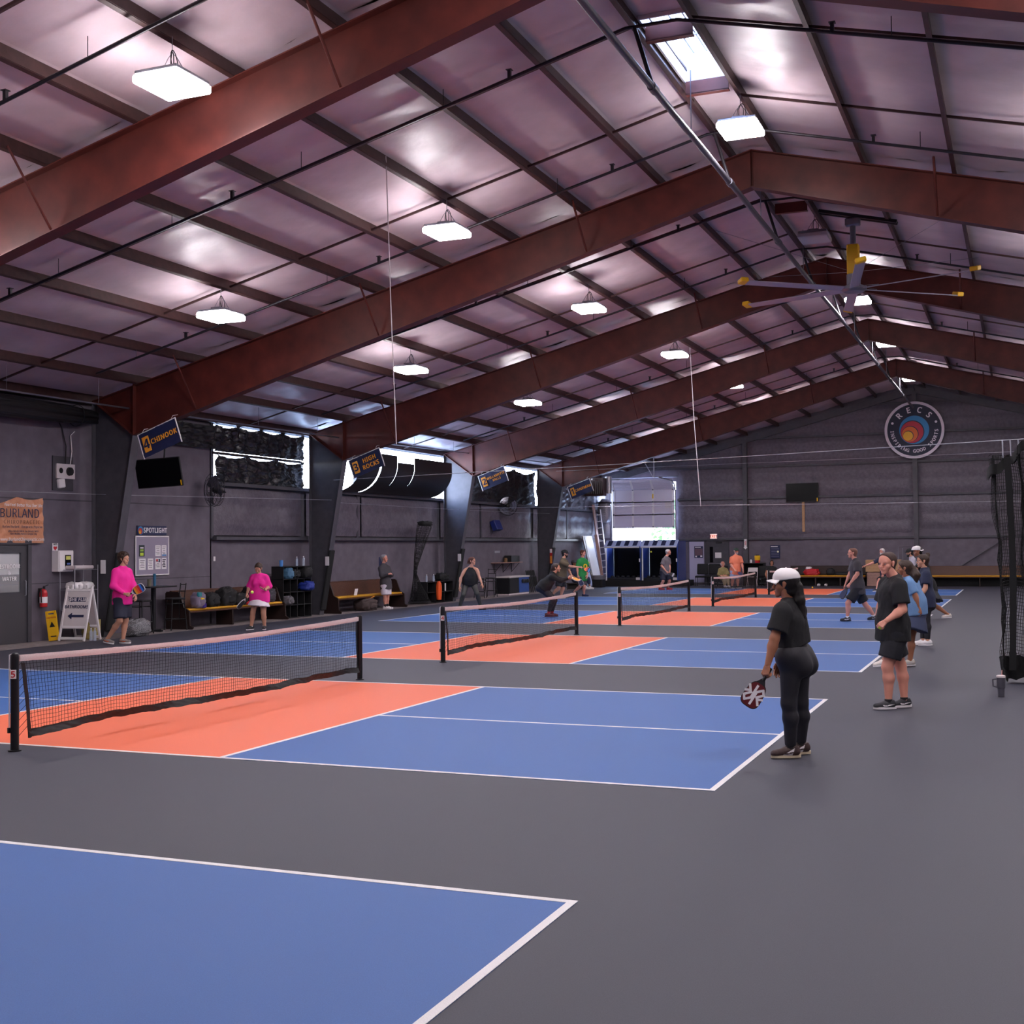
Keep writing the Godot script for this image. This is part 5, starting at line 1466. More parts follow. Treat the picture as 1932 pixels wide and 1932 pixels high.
	# leaning lumber and ladder in the left corner
	one("white_board", MB.new().cbox(Vector3(0, 1.2, 0), Vector3(0.05, 2.4, 1.1), 0.008, Basis(Vector3.BACK, 0.22)), M.white, "tall white board leaning on the left wall behind the player in green", "board", V(-9.9, 0.02, 46.6))
	one("leaning_plank", MB.new().cbox(Vector3(0, 1.2, 0), Vector3(0.04, 2.4, 0.2), 0.006, Basis(Vector3.BACK, 0.22)), M.wood, "brown plank leaning at the left edge of the tall white board", "plank", V(-9.9, 0.02, 45.9), 0.0, "planks in the corner")
	one("leaning_plank", MB.new().cbox(Vector3(0, 1.95, 0), Vector3(0.05, 3.9, 0.3), 0.006, Basis(Vector3.BACK, 0.12)), M.lumber, "tall plank leaning just left of the ladder", "plank", V(-9.95, 0.02, 47.55), 0.0, "planks in the corner")
	one("leaning_plank", MB.new().cbox(Vector3(0, 1.2, 0), Vector3(0.14, 2.5, 0.06), 0.006, Basis(Vector3.BACK, 0.17) * Basis(Vector3.RIGHT, -0.06)), M.lumber, "short plank leaning just right of the ladder", "plank", V(-9.6, 0.02, 46.7), 0.0, "planks in the corner")
	var la := thing("ladder", "white ladder leaning against the corner of the far wall", "ladder", V(-9.72, 0.0, 47.9))
	var lb := Basis(Vector3.BACK, 0.13) * Basis(Vector3.RIGHT, -0.06)
	for sx in [-1.0, 1.0]:
		part(la, "rail", MB.new().cbox(lb * Vector3(sx * 0.18, 1.85, 0), Vector3(0.04, 3.7, 0.08), 0.006, lb), M.white)
	for k in 11:
		part(la, "rung", MB.new().cbox(lb * Vector3(0, 0.25 + 0.32 * k, 0), Vector3(0.34, 0.04, 0.05), 0.006, lb), M.white)
	var st := thing("tub_stand", "grey tub on a dark stand by the plinth", "tub", V(-9.3, 0, 45.6))
	part(st, "tub", MB.new().lathe([Vector2(0, 0.36), Vector2(0.3, 0.36), Vector2(0.36, 0.55), Vector2(0.33, 0.55), Vector2(0.28, 0.4), Vector2(0, 0.4)], 18), M.steel)
	part(st, "stand", MB.new().cbox(Vector3(0, 0.18, 0), Vector3(0.5, 0.36, 0.5), 0.02), M.black)
	one("low_bench", MB.new().cbox(Vector3(0, 0.27, 0), Vector3(0.9, 0.04, 0.5), 0.008).cbox(Vector3(-0.4, 0.13, 0), Vector3(0.04, 0.26, 0.45), 0.006).cbox(Vector3(0.4, 0.13, 0), Vector3(0.04, 0.26, 0.45), 0.006).box(Vector3(0, 0.13, -0.2), Vector3(0.8, 0.26, 0.02)), M.wood_dark, "low dark wooden bench under the seated person in jeans", "bench", V(-9.4, 0, 42.75), 0.39)
	# heater with louvres high in the corner
	var hv := thing("unit_heater", "brown louvred unit heater hung high beside the garage door", "heater", V(-9.75, 4.7, 46.6))
	part(hv, "case", MB.new().cbox(Vector3.ZERO, Vector3(0.95, 0.85, 0.5), 0.015), M.purlin)
	for k in 9:
		part(hv, "louvre", MB.new().box(Vector3(-0.38 + 0.095 * k, -0.02, 0.26), Vector3(0.05, 0.6, 0.02), Basis(Vector3.UP, 0.5)), M.wood_dark)
	part(hv, "flue", MB.new().lathe([Vector2(0.16, 0), Vector2(0.16, 0.8), Vector2(0.12, 0.8)], 14, Transform3D(Basis.IDENTITY, Vector3(0.55, -0.3, -0.3))), M.steel)
	part(hv, "drop_rod", MB.new().tube([Vector3(0.3, 0.4, 0), Vector3(0.3, 0.6, 0)], 0.012, 5), M.black)
	var du := thing("foil_duct", "crumpled silver foil duct hanging left of the garage door", "duct", V(-9.95, 3.6, 48.6))
	part(du, "sleeve", blob(MB.new(), Vector3(0, 0, 0), Vector3(0.3, 0.62, 0.3), 81, 0.2, 9.0), M.foil)
	part(du, "collar", MB.new().lathe([Vector2(0.33, -0.04), Vector2(0.36, 0), Vector2(0.33, 0.04)], 18, Transform3D(Basis.IDENTITY, Vector3(0, 0.42, 0))), M.wood_dark)

# ---------------------------------------------------------------- signs, fan, cables, net curtain
func court_sign(num: String, text: String, i: int, label: String) -> void:
	var t := thing("court_sign", label, "sign", V(-8.1, 4.3, FRAMES[i] - 0.36), 0.0, "court name signs under the rafters")
	var b := Basis(Vector3.BACK, 0.335)
	var fn := FastNoiseLite.new()
	fn.seed = i
	fn.frequency = 1.0
	part(t, "cloth", MB.new().sheet(func(u: float, w: float) -> Vector3: return b * Vector3((u - 0.5) * 1.02, (w - 0.5) * 0.53, 0.02 * fn.get_noise_2d(u * 5.0, w * 3.0)), 16, 8, 0.006), M.navy)
	for s in [-1.0, 1.0]:
		part(t, "side_tube", MB.new().tube([b * Vector3(s * 0.515, -0.28, 0), b * Vector3(s * 0.515, 0.28, 0)], 0.014, 6), M.white)
	part(t, "top_tube", MB.new().tube([b * Vector3(-0.52, 0.27, 0), b * Vector3(0.52, 0.27, 0)], 0.012, 6), M.white)
	for s in [-0.4, 0.4]:
		part(t, "tie", MB.new().tube([b * Vector3(s, 0.27, 0), b * Vector3(s, 0.34, 0) + Vector3(0, 0.03, -0.1), b * Vector3(s, 0.36, 0) + Vector3(0, 0.05, -0.28)], 0.006, 4), M.white)
	part(t, "number_tile", MB.new().cbox(b * Vector3(-0.345, 0.0, 0.016), Vector3(0.18, 0.34, 0.012), 0.004, b), M.gold)
	lettering(t, num, 0.3, b * Vector3(-0.345, 0, 0.026), b, M.navy)
	var n := text.length()
	lettering(t, text, 0.152 if not text.contains("\n") else (0.116 if n > 12 else 0.175), b * Vector3(0.125, 0.0, 0.018), b, M.gold)

func build_overhead() -> void:
	court_sign("4", "CHINOOK", 2, "navy court sign with a gold 4 and the name CHINOOK")
	court_sign("3", "HIGH\nROCKS", 3, "navy court sign with a gold 3 and the name HIGH ROCKS")
	court_sign("2", "WILLAMETTE\nFALLS", 4, "navy court sign with a gold 2 and the name WILLAMETTE FALLS")
	court_sign("1", "CANEMAH", 5, "navy court sign with a gold 1 and the name CANEMAH")
	# round club sign
	var t := thing("round_club_sign", "large round navy sign with white rim and coloured rings on the far wall", "sign", V(4.56, 6.97, BACK_D - 0.36))
	var I := Transform3D.IDENTITY
	var m := MB.new()
	disc(m, Vector2.ZERO, 1.28, -0.03, I, 64)
	disc(m, Vector2.ZERO, 1.28, -0.02, I, 64)
	part(t, "rim", m, mat(rgb(226, 214, 226), 0.5))
	m = MB.new()
	disc(m, Vector2.ZERO, 1.16, -0.012, I, 64)
	part(t, "face", m, mat(rgb(20, 26, 54), 0.55))
	rings_emblem(t, Vector3(0.0, 0.0, 0.0), Basis.IDENTITY, 0.64)
	var wt := mat(rgb(226, 216, 228), 0.5)
	for k in 4:
		var a := deg_to_rad(135.0 - 30.0 * k)
		lettering(t, "RECS"[k], 0.36, Vector3(cos(a) * 0.91, sin(a) * 0.91, 0.0), Basis(Vector3.BACK, a - PI / 2), wt)
	var low := "INSPIRING GOOD SPORTS"
	for k in low.length():
		if low[k] == " ":
			continue
		var a := deg_to_rad(183.0 + 174.0 * k / (low.length() - 1.0))
		lettering(t, low[k], 0.21, Vector3(cos(a) * 0.95, sin(a) * 0.95, 0.0), Basis(Vector3.BACK, a + PI / 2), wt)
	for s in [-1.0, 1.0]:
		m = MB.new()
		disc(m, Vector2(s * 0.93, 0.33), 0.055, 0.0, I, 16)
		part(t, "dot", m, wt)
	part(t, "bracket", MB.new().box(Vector3(0, 0, -0.12), Vector3(0.3, 1.2, 0.18)), M.col_grey)
	# big ceiling fan
	var f := thing("ceiling_fan", "huge six-bladed ceiling fan with yellow blade tips below the ridge", "fan", V(5.85, 7.12, 16.6))
	part(f, "hub", MB.new().lathe([Vector2(0, -0.06), Vector2(0.2, -0.06), Vector2(0.26, -0.02), Vector2(0.26, 0.04), Vector2(0.14, 0.08), Vector2(0.14, 0.3), Vector2(0, 0.3)], 20), M.galv)
	part(f, "motor_case", MB.new().cbox(Vector3(0, 0.6, 0), Vector3(0.24, 0.62, 0.24), 0.02), M.yellow, "yellow motor case")
	part(f, "down_tube", MB.new().tube([Vector3(0, 0.9, 0), Vector3(0, 1.42, 0)], 0.06, 10), M.galv)
	part(f, "yoke", MB.new().cbox(Vector3(0, 1.38, 0), Vector3(0.3, 0.16, 0.16), 0.02), M.galv)
	part(f, "mounting_beam", MB.new().cbox(Vector3(0.1, 1.48, 0.06), Vector3(1.6, 0.07, 0.07), 0.01, Basis(Vector3.BACK, -0.245)).cbox(Vector3(0.1, 1.48, -0.1), Vector3(1.6, 0.07, 0.07), 0.01, Basis(Vector3.BACK, -0.245)), M.black_metal)
	for k in 6:
		var a := deg_to_rad(39.7 + 60.0 * k)
		var dir := Vector3(cos(a), 0, -sin(a))
		var crs := dir.cross(Vector3.UP)
		var bb := Basis(dir, Vector3.UP.rotated(dir, 0.22), crs.rotated(dir, 0.22))
		part(f, "blade", MB.new().cbox(dir * 1.35, Vector3(2.2, 0.022, 0.2), 0.008, bb), M.blade)
		part(f, "winglet", MB.new().cbox(dir * 2.52 + Vector3(0, 0.03, 0), Vector3(0.16, 0.09, 0.2), 0.015, bb), M.yellow, "yellow blade tip")
		part(f, "guy_link", MB.new().tube([dir * 0.2 + Vector3(0, 0.02, 0), dir.rotated(Vector3.UP, 1.05) * 0.55 + Vector3(0, 0.02, 0)], 0.006, 4), M.galv)
	for k in 4:
		var a := TAU * (k + 0.5) / 4.0
		part(f, "guy_wire", MB.new().tube([Vector3(0, 0.35, 0), Vector3(cos(a) * 3.3, 1.2 - absf(cos(a)) * 0.4, sin(a) * 3.3)], 0.004, 4), M.galv)
	for q in [3, 4]:
		one("column_plate", MB.new().cbox(Vector3.ZERO, Vector3(0.13, 0.26, 0.01), 0.004), M.white, "white plate on the padded column under the %s sign" % ["HIGH ROCKS", "WILLAMETTE FALLS"][q - 3], "sign", V(-9.52, 1.55, FRAMES[q] - 0.145), 0.0, "white plates on the columns")
	var fs := thing("fire_sign", "narrow red and orange sign with white top on the furthest column", "sign", V(-9.52, 1.5, FRAMES[5] - 0.15))
	part(fs, "plate", MB.new().cbox(Vector3.ZERO, Vector3(0.11, 0.62, 0.012), 0.004), M.red)
	part(fs, "white_top", MB.new().box(Vector3(0, 0.22, 0.007), Vector3(0.1, 0.16, 0.004)), M.white)
	part(fs, "orange_foot", MB.new().box(Vector3(0, -0.14, 0.007), Vector3(0.08, 0.3, 0.004)), M.gold)
	# steel cables
	var cab := [[[-9.3, 3.87, 21.55], [12.5, 3.22, 6.35], "thin steel cable slanting across the hall to the net curtain"], [[-9.3, 3.3, 31.0], [18.9, 3.1, 31.0], "thin steel cable across the hall in front of the far wall"], [[-9.3, 5.1, 40.0], [18.9, 4.9, 33.0], "thin steel cable high in front of the round club sign"], [[-10.3, 3.05, 3.0], [-9.4, 3.3, 21.6], "thin cable along the left wall between the columns"], [[-9.6, 3.25, 21.7], [-9.6, 3.3, 40.0], "thin cable along the left wall past the tied net"]]
	for q in cab:
		one("steel_cable", MB.new().tube([V(q[0][0], q[0][1], q[0][2]), V((q[0][0] + q[1][0]) * 0.5, (q[0][1] + q[1][1]) * 0.5 - 0.03, (q[0][2] + q[1][2]) * 0.5), V(q[1][0], q[1][1], q[1][2])], 0.007, 5), M.steel, q[2], "cable", Vector3.ZERO, 0.0, "steel cables")
	# net curtain gathered at the right
	var nc := thing("net_curtain", "black net curtain gathered on a cable at the right edge", "net", V(8.6, 0, 8.75))
	var fn := FastNoiseLite.new()
	fn.seed = 77
	fn.frequency = 1.0
	var at := func(u: float, h: float) -> Vector3:
		var x := -0.1 + u * 1.9 + 0.12 * fn.get_noise_2d(u * 3.0, h * 0.7)
		var fold := 0.28 * sin(u * 34.0 + 0.6 * sin(h * 1.3)) * (0.5 + 0.5 * clampf(h / 3.2, 0, 1)) + 0.1 * sin(u * 13.0 + h)
		return Vector3(x + 0.07 * cos(u * 34.0) + 0.1 * (1.0 - h / 3.3) * (1.0 - u), h, fold - 0.3 * u)
	var cords := MB.new()
	for i in 150:
		var u := float(i) / 149.0
		var p := []
		var top := 3.05 + 0.28 * minf(u * 2.2, 1.0)
		for j in 15:
			p.append(at.call(u, lerpf(0.22, top, j / 14.0)))
		cords.tube(p, 0.0042, 3, false)
	for j in 62:
		var h := 0.25 + 2.85 * j / 61.0
		var p := []
		for i in 91:
			p.append(at.call(i / 90.0, h + 0.012 * sin(i * 0.7)))
		cords.tube(p, 0.0042, 3, false)
	part(nc, "netting", cords, M.black_matte).set_meta("kind", "stuff")
	part(nc, "bottom_hem", MB.new().sheet(func(u: float, w: float) -> Vector3:
		var p: Vector3 = at.call(u, 0.05 + 0.3 * w + 0.05 * fn.get_noise_2d(u * 20.0, 3.0))
		return p + Vector3(0, 0, 0.03 * fn.get_noise_2d(u * 30.0, w * 9.0)), 140, 6, 0.02), M.black_matte)
	part(nc, "webbing_strip", MB.new().sheet(func(u: float, w: float) -> Vector3:
		return Vector3(0.13 + u * 0.085 + 0.05 * sin(w * 2.6 + 0.4), 0.2 + 2.85 * w, 0.36 + 0.02 * sin(w * 9.0)), 2, 30, 0.012), M.black_matte)
	part(nc, "webbing_strip", MB.new().sheet(func(u: float, w: float) -> Vector3:
		return Vector3(0.62 + u * 0.06 + 0.2 * w * w - 0.25 * w, 0.35 + 1.5 * w, 0.42), 2, 30, 0.012), M.black_matte)
	part(nc, "top_band", MB.new().sheet(func(u: float, w: float) -> Vector3:
		var q := -0.08 + u * 1.9
		return Vector3(q, 2.75 + 0.5 * minf(u * 3.0, 1.0) + 0.14 * w + 0.03 * sin(u * 60.0), 0.3 * sin(u * 34.0) - 0.2 * u), 60, 3, 0.02), M.black_matte)
	for k in 7:
		part(nc, "clip", MB.new().tube([Vector3(0.12 + 0.1 * k, 3.3, 0.0), Vector3(0.13 + 0.1 * k, 3.2 - 0.06 * (6 - k) * 0.4, 0.1)], 0.01, 5), M.galv)
	# tumbler left on the floor
	var tu := thing("insulated_tumbler", "grey insulated tumbler with handle and pink straw beside the net curtain", "tumbler", V(8.67, 0, 7.0))
	part(tu, "cup", MB.new().lathe([Vector2(0, 0), Vector2(0.038, 0), Vector2(0.042, 0.1), Vector2(0.05, 0.12), Vector2(0.052, 0.24), Vector2(0, 0.24)], 18), mat(rgb(74, 72, 82), 0.45))
	part(tu, "lid", MB.new().lathe([Vector2(0, 0.24), Vector2(0.053, 0.24), Vector2(0.053, 0.262), Vector2(0.04, 0.268), Vector2(0, 0.268)], 18), M.offwhite)
	part(tu, "handle", MB.new().tube([Vector3(-0.05, 0.22, 0), Vector3(-0.095, 0.21, 0), Vector3(-0.09, 0.13, 0), Vector3(-0.046, 0.12, 0)], 0.011, 6), mat(rgb(74, 72, 82), 0.45))
	part(tu, "straw", MB.new().tube([Vector3(0.01, 0.26, 0), Vector3(0.015, 0.33, 0.0)], 0.005, 6), mat(rgb(226, 150, 140), 0.5))
	# balls in play
	var lime := mat(rgb(214, 220, 70), 0.5)
	var balls := [[-5.35, 1.65, 40.6, "yellow ball in the air left of the white-haired player", lime], [-7.2, 1.25, 38.0, "yellow ball in the air beside the leaning planks", lime], [0.0, 1.62, 40.0, "pale ball in the air in front of the navy poster", mat(rgb(226, 232, 190), 0.5)], [0.55, 0.037, 45.0, "yellow ball lying on the far orange court", M.yellow], [-7.45, 0.92, 14.7, "lime ball in front of the woman in pink", mat(rgb(226, 232, 110), 0.5)]]
	for q in balls:
		one("pickleball", MB.new().ball(Vector3.ZERO, Vector3.ONE * 0.037, 16, 12), q[4], q[3], "ball", V(q[0], q[1], q[2]), 0.0, "pickleballs")

# ---------------------------------------------------------------- smooth bodies: tapered bones joined with a smooth minimum, meshed as surface nets
class Field:
	var bones := []   # [a, b, ra, rb, flat_dir, flat_k, cut_a, cut_b]
	var late := []    # bones added after the planes have cut
	var planes := []  # [point, normal kept side]
	var k := 0.03
	var h := 0.012
	var wobble := 0.0
	var wob_freq := 9.0
	func bone(a: Vector3, b: Vector3, ra: float, rb: float, fd := Vector3.ZERO, fk := 1.0, cut_a := false, cut_b := false) -> Field:
		if a.distance_to(b) < 0.001:
			b = a + Vector3(0, 0.001, 0)
		bones.append([a, b, ra, rb, fd, fk, cut_a, cut_b])
		return self
	func keep(p: Vector3, n: Vector3) -> Field:
		planes.append([p, n.normalized()])
		return self
	func raster(list: Array, data: PackedFloat32Array, lo: Vector3, nx: int, ny: int, nz: int) -> PackedFloat32Array:
		var sxy := nx * ny
		for q in list:
			var a: Vector3 = q[0]
			var b: Vector3 = q[1]
			var ra: float = q[2]
			var rb: float = q[3]
			var fd: Vector3 = q[4]
			var fk: float = q[5] - 1.0
			var ca: bool = q[6]
			var cb: bool = q[7]
			var flat := fk != 0.0
			var ba := b - a
			var L := ba.length()
			var ban := ba / L
			var inv := 1.0 / ba.dot(ba)
			var m := maxf(ra, rb) + k + h * 2.0
			var l := ((a.min(b) - Vector3.ONE * m - lo) / h).floor().max(Vector3.ZERO)
			var u := ((a.max(b) + Vector3.ONE * m - lo) / h).ceil().min(Vector3(nx - 1, ny - 1, nz - 1))
			for iz in range(int(l.z), int(u.z) + 1):
				for iy in range(int(l.y), int(u.y) + 1):
					var at := iz * sxy + iy * nx
					var pz := lo.z + iz * h - a.z
					var py := lo.y + iy * h - a.y
					for ix in range(int(l.x), int(u.x) + 1):
						var pa := Vector3(lo.x + ix * h - a.x, py, pz)
						var t0 := pa.dot(ba) * inv
						var t := clampf(t0, 0.0, 1.0)
						var w := pa - ba * t
						if flat:
							w += fd * (w.dot(fd) * fk)
						var d := w.length() - (ra + (rb - ra) * t)
						if cb and (t0 - 1.0) * L > d:
							d = (t0 - 1.0) * L
						if ca and -t0 * L > d:
							d = -t0 * L
						var o := data[at + ix]
						if o > 800.0:
							data[at + ix] = d
						else:
							var g := k - absf(o - d)
							data[at + ix] = minf(o, d) - (g * g / k * 0.25 if g > 0.0 else 0.0)
		return data
	func limb(a: Vector3, b: Vector3, ra: float, rb: float, cut_b := true) -> Field:
		late.append([a, b, ra, rb, Vector3.ZERO, 1.0, false, cut_b])
		return self
	func build() -> MB:
		var lo := Vector3.ONE * 1e9
		var hi := -lo
		for q in bones + late:
			var r: float = maxf(q[2], q[3]) + h * 2.5
			for e in 2:
				var p: Vector3 = q[e]
				lo = lo.min(p - Vector3.ONE * r)
				hi = hi.max(p + Vector3.ONE * r)
		var nx := int((hi.x - lo.x) / h) + 2
		var ny := int((hi.y - lo.y) / h) + 2
		var nz := int((hi.z - lo.z) / h) + 2
		var data := PackedFloat32Array()
		data.resize(nx * ny * nz)
		data.fill(900.0)
		var sxy := nx * ny
		data = raster(bones, data, lo, nx, ny, nz)
		var fn: FastNoiseLite
		if wobble > 0.0:
			fn = FastNoiseLite.new()
			fn.seed = 4
			fn.frequency = 1.0
		if planes or wobble > 0.0:
			for iz in nz:
				for iy in ny:
					var at := iz * sxy + iy * nx
					for ix in nx:
						var o := data[at + ix]
						if o < 0.12:
							var p := lo + Vector3(ix, iy, iz) * h
							if wobble > 0.0 and o > -0.05:
								o -= wobble * (0.5 + 0.9 * fn.get_noise_3d(p.x * wob_freq, p.y * wob_freq * 0.6, p.z * wob_freq))
							for pl in planes:
								o = maxf(o, ((pl[0] as Vector3) - p).dot(pl[1]))
							data[at + ix] = o
		if late:
			data = raster(late, data, lo, nx, ny, nz)
		# surface nets
		var out := MB.new()
		var index := PackedInt32Array()
		index.resize(data.size())
		index.fill(-1)
		var offs := [0, 1, nx, nx + 1, sxy, sxy + 1, sxy + nx, sxy + nx + 1]
		var cells := PackedInt32Array()
		var lim := h * 4.0
		for iz in nz - 1:
			for iy in ny - 1:
				var at := iz * sxy + iy * nx
				for ix in nx - 1:
					var i := at + ix
					var c := data[i]
					if c > lim or c < -lim:
						continue
					var mask := 0
					for e in 8:
						if data[i + offs[e]] < 0.0:
							mask |= 1 << e
					if mask == 0 or mask == 255:
						continue
					var s := Vector3.ZERO
					var cnt := 0
					for e in 8:
						for ax in 3:
							var f := e | (1 << ax)
							if f == e:
								continue
							var d0 := data[i + offs[e]]
							var d1 := data[i + offs[f]]
							if (d0 < 0.0) != (d1 < 0.0):
								var q := Vector3(e & 1, (e >> 1) & 1, (e >> 2) & 1)
								q[ax] += d0 / (d0 - d1)
								s += q
								cnt += 1
					index[i] = out.v.size()
					out.v.append(lo + (Vector3(ix, iy, iz) + s / cnt) * h)
					cells.append(i)
		out.n.resize(out.v.size())
		out.n.fill(Vector3.ZERO)
		var st := [1, nx, sxy]
		for i in cells:
			for ax in 3:
				var d0 := data[i]
				var d1 := data[i + st[ax]]
				if (d0 < 0.0) == (d1 < 0.0):
					continue
				var s1: int = st[(ax + 1) % 3]
				var s2: int = st[(ax + 2) % 3]
				if i - s1 - s2 < 0:
					continue
				var a := index[i]
				var b := index[i - s1]
				var c := index[i - s1 - s2]
				var d := index[i - s2]
				if b < 0 or c < 0 or d < 0:
					continue
				if d0 < 0.0:
					var w := b
					b = d
					d = w
				out.ix.append_array([a, b, c, a, c, d])
				var nn := (out.v[c] - out.v[a]).cross(out.v[b] - out.v[d])
				out.n[a] += nn
				out.n[b] += nn
				out.n[c] += nn
				out.n[d] += nn
		for i in out.n.size():
			out.n[i] = out.n[i].normalized()
		return out

var lib := {}

func head_shape() -> MB:
	if lib.has("head"):
		return lib.head
	var f := Field.new()
	f.h = 0.0055
	f.k = 0.022
	f.bone(Vector3(0, 0.036, -0.042), Vector3(0, 0.038, 0.012), 0.082, 0.078, Vector3.RIGHT, 1.06)
	f.bone(Vector3(0, -0.03, 0.022), Vector3(0, -0.075, 0.05), 0.056, 0.034, Vector3.RIGHT, 0.95)
	f.bone(Vector3(0, -0.092, 0.066), Vector3(0, -0.095, 0.068), 0.02, 0.02)
	f.bone(Vector3(-0.034, 0.026, 0.064), Vector3(0.034, 0.026, 0.064), 0.019, 0.019)
	for s in [-1.0, 1.0]:
		f.bone(Vector3(s * 0.042, -0.024, 0.05), Vector3(s * 0.03, -0.05, 0.052), 0.026, 0.022)
	f.k = 0.012
	f.bone(Vector3(0, 0.012, 0.083), Vector3(0, -0.026, 0.103), 0.008, 0.0125)
	for s in [-1.0, 1.0]:
		f.bone(Vector3(s * 0.011, -0.032, 0.09), Vector3(s * 0.009, -0.03, 0.093), 0.008, 0.008)
		f.bone(Vector3(s * 0.079, 0.012, -0.012), Vector3(s * 0.077, -0.022, -0.004), 0.02, 0.012, Vector3.RIGHT, 2.2)
	f.bone(Vector3(-0.016, -0.058, 0.082), Vector3(0.016, -0.058, 0.082), 0.009, 0.009)
	lib.head = f.build()
	return lib.head

func hand_shape(kind: String) -> MB: # wrist at origin, fingers along +y, palm faces +z, thumb on +x
	if lib.has("hand_" + kind):
		return lib["hand_" + kind]
	var f := Field.new()
	f.h = 0.0042
	f.k = 0.012
	f.bone(Vector3(0, -0.03, 0), Vector3(0, 0.02, 0), 0.026, 0.024, Vector3.BACK, 1.25)
	var xs := [0.03, 0.011, -0.009, -0.028]
	var ln := [0.07, 0.078, 0.072, 0.056]
	var curl: float = {"grip": 1.25, "relax": 0.35, "open": 0.12}[kind]
	for i in 4:
		var base := Vector3(xs[i] * 0.55, 0.018, 0)
		var kn := Vector3(xs[i], 0.09 - 0.006 * absf(i - 1), 0.0)
		f.k = 0.014
		f.bone(base, kn, 0.016, 0.0125, Vector3.BACK, 1.1)
		f.k = 0.004
		var ang := 0.0
		var p := kn
		var seg := [0.46, 0.31, 0.25]
		var sp: float = (0.16 if kind == "open" else 0.06) * (1.5 - i)
		for j in 3:
			ang += curl * [0.8, 1.15, 0.8][j]
			var d := Vector3(sin(sp), cos(ang) * cos(sp), sin(ang)).normalized()
			var q: Vector3 = p + d * ln[i] * seg[j] * 1.15
			f.bone(p, q, 0.0098 - 0.0008 * j, 0.009 - 0.0008 * j)
			p = q
	f.k = 0.008
	var th := [Vector3(0.018, 0.02, 0.008), Vector3(0.045, 0.052, 0.018), Vector3(0.056, 0.078, 0.03), Vector3(0.058, 0.098, 0.038)]
	if kind == "grip":
		th = [Vector3(0.018, 0.022, 0.01), Vector3(0.038, 0.05, 0.03), Vector3(0.026, 0.074, 0.052), Vector3(0.006, 0.08, 0.058)]
	for j in 3:
		f.bone(th[j], th[j + 1], 0.013 - 0.0015 * j, 0.0115 - 0.0015 * j)
	lib["hand_" + kind] = f.build()
	return lib["hand_" + kind]

func hair_shape(kind: String) -> MB:
	if lib.has("hair_" + kind):
		return lib["hair_" + kind]
	var f := Field.new()
	f.h = 0.0075
	f.k = 0.02
	f.wobble = 0.006
	f.wob_freq = 38.0
	if kind == "crop":
		f.wobble = 0.003
	var up := 0.0
	if kind == "curly":
		f.wobble = 0.022
		f.wob_freq = 26.0
		up = 0.012
	var tight := 0.0035 if kind == "crop" else 0.0
	f.bone(Vector3(0, 0.042 + up, -0.046), Vector3(0, 0.046 + up, 0.014), 0.089 + up * 0.4 - tight, 0.082 + up * 0.4 - tight, Vector3.RIGHT, 1.05)
	f.bone(Vector3(0, 0.0, -0.05), Vector3(0, -0.05, -0.055), 0.076 - tight, 0.057 - tight)
	if kind in ["pony", "long"]:
		f.bone(Vector3(0, -0.02, -0.12), Vector3(0, -0.14, -0.13), 0.04, 0.045)
		f.bone(Vector3(0, -0.14, -0.13), Vector3(-0.01, -0.44, -0.17), 0.046, 0.018)
		if kind == "long":
			for s in [-1.0, 1.0]:
				f.bone(Vector3(s * 0.07, 0.0, 0.0), Vector3(s * 0.075, -0.14, 0.03), 0.03, 0.014)
	elif kind == "bushy":
		f.bone(Vector3(0.0, 0.0, -0.13), Vector3(0.0, -0.1, -0.16), 0.05, 0.075)
		f.bone(Vector3(0.0, -0.1, -0.16), Vector3(0.0, -0.26, -0.14), 0.075, 0.03)
	elif kind == "bun":
		f.bone(Vector3(0, 0.1, -0.1), Vector3(0, 0.12, -0.11), 0.042, 0.04)
	elif kind == "tied":
		f.bone(Vector3(0, 0.02, -0.13), Vector3(0, -0.04, -0.15), 0.03, 0.028)
	if kind == "ring":
		f.keep(Vector3(0, 0.035, 0), Vector3(0, -1, 0))
		f.keep(Vector3(0, 0, 0.0), Vector3(0, 0.0, -1))
	else:
		f.keep(Vector3(0, 0.095, 0.06), Vector3(0, 0.5, -0.86)) if kind in ["crop"] else f.keep(Vector3(0, 0.062, 0.07), Vector3(0, 0.55, -0.83) if kind != "long" else Vector3(0, 0.4, -0.9))
	lib["hair_" + kind] = f.build()
	return lib["hair_" + kind]

func cap_shape() -> MB:
	if lib.has("cap"):
		return lib.cap
	var f := Field.new()
	f.h = 0.006
	f.k = 0.02
	f.bone(Vector3(0, 0.05, -0.046), Vector3(0, 0.055, 0.012), 0.097, 0.094, Vector3.RIGHT, 1.03)
	f.keep(Vector3(0, 0.042, 0), Vector3(0, 1, 0.12))
	lib.cap = f.build()
	lib.brim = MB.new().sheet(func(u: float, w: float) -> Vector3:
		var a := (u - 0.5) * 2.3
		var r := lerpf(0.088, 0.165, w)
		return Vector3(sin(a) * r * (0.92 - 0.12 * w), 0.048 - 0.028 * absf(u - 0.5) * absf(u - 0.5) * 4.0 * w - 0.012 * w, -0.012 + cos(a) * r * (1.0 + 0.04 * w)), 16, 6, 0.008)
	return lib.cap

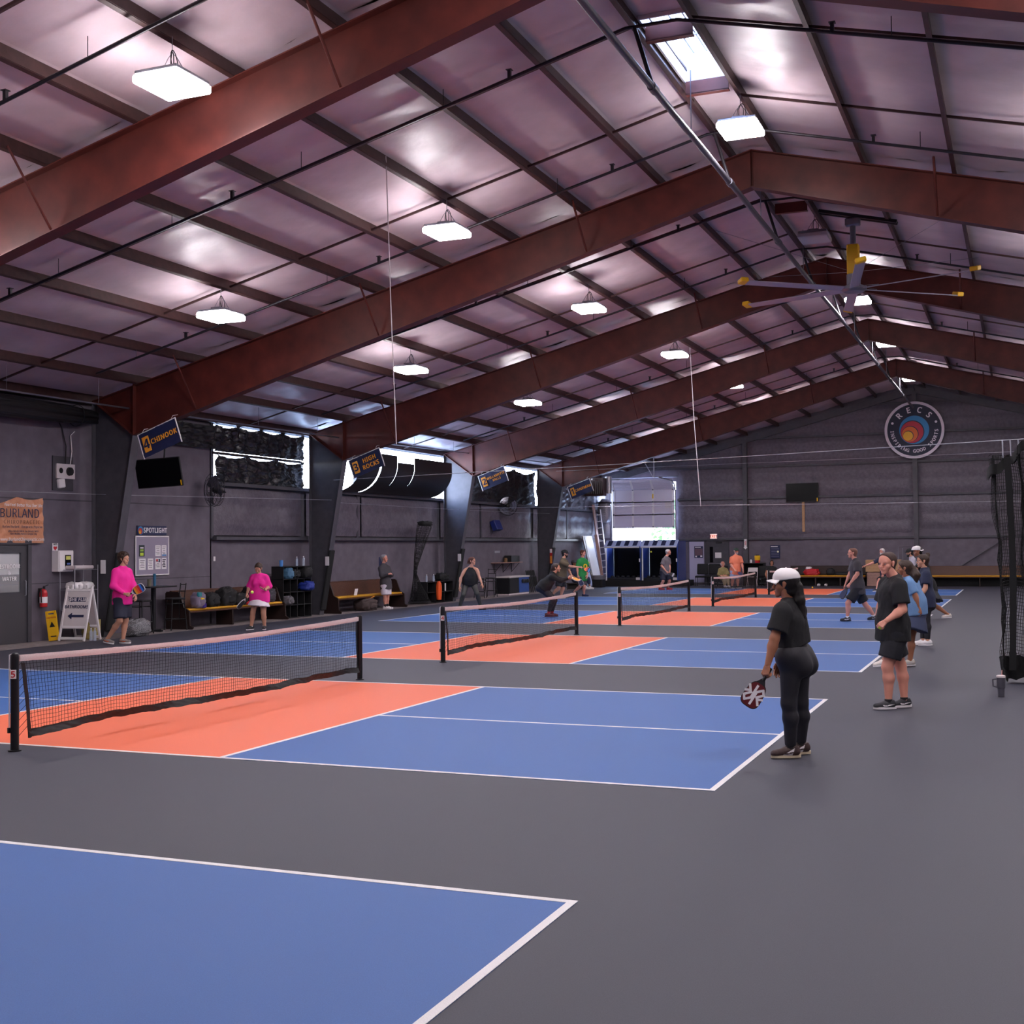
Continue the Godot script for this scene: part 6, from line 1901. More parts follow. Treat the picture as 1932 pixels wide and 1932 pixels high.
func shoe_shapes() -> void: # toe towards +z, ankle over the origin, ground at y 0
	if lib.has("shoe"):
		return
	var mk := func(grow: float) -> Field:
		var f := Field.new()
		f.h = 0.006
		f.k = 0.03
		f.bone(Vector3(0, 0.055, -0.045), Vector3(0, 0.05, 0.03), 0.041 + grow, 0.043 + grow)
		f.bone(Vector3(0, 0.05, 0.03), Vector3(0.004, 0.036, 0.145), 0.043 + grow, 0.035 + grow, Vector3.UP, 1.12)
		f.bone(Vector3(0, 0.06, -0.025), Vector3(0, 0.098, -0.022), 0.04 + grow, 0.041 + grow, Vector3.ZERO, 1.0, false, true)
		return f
	var u: Field = mk.call(0.0)
	u.keep(Vector3(0, 0.022, 0), Vector3.UP)
	lib.shoe = u.build()
	var toe: Field = mk.call(0.0025)
	toe.keep(Vector3(0, 0.022, 0), Vector3.UP)
	toe.keep(Vector3(0, 0.048, 0.1), Vector3(0, -0.9, 0.75))
	lib.shoe_toe = toe.build()
	var heel: Field = mk.call(0.0025)
	heel.keep(Vector3(0, 0.022, 0), Vector3.UP)
	heel.keep(Vector3(0, 0.05, -0.012), Vector3(0, -0.35, -1))
	lib.shoe_heel = heel.build()
	var lace: Field = mk.call(0.003)
	lace.keep(Vector3(0, 0.062, 0.02), Vector3(0, 1, 0.55))
	lace.keep(Vector3(0, 0.03, 0.115), Vector3(0, 0.35, -1))
	lib.shoe_lace = lace.build()
	var sole := PackedVector2Array()
	for j in 28:
		var a := TAU * j / 28.0
		var z := sin(a) * 0.138
		var w := 0.04 if z < 0 else lerpf(0.04, 0.045, clampf(z / 0.09, 0, 1))
		sole.append(Vector2(cos(a) * w * (1.0 if absf(sin(a)) < 0.8 else 0.94), z + 0.042))
	lib.sole = MB.new().extrude(sole, 0.026, Transform3D(Basis(Vector3.RIGHT, Vector3(0, 0, 1), Vector3(0, 1, 0)), Vector3(0, 0.0, 0)))
	var sw := PackedVector2Array([Vector2(-0.075, 0.058), Vector2(-0.03, 0.046), Vector2(0.02, 0.034), Vector2(0.05, 0.036), Vector2(0.062, 0.05), Vector2(0.05, 0.052), Vector2(0.03, 0.046), Vector2(-0.02, 0.055)])
	lib.swoosh = MB.new().extrude(sw, 0.012, Transform3D(Basis(Vector3(0, 0, 1), Vector3.UP, Vector3(-1, 0, 0)), Vector3(-0.038, 0.0, 0.02)))
	lib.swoosh.extrude(sw, 0.012, Transform3D(Basis(Vector3(0, 0, 1), Vector3.UP, Vector3(-1, 0, 0)), Vector3(0.05, 0.0, 0.02)))

func aim(dir: Vector3, up: Vector3) -> Basis: # z along dir
	var z := dir.normalized()
	var x := up.cross(z).normalized()
	return Basis(x, z.cross(x), z)

func paddle(label: String, at: Vector3, hdir: Vector3, face: Vector3, w: float, L: float, m: Material, edge: Material, bands := [], logo := false) -> void:
	# at: middle of the grip in world; hdir: from grip to blade; face: direction the printed face looks
	var y := hdir.normalized()
	var z := (face - y * face.dot(y)).normalized()
	var b := Basis(y.cross(z), y, z)
	var t := thing("pickleball_paddle", label, "paddle", at, 0.0, "paddles in play")
	t.basis = b
	part(t, "grip", MB.new().tube([Vector3(0, -0.06, 0), Vector3(0, 0.07, 0)], 0.016, 10), M.black)
	part(t, "throat", MB.new().extrude(PackedVector2Array([Vector2(-0.016, 0.06), Vector2(0.016, 0.06), Vector2(w * 0.3, 0.13), Vector2(-w * 0.3, 0.13)]), 0.012, Transform3D(Basis.IDENTITY, Vector3(0, 0, -0.006))), edge)
	var out := PackedVector2Array()
	for j in 36:
		var a := TAU * j / 36.0
		var cx := signf(cos(a)) * pow(absf(cos(a)), 0.62)
		var cy := signf(sin(a)) * pow(absf(sin(a)), 0.62)
		out.append(Vector2(cx * w * 0.5 * (0.9 + 0.1 * cy), 0.1 + L * 0.5 + cy * L * 0.5))
	part(t, "edge_guard", MB.new().extrude(out, 0.016, Transform3D(Basis.IDENTITY, Vector3(0, 0, -0.008))), edge)
	var inn := PackedVector2Array()
	var mid := Vector2(0, 0.1 + L * 0.5)
	for p in out:
		inn.append(mid + (p - mid) * 0.93)
	var fc := part(t, "face", MB.new().extrude(inn, 0.02, Transform3D(Basis.IDENTITY, Vector3(0, 0, -0.010))), m)
	for i in bands.size():
		var y0 := 0.1 + L * (float(i) / bands.size())
		var y1 := 0.1 + L * (float(i + 1) / bands.size())
		var clip := Geometry2D.intersect_polygons(inn, PackedVector2Array([Vector2(-1, y0), Vector2(1, y0), Vector2(1, y1), Vector2(-1, y1)]))
		if clip.size():
			part(fc, "print_band", MB.new().extrude(clip[0], 0.0236, Transform3D(Basis.IDENTITY, Vector3(0, 0, -0.0118))), bands[i])
	if logo: # interlaced white angular emblem
		var wm := MB.new()
		for s in [-1.0, 1.0]:
			var T := Transform3D(Basis(Vector3.BACK, 0.0 if s > 0 else PI), Vector3(0, mid.y, 0.0))
			var strokes := [[0.01, -0.085, 0.01, 0.035], [0.01, 0.035, 0.05, 0.075], [0.05, 0.075, 0.075, 0.04], [0.075, 0.04, 0.03, -0.01], [0.075, -0.06, 0.045, -0.02], [0.045, -0.02, 0.085, 0.0]]
			for q in strokes:
				var a := Vector3(q[0], q[1], 0)
				var c := Vector3(q[2], q[3], 0)
				wm.box(T * ((a + c) * 0.5), Vector3(a.distance_to(c) + 0.014, 0.021, 0.026), T.basis * Basis(Vector3.BACK, atan2(q[3] - q[1], q[2] - q[0])))
		part(fc, "emblem", wm, M.white)

var held := {}

func person(label: String, at: Vector3, J: Dictionary, o: Dictionary) -> Node3D:
	var t := thing("person", label, "person", at, 0.3883)
	var dist := at.distance_to(V(8.95, 1.9, -9.58))
	var h := clampf(dist * 0.0007, 0.0095, 0.024)
	var b: float = o.get("b", 1.0)
	var F: Vector3 = (o.f as Vector3).normalized()
	var up := Vector3.UP
	var pel: Vector3 = (J.hl + J.hr) * 0.5
	var shc: Vector3 = (J.sl + J.sr) * 0.5
	var ax := (shc - pel).normalized()
	var across: Vector3 = (J.sl - J.sr).normalized()
	var Fd := across.cross(ax).normalized()
	if Fd.dot(F) < 0.0:
		Fd = -Fd
	var chest := shc - ax * 0.13
	var belly: float = o.get("belly", 0.0)
	var hipw: float = o.get("hips", 0.0)
	# --- bare body
	var f := Field.new()
	f.h = h
	f.k = 0.03
	var tk := 0.02 if o.has("top") else 0.0 # cloth sits outside the trunk
	f.bone(pel, chest, 0.125 * b - tk, 0.14 * b - tk, Fd, 1.4)
	f.bone(J.hl + ax * 0.02, J.hr + ax * 0.02, 0.09 * b, 0.09 * b)
	f.bone(J.sl.lerp(J.sr, 0.2) - ax * 0.03, J.sr.lerp(J.sl, 0.2) - ax * 0.03, 0.055 * b, 0.055 * b)
	for s in ["l", "r"]:
		f.bone(J.nk - ax * 0.015, J["s" + s].lerp(J.nk, 0.25), 0.045 * b, 0.04 * b)
	f.bone(J.nk - ax * 0.03, J.hd - up * 0.05 - Fd * 0.01, 0.06 * b, 0.053)
	for s in ["l", "r"]:
		var sh: Vector3 = J["s" + s]
		var el: Vector3 = J["e" + s]
		var wr: Vector3 = J["w" + s]
		var bare: float = 1.0 if o.get("tank", false) else 0.9
		f.bone(sh - ax * 0.02, sh.lerp(el, 0.45), 0.054 * b * bare, 0.05 * b * bare)
		f.bone(sh.lerp(el, 0.45), el, 0.05 * b * bare, 0.041 * b)
		f.bone(el, el.lerp(wr, 0.3), 0.041 * b, 0.043 * b)
		f.bone(el.lerp(wr, 0.3), wr, 0.043 * b, 0.027)
		var hp: Vector3 = J["h" + s]
		var kn: Vector3 = J["k" + s]
		var an: Vector3 = J["a" + s]
		var th := (kn - hp).normalized()
		var shin := (an - kn).normalized()
		var back := -Fd
		f.bone(hp, kn, (0.088 + hipw * 0.3) * b, 0.058 * b)
		f.bone(kn, kn + (an - kn) * 0.32 + back * 0.012, 0.055 * b, 0.057 * b)
		f.bone(kn + (an - kn) * 0.32 + back * 0.012, an, 0.057 * b, 0.036)
		f.bone(an, an + Vector3(0, -0.03, 0), 0.037, 0.036)
	var body := f.build()
	var hs: float = o.get("hs", 1.0)
	var hb := aim(o.look, o.get("tilt", up))
	var HT := Transform3D(hb * hs, J.hd)
	body.append(head_shape(), HT)
	for s in ["l", "r"]:
		var wr: Vector3 = J["w" + s]
		var el: Vector3 = J["e" + s]
		var hd: Vector3 = o.get("hand" + s, (wr - el).normalized())
		var palm: Vector3 = o.get("palm" + s, (pel + up * 0.1 - wr))
		palm = (palm - hd * palm.dot(hd)).normalized()
		var hbx := Basis(hd.cross(palm), hd, palm)
		if s == "l":
			hbx = Basis(-hbx.x, hbx.y, hbx.z)
		body.append(hand_shape(o.get("grip" + s, "relax")), Transform3D(hbx, wr))
		held[s] = wr + hd * 0.078 + palm * 0.03
	var skin: Material = o.get("skin", M.skin)
	var bp := part(t, "body", body, skin)
	# --- face
	var eye_w := MB.new()
	for s in [-1.0, 1.0]:
		var e := part(bp, "eye", MB.new().ball(HT * Vector3(s * 0.031, 0.004, 0.0755), Vector3(0.0105, 0.0062, 0.0075) * hs, 10, 8, hb), M.eye_white)
		part(bp, "iris", MB.new().ball(HT * Vector3(s * 0.031, 0.004, 0.0812), Vector3(0.0052, 0.0055, 0.0035) * hs, 8, 6, hb), M.iris)
		part(bp, "eyebrow", MB.new().tube([HT * Vector3(s * 0.015, 0.026, 0.083), HT * Vector3(s * 0.032, 0.031, 0.08), HT * Vector3(s * 0.047, 0.025, 0.069)], 0.0035 * hs, 5), o.get("brow", o.get("hair", M.hair_brown)))
	part(bp, "lips", MB.new().tube([HT * Vector3(-0.021, -0.059, 0.083), HT * Vector3(0, -0.0575, 0.0895), HT * Vector3(0.021, -0.059, 0.083)], 0.0042 * hs, 5), M.lips)
	# --- hair, headwear
	if o.has("style"):
		part(t, "hair", MB.new().append(hair_shape(o.style), HT), o.hair)
	if o.has("beard"):
		var bd := Field.new()
		bd.h = 0.007
		bd.wobble = 0.004
		bd.wob_freq = 40.0
		bd.bone(Vector3(0, -0.035, 0.03), Vector3(0, -0.082, 0.054), 0.06, 0.042)
		bd.bone(Vector3(0, -0.1, 0.066), Vector3(0, -0.11, 0.066), 0.024, 0.022)
		bd.keep(Vector3(0, -0.045, 0.08), Vector3(0, -1, -0.25))
		part(t, "beard", MB.new().append(bd.build(), HT), o.beard)
	if o.has("cap"):
		cap_shape()
		var CT := HT
		if o.get("cap_back", false):
			CT = Transform3D(hb * Basis(Vector3.UP, PI) * hs, J.hd)
		var cp := part(t, "cap", MB.new().append(lib.cap, CT), o.cap)
		part(cp, "brim", MB.new().append(lib.brim, CT), o.cap)
		part(cp, "button", MB.new().ball(CT * Vector3(0, 0.15, -0.015), Vector3(0.01, 0.006, 0.01), 8, 5), o.cap)
	# --- top
	if o.has("top"):
		var lo: float = o.get("loose", 0.022)
		var g := Field.new()
		g.h = h
		g.k = 0.045
		g.wobble = o.get("crease", 0.012)
		var hem: float = o.get("hem", 0.1)
		var hemp := pel - ax * hem
		g.bone(hemp - ax * 0.05, chest, (0.14 + hipw * 0.5 + belly * 0.4) * b + lo, 0.15 * b + lo, Fd, 1.32)
		if belly > 0.0:
			g.bone(pel + ax * 0.16 + Fd * 0.05, pel + ax * 0.24 + Fd * 0.04, 0.1 * b + belly, 0.1 * b + belly)
		if o.get("bust", 0.0) > 0.0:
			for s in [-1.0, 1.0]:
				g.bone(chest + across * 0.075 * s + Fd * 0.075 + ax * 0.0, chest + across * 0.07 * s + Fd * 0.085 - ax * 0.02, 0.055 + o.bust, 0.055 + o.bust)
		var inset := 0.3 if o.get("tank", false) else 0.1
		g.bone(J.sl.lerp(J.sr, inset) - ax * 0.035, J.sr.lerp(J.sl, inset) - ax * 0.035, 0.06 * b + lo * 0.5, 0.06 * b + lo * 0.5, Fd, 1.05)
		g.bone(J.nk - ax * 0.05, J.nk - ax * 0.0, 0.08 * b, 0.064, Fd, 1.0, false, true)
		if not o.get("tank", false):
			for s in ["l", "r"]:
				g.bone(J.nk - ax * 0.02, J["s" + s].lerp(J.nk, 0.2), 0.052 * b, 0.045 * b + lo * 0.4)
		if hem > 0.02:
			var hr2: float = J.hl.distance_to(J.hr) * 0.5 + 0.108 * b + hipw * 0.8 + 0.008 + lo * 0.3
			g.bone(pel + ax * 0.1, hemp - ax * 0.06, hr2, hr2, Fd, 1.25)
		if o.has("drape"):
			g.bone(chest + Fd * 0.06 - ax * 0.02, pel + Fd * o.drape - ax * 0.02, 0.1, 0.08)
			g.bone(pel + Fd * o.drape - ax * 0.02, pel + Fd * o.drape - ax * (hem + 0.12), 0.08, 0.07)
		var sl: float = o.get("sleeve", 0.6)
		if sl > 0.0:
			for s in ["l", "r"]:
				var sh: Vector3 = J["s" + s] - ax * 0.015
				var el: Vector3 = J["e" + s]
				var wr: Vector3 = J["w" + s]
				var r0 := 0.056 * b + lo * 0.6
				if sl <= 1.0:
					g.limb(sh, sh.lerp(el, sl), r0, 0.053 * b + lo * 1.1)
				else:
					g.limb(sh, el, r0, 0.046 * b + lo * 0.7, false)
					g.limb(el, el.lerp(wr, sl - 1.0), 0.047 * b + lo * 0.7, 0.034 * b + lo * 0.5)
		g.keep(hemp, ax + F * o.get("hem_tilt", 0.0))
		if o.get("tank", false):
			g.keep(J.nk - ax * 0.005, -ax)
		part(t, o.get("top_name", "shirt"), g.build(), o.top, o.get("top_label", ""))
	# --- bottom
	if o.has("bottom"):
		var g := Field.new()
		g.h = h
		g.k = 0.035
		var kind: String = o.get("cut", "shorts")
		g.wobble = 0.008 if kind != "leggings" else 0.002
		var ex: float = {"shorts": 0.03, "leggings": 0.008, "pants": 0.022, "skirt": 0.02}[kind]
		g.bone(J.hl + ax * 0.03, J.hr + ax * 0.03, (0.105 + hipw) * b + ex * 0.7, (0.105 + hipw) * b + ex * 0.7)
		if hipw > 0.0:
			for s in [-1.0, 1.0]:
				g.bone(pel + across * 0.07 * s - Fd * 0.07 - ax * 0.03, pel + across * 0.07 * s - Fd * 0.075 - ax * 0.05, 0.085 + hipw * 0.6, 0.085 + hipw * 0.6)
		g.bone(pel, pel + ax * 0.14, 0.13 * b + ex * 0.6, 0.125 * b + ex * 0.3, Fd, 1.35)
		var len: float = o.get("leg", 0.75)
		for s in ["l", "r"]:
			var hp: Vector3 = J["h" + s]
			var kn: Vector3 = J["k" + s]
			var an: Vector3 = J["a" + s]
			if kind == "shorts":
				g.bone(hp, hp.lerp(kn, len), 0.092 * b + ex, 0.074 * b + ex * 1.5, Vector3.ZERO, 1.0, false, true)
			elif kind == "skirt":
				if s == "l":
					var low: Vector3 = (J.hl.lerp(J.kl, len) + J.hr.lerp(J.kr, len)) * 0.5
					var wide: float = J.hl.lerp(J.kl, len).distance_to(J.hr.lerp(J.kr, len)) * 0.5
					g.limb(pel + ax * 0.02, low, 0.15 * b + hipw, 0.11 * b + wide + o.get("flare", 0.05))
			else:
				var sh2 := kn + (an - kn) * 0.32 - Fd * 0.012
				g.bone(hp, kn, (0.09 + hipw * 0.35) * b + ex, 0.06 * b + ex)
				g.bone(kn, sh2, 0.056 * b + ex, 0.059 * b + ex)
				g.bone(sh2, kn.lerp(an, len), 0.059 * b + ex, 0.04 + ex, Vector3.ZERO, 1.0, false, true)
		g.keep(pel + ax * (0.1 if o.get("hem", 0.1) > -0.05 else 0.14), -ax)
		part(t, {"shorts": "shorts", "leggings": "leggings", "pants": "trousers", "skirt": "skirt"}[kind], g.build(), o.bottom)
	# --- socks and shoes
	shoe_shapes()
	for s in ["l", "r"]:
		var an: Vector3 = J["a" + s]
		var kn: Vector3 = J["k" + s]
		var toe: Vector3 = J["t" + s]
		var fw := toe - (an - up * 0.075)
		var ST := Transform3D(aim(fw, (kn - an).lerp(up, 0.6)) * (1.0 if not o.has("foot") else float(o.foot)), an)
		ST.origin -= ST.basis.y * 0.078
		if o.has("sock"):
			var sk := Field.new()
			sk.h = maxf(h, 0.008)
			sk.bone(an - up * 0.03, an.lerp(kn, o.get("sock_h", 0.14)), 0.042, 0.046, Vector3.ZERO, 1.0, false, true)
			part(t, "sock", sk.build(), o.sock)
		var sp := part(t, "shoe", MB.new().append(lib.shoe, ST), o.get("shoe", M.black))
		part(sp, "sole", MB.new().append(lib.sole, ST), o.get("sole", M.white))
		if o.has("shoe2"):
			for q in ["shoe_toe", "shoe_heel", "shoe_lace"]:
				part(sp, q.replace("shoe_", "") + "_panel", MB.new().append(lib[q], ST), o.shoe2)
		if o.has("swoosh"):
			part(sp, "curved_stripe", MB.new().append(lib.swoosh, ST), o.swoosh)
	return t

func local_to_world(at: Vector3, p: Vector3) -> Vector3:
	return at + Basis(Vector3.UP, 0.3883) * p

func people_materials() -> void:
	M.skin = mat(rgb(206, 150, 124), 0.55)
	M.skin_tan = mat(rgb(170, 112, 84), 0.55)
	M.skin_pink = mat(rgb(216, 148, 128), 0.55)
	M.lips = mat(rgb(168, 92, 86), 0.5)
	M.eye_white = mat(rgb(226, 222, 220), 0.3)
	M.iris = mat(rgb(40, 34, 32), 0.2)
	M.hair_dark = mat(rgb(34, 26, 26), 0.5, 0, [15, 0.05, 0.5, 0.2])
	M.hair_crop = mat(rgb(86, 62, 56), 0.7, 0, [15, 0.1, 0.6, 0.15])
	M.hair_brown = mat(rgb(82, 58, 46), 0.55, 0, [15, 0.05, 0.5, 0.2])
	M.hair_red = mat(rgb(112, 62, 44), 0.55, 0, [15, 0.05, 0.6, 0.2])
	M.hair_sandy = mat(rgb(150, 100, 82), 0.6, 0, [15, 0.08, 0.6, 0.2])
	M.hair_grey = mat(rgb(176, 168, 168), 0.6, 0, [15, 0.08, 0.7, 0.2])
	M.hair_white = mat(rgb(222, 214, 214), 0.6, 0, [15, 0.08, 0.8, 0.2])
	M.tee_black = mat(rgb(30, 29, 33), 0.85, 0, [12, 0.08, 0.75, 0.5])
	M.leggings = mat(rgb(38, 36, 44), 0.7, 0, [12, 0.2, 0.8, 0.3])
	M.shorts_black = mat(rgb(26, 26, 34), 0.75)
	M.shorts_navy = mat(rgb(34, 36, 56), 0.75)
	M.tee_charcoal = mat(rgb(72, 68, 74), 0.85, 0, [12, 0.08, 0.85, 0.5])
	M.tee_grey = mat(rgb(120, 112, 118), 0.85, 0, [12, 0.08, 0.85, 0.5])
	M.tee_pale = mat(rgb(176, 170, 182), 0.85)
	M.tee_sky = mat(rgb(120, 160, 210), 0.85, 0, [12, 0.08, 0.85, 0.5])
	M.tee_navy = mat(rgb(44, 50, 78), 0.85, 0, [12, 0.08, 0.85, 0.5])
	M.tee_olive = mat(rgb(92, 80, 62), 0.85)
	M.tee_green = mat(rgb(30, 128, 62), 0.8)
	M.tee_khaki = mat(rgb(140, 126, 82), 0.85)
	M.khaki = mat(rgb(176, 160, 130), 0.85)
	M.olive_dark = mat(rgb(66, 66, 62), 0.75)
	M.denim = mat(rgb(64, 72, 104), 0.85, 0, [12, 0.2, 0.7, 0.4])
	M.denim_pale = mat(rgb(150, 166, 200), 0.85)
	M.pink = mat(rgb(255, 34, 160), 0.75, 0, [12, 0.08, 0.88, 0.5])
	M.salmon = mat(rgb(226, 128, 98), 0.8)
	M.white_cloth = mat(rgb(226, 216, 226), 0.8)
	M.cap_green = mat(rgb(40, 60, 52), 0.8)
	M.shoe_black = mat(rgb(40, 40, 46), 0.6)
	M.shoe_brown = mat(rgb(64, 44, 42), 0.6)
	M.shoe_grey = mat(rgb(130, 120, 118), 0.6)
	M.shoe_maroon = mat(rgb(96, 34, 44), 0.6)
	M.shoe_offwhite = mat(rgb(222, 212, 204), 0.6)
	M.sole_cream = mat(rgb(226, 208, 176), 0.6)
	M.orange_neon = mat(rgb(240, 96, 40), 0.6)
	M.sky_blue = mat(rgb(40, 110, 200), 0.6)
	M.ball_lime = mat(rgb(196, 206, 60), 0.5)
	M.paddle_red = mat(rgb(140, 26, 40), 0.45, 0, [15, 0.06, 0.45, 0.12])

func build_people() -> void:
	people_materials()
	var at: Vector3
	var J: Dictionary
	# woman front
	at = V(6.99, 0, 1.77)
	J = {hd = Vector3(-0.043, 1.546, 0.043), nk = Vector3(0.001, 1.402, 0.029), sl = Vector3(-0.108, 1.317, 0.197), sr = Vector3(0.104, 1.313, -0.113), el = Vector3(-0.179, 1.077, 0.230), wl = Vector3(-0.246, 0.850, 0.244), er = Vector3(0.044, 1.052, -0.211), wr = Vector3(-0.030, 0.846, -0.196), hl = Vector3(-0.005, 0.873, 0.104), hr = Vector3(0.093, 0.867, -0.056), kl = Vector3(-0.037, 0.493, 0.114), kr = Vector3(0.106, 0.480, -0.057), al = Vector3(-0.019, 0.086, 0.073), ar = Vector3(0.115, 0.086, -0.116), tl = Vector3(-0.237, 0.012, 0.090), tr = Vector3(-0.054, 0.012, -0.099)}
	person("woman in black tee, leggings and white cap holding a red paddle, seen from behind", at, J, {f = Vector3(-0.9, 0, -0.42), look = Vector3(-0.93, 0.0, -0.36), b = 0.98, hips = 0.035, skin = M.skin_tan, style = "pony", hair = M.hair_dark, cap = M.white, top = M.tee_black, sleeve = 0.72, hem = -0.1, hem_tilt = 0.36, drape = 0.15, loose = 0.036, bust = 0.01, crease = 0.016, cut = "leggings", bottom = M.leggings, leg = 0.93, gripl = "grip", sock = M.black, sock_h = 0.07, shoe = M.white, shoe2 = M.shoe_brown, swoosh = M.shoe_brown, sole = M.sole_cream})
	paddle("red paddle with white emblem held low by the woman in the white cap", local_to_world(at, held.l), Basis(Vector3.UP, 0.3883) * Vector3(-0.56, -0.83, 0.0), Basis(Vector3.UP, 0.3883) * Vector3(-0.25, 0.1, 1), 0.19, 0.24, M.paddle_red, M.black, [], true)
	# man black
	at = V(7.52, 0, 5.45)
	J = {hd = Vector3(-0.052, 1.670, 0.067), nk = Vector3(0.051, 1.510, 0.042), sl = Vector3(0.034, 1.419, 0.250), sr = Vector3(-0.003, 1.437, -0.150), el = Vector3(0.048, 1.157, 0.302), wl = Vector3(-0.163, 1.030, 0.359), er = Vector3(-0.059, 1.158, -0.188), wr = Vector3(-0.103, 0.916, -0.094), hl = Vector3(0.020, 0.863, 0.124), hr = Vector3(0.011, 0.856, -0.066), kl = Vector3(-0.084, 0.494, 0.124), kr = Vector3(0.127, 0.486, -0.066), al = Vector3(-0.066, 0.086, 0.084), ar = Vector3(0.164, 0.086, -0.067), tl = Vector3(-0.292, 0.012, 0.100), tr = Vector3(-0.012, 0.012, -0.020)}
	person("balding man in black tee and shorts with a ball in his hand, looking back left", at, J, {f = Vector3(-0.85, 0, 0.5), look = Vector3(-0.8, -0.06, 0.6), b = 1.1, belly = 0.012, skin = M.skin_pink, style = "crop", hair = M.hair_crop, brow = M.hair_dark, hs = 1.06, top = M.tee_black, sleeve = 0.75, hem = 0.07, loose = 0.034, crease = 0.016, cut = "shorts", bottom = M.shorts_black, leg = 0.72, gripl = "grip", handl = Vector3(-0.75, -0.6, 0.1), sock = M.black, sock_h = 0.1, shoe = M.shoe_black, swoosh = M.white, sole = M.white})
	one("held_ball", MB.new().ball(Vector3.ZERO, Vector3.ONE * 0.037, 16, 12), M.ball_lime, "lime ball in the hand of the man in black", "ball", local_to_world(at, held.l), 0.0, "pickleballs")
	# man grey walking
	at = V(5.15, 0, 22.11)
	J = {hd = Vector3(-0.115, 1.671, 0.047), nk = Vector3(-0.038, 1.526, 0.043), sl = Vector3(-0.037, 1.411, 0.220), sr = Vector3(-0.042, 1.420, -0.140), el = Vector3(-0.050, 1.166, 0.253), wl = Vector3(-0.234, 0.935, 0.246), er = Vector3(-0.118, 1.158, -0.168), wr = Vector3(-0.236, 0.924, -0.134), hl = Vector3(0.011, 0.785, 0.102), hr = Vector3(0.019, 0.779, -0.068), kl = Vector3(-0.252, 0.449, 0.093), kr = Vector3(0.228, 0.398, -0.089), al = Vector3(-0.264, 0.086, 0.062), ar = Vector3(0.448, 0.108, -0.097), tl = Vector3(-0.486, 0.012, 0.059), tr = Vector3(0.276, 0.020, -0.101)}
	person("man in charcoal tee and black shorts striding left on the third court", at, J, {f = Vector3(-1, 0, -0.12), look = Vector3(-1, 0.02, -0.1), b = 1.08, skin = M.skin_pink, style = "crop", hair = M.hair_sandy, top = M.tee_charcoal, sleeve = 0.75, hem = 0.12, loose = 0.03, cut = "shorts", bottom = M.shorts_black, leg = 0.8, gripl = "grip", sock = M.white, sock_h = 0.16, shoe = M.shoe_black, swoosh = M.white, sole = M.shoe_black})
	paddle("dark blue paddle held low by the man striding left", local_to_world(at, held.l), Basis(Vector3.UP, 0.3883) * Vector3(-0.5, -0.85, -0.3), Basis(Vector3.UP, 0.3883) * Vector3(-0.8, 0.3, 0.5), 0.19, 0.25, M.navy, M.black)
	# denim woman
	at = V(7.25, 0, 10.60)
	J = {hd = Vector3(-0.019, 1.514, 0.042), nk = Vector3(0.046, 1.374, 0.038), sl = Vector3(0.010, 1.297, 0.196), sr = Vector3(0.200, 1.295, -0.114), el = Vector3(0.085, 1.103, 0.231), wl = Vector3(0.117, 0.942, 0.246), er = Vector3(0.222, 1.086, -0.170), wr = Vector3(0.188, 0.930, -0.174), hl = Vector3(0.061, 0.871, 0.114), hr = Vector3(0.198, 0.861, -0.056), kl = Vector3(-0.091, 0.451, 0.133), kr = Vector3(0.084, 0.431, -0.008), al = Vector3(-0.378, 0.113, 0.123), ar = Vector3(0.071, 0.086, -0.038), tl = Vector3(-0.485, 0.024, 0.121), tr = Vector3(-0.043, 0.012, -0.020)}
	person("woman in sky blue tee and denim skirt, mostly behind the man in black", at, J, {f = Vector3(-0.9, 0, -0.4), look = Vector3(-0.95, 0, -0.3), b = 0.94, hips = 0.02, skin = M.skin_tan, style = "bushy", hair = M.hair_brown, top = M.tee_sky, sleeve = 0.8, hem = 0.06, loose = 0.024, bust = 0.008, cut = "skirt", bottom = M.denim, leg = 0.66, flare = 0.07, sock = M.white, sock_h = 0.05, shoe = M.shoe_offwhite, swoosh = M.white, sole = M.white})
	# navy woman
	at = V(7.22, 0, 14.86)
	J = {hd = Vector3(-0.025, 1.568, 0.044), nk = Vector3(0.023, 1.430, 0.040), sl = Vector3(-0.001, 1.335, 0.197), sr = Vector3(0.045, 1.337, -0.123), el = Vector3(-0.040, 1.072, 0.240), wl = Vector3(-0.155, 0.908, 0.256), er = Vector3(-0.013, 1.078, -0.170), wr = Vector3(-0.101, 0.901, -0.155), hl = Vector3(0.020, 0.802, 0.102), hr = Vector3(0.044, 0.795, -0.058), kl = Vector3(0.017, 0.478, 0.093), kr = Vector3(0.011, 0.488, -0.066), al = Vector3(0.034, 0.086, 0.084), ar = Vector3(-0.002, 0.086, -0.076), tl = Vector3(-0.138, 0.012, 0.090), tr = Vector3(-0.142, 0.012, -0.080)}
	person("woman in navy tee and black leggings with a hair bun and white shoes", at, J, {f = Vector3(-1, 0, -0.1), look = Vector3(-1, -0.02, 0.05), b = 0.97, hips = 0.025, skin = M.skin, style = "bun", hair = M.hair_brown, top = M.tee_navy, sleeve = 0.7, hem = 0.08, loose = 0.026, bust = 0.012, cut = "leggings", bottom = M.leggings, leg = 0.9, shoe = M.white, sole = M.white})
	# backwards cap player
	at = V(6.93, 0, 23.44)
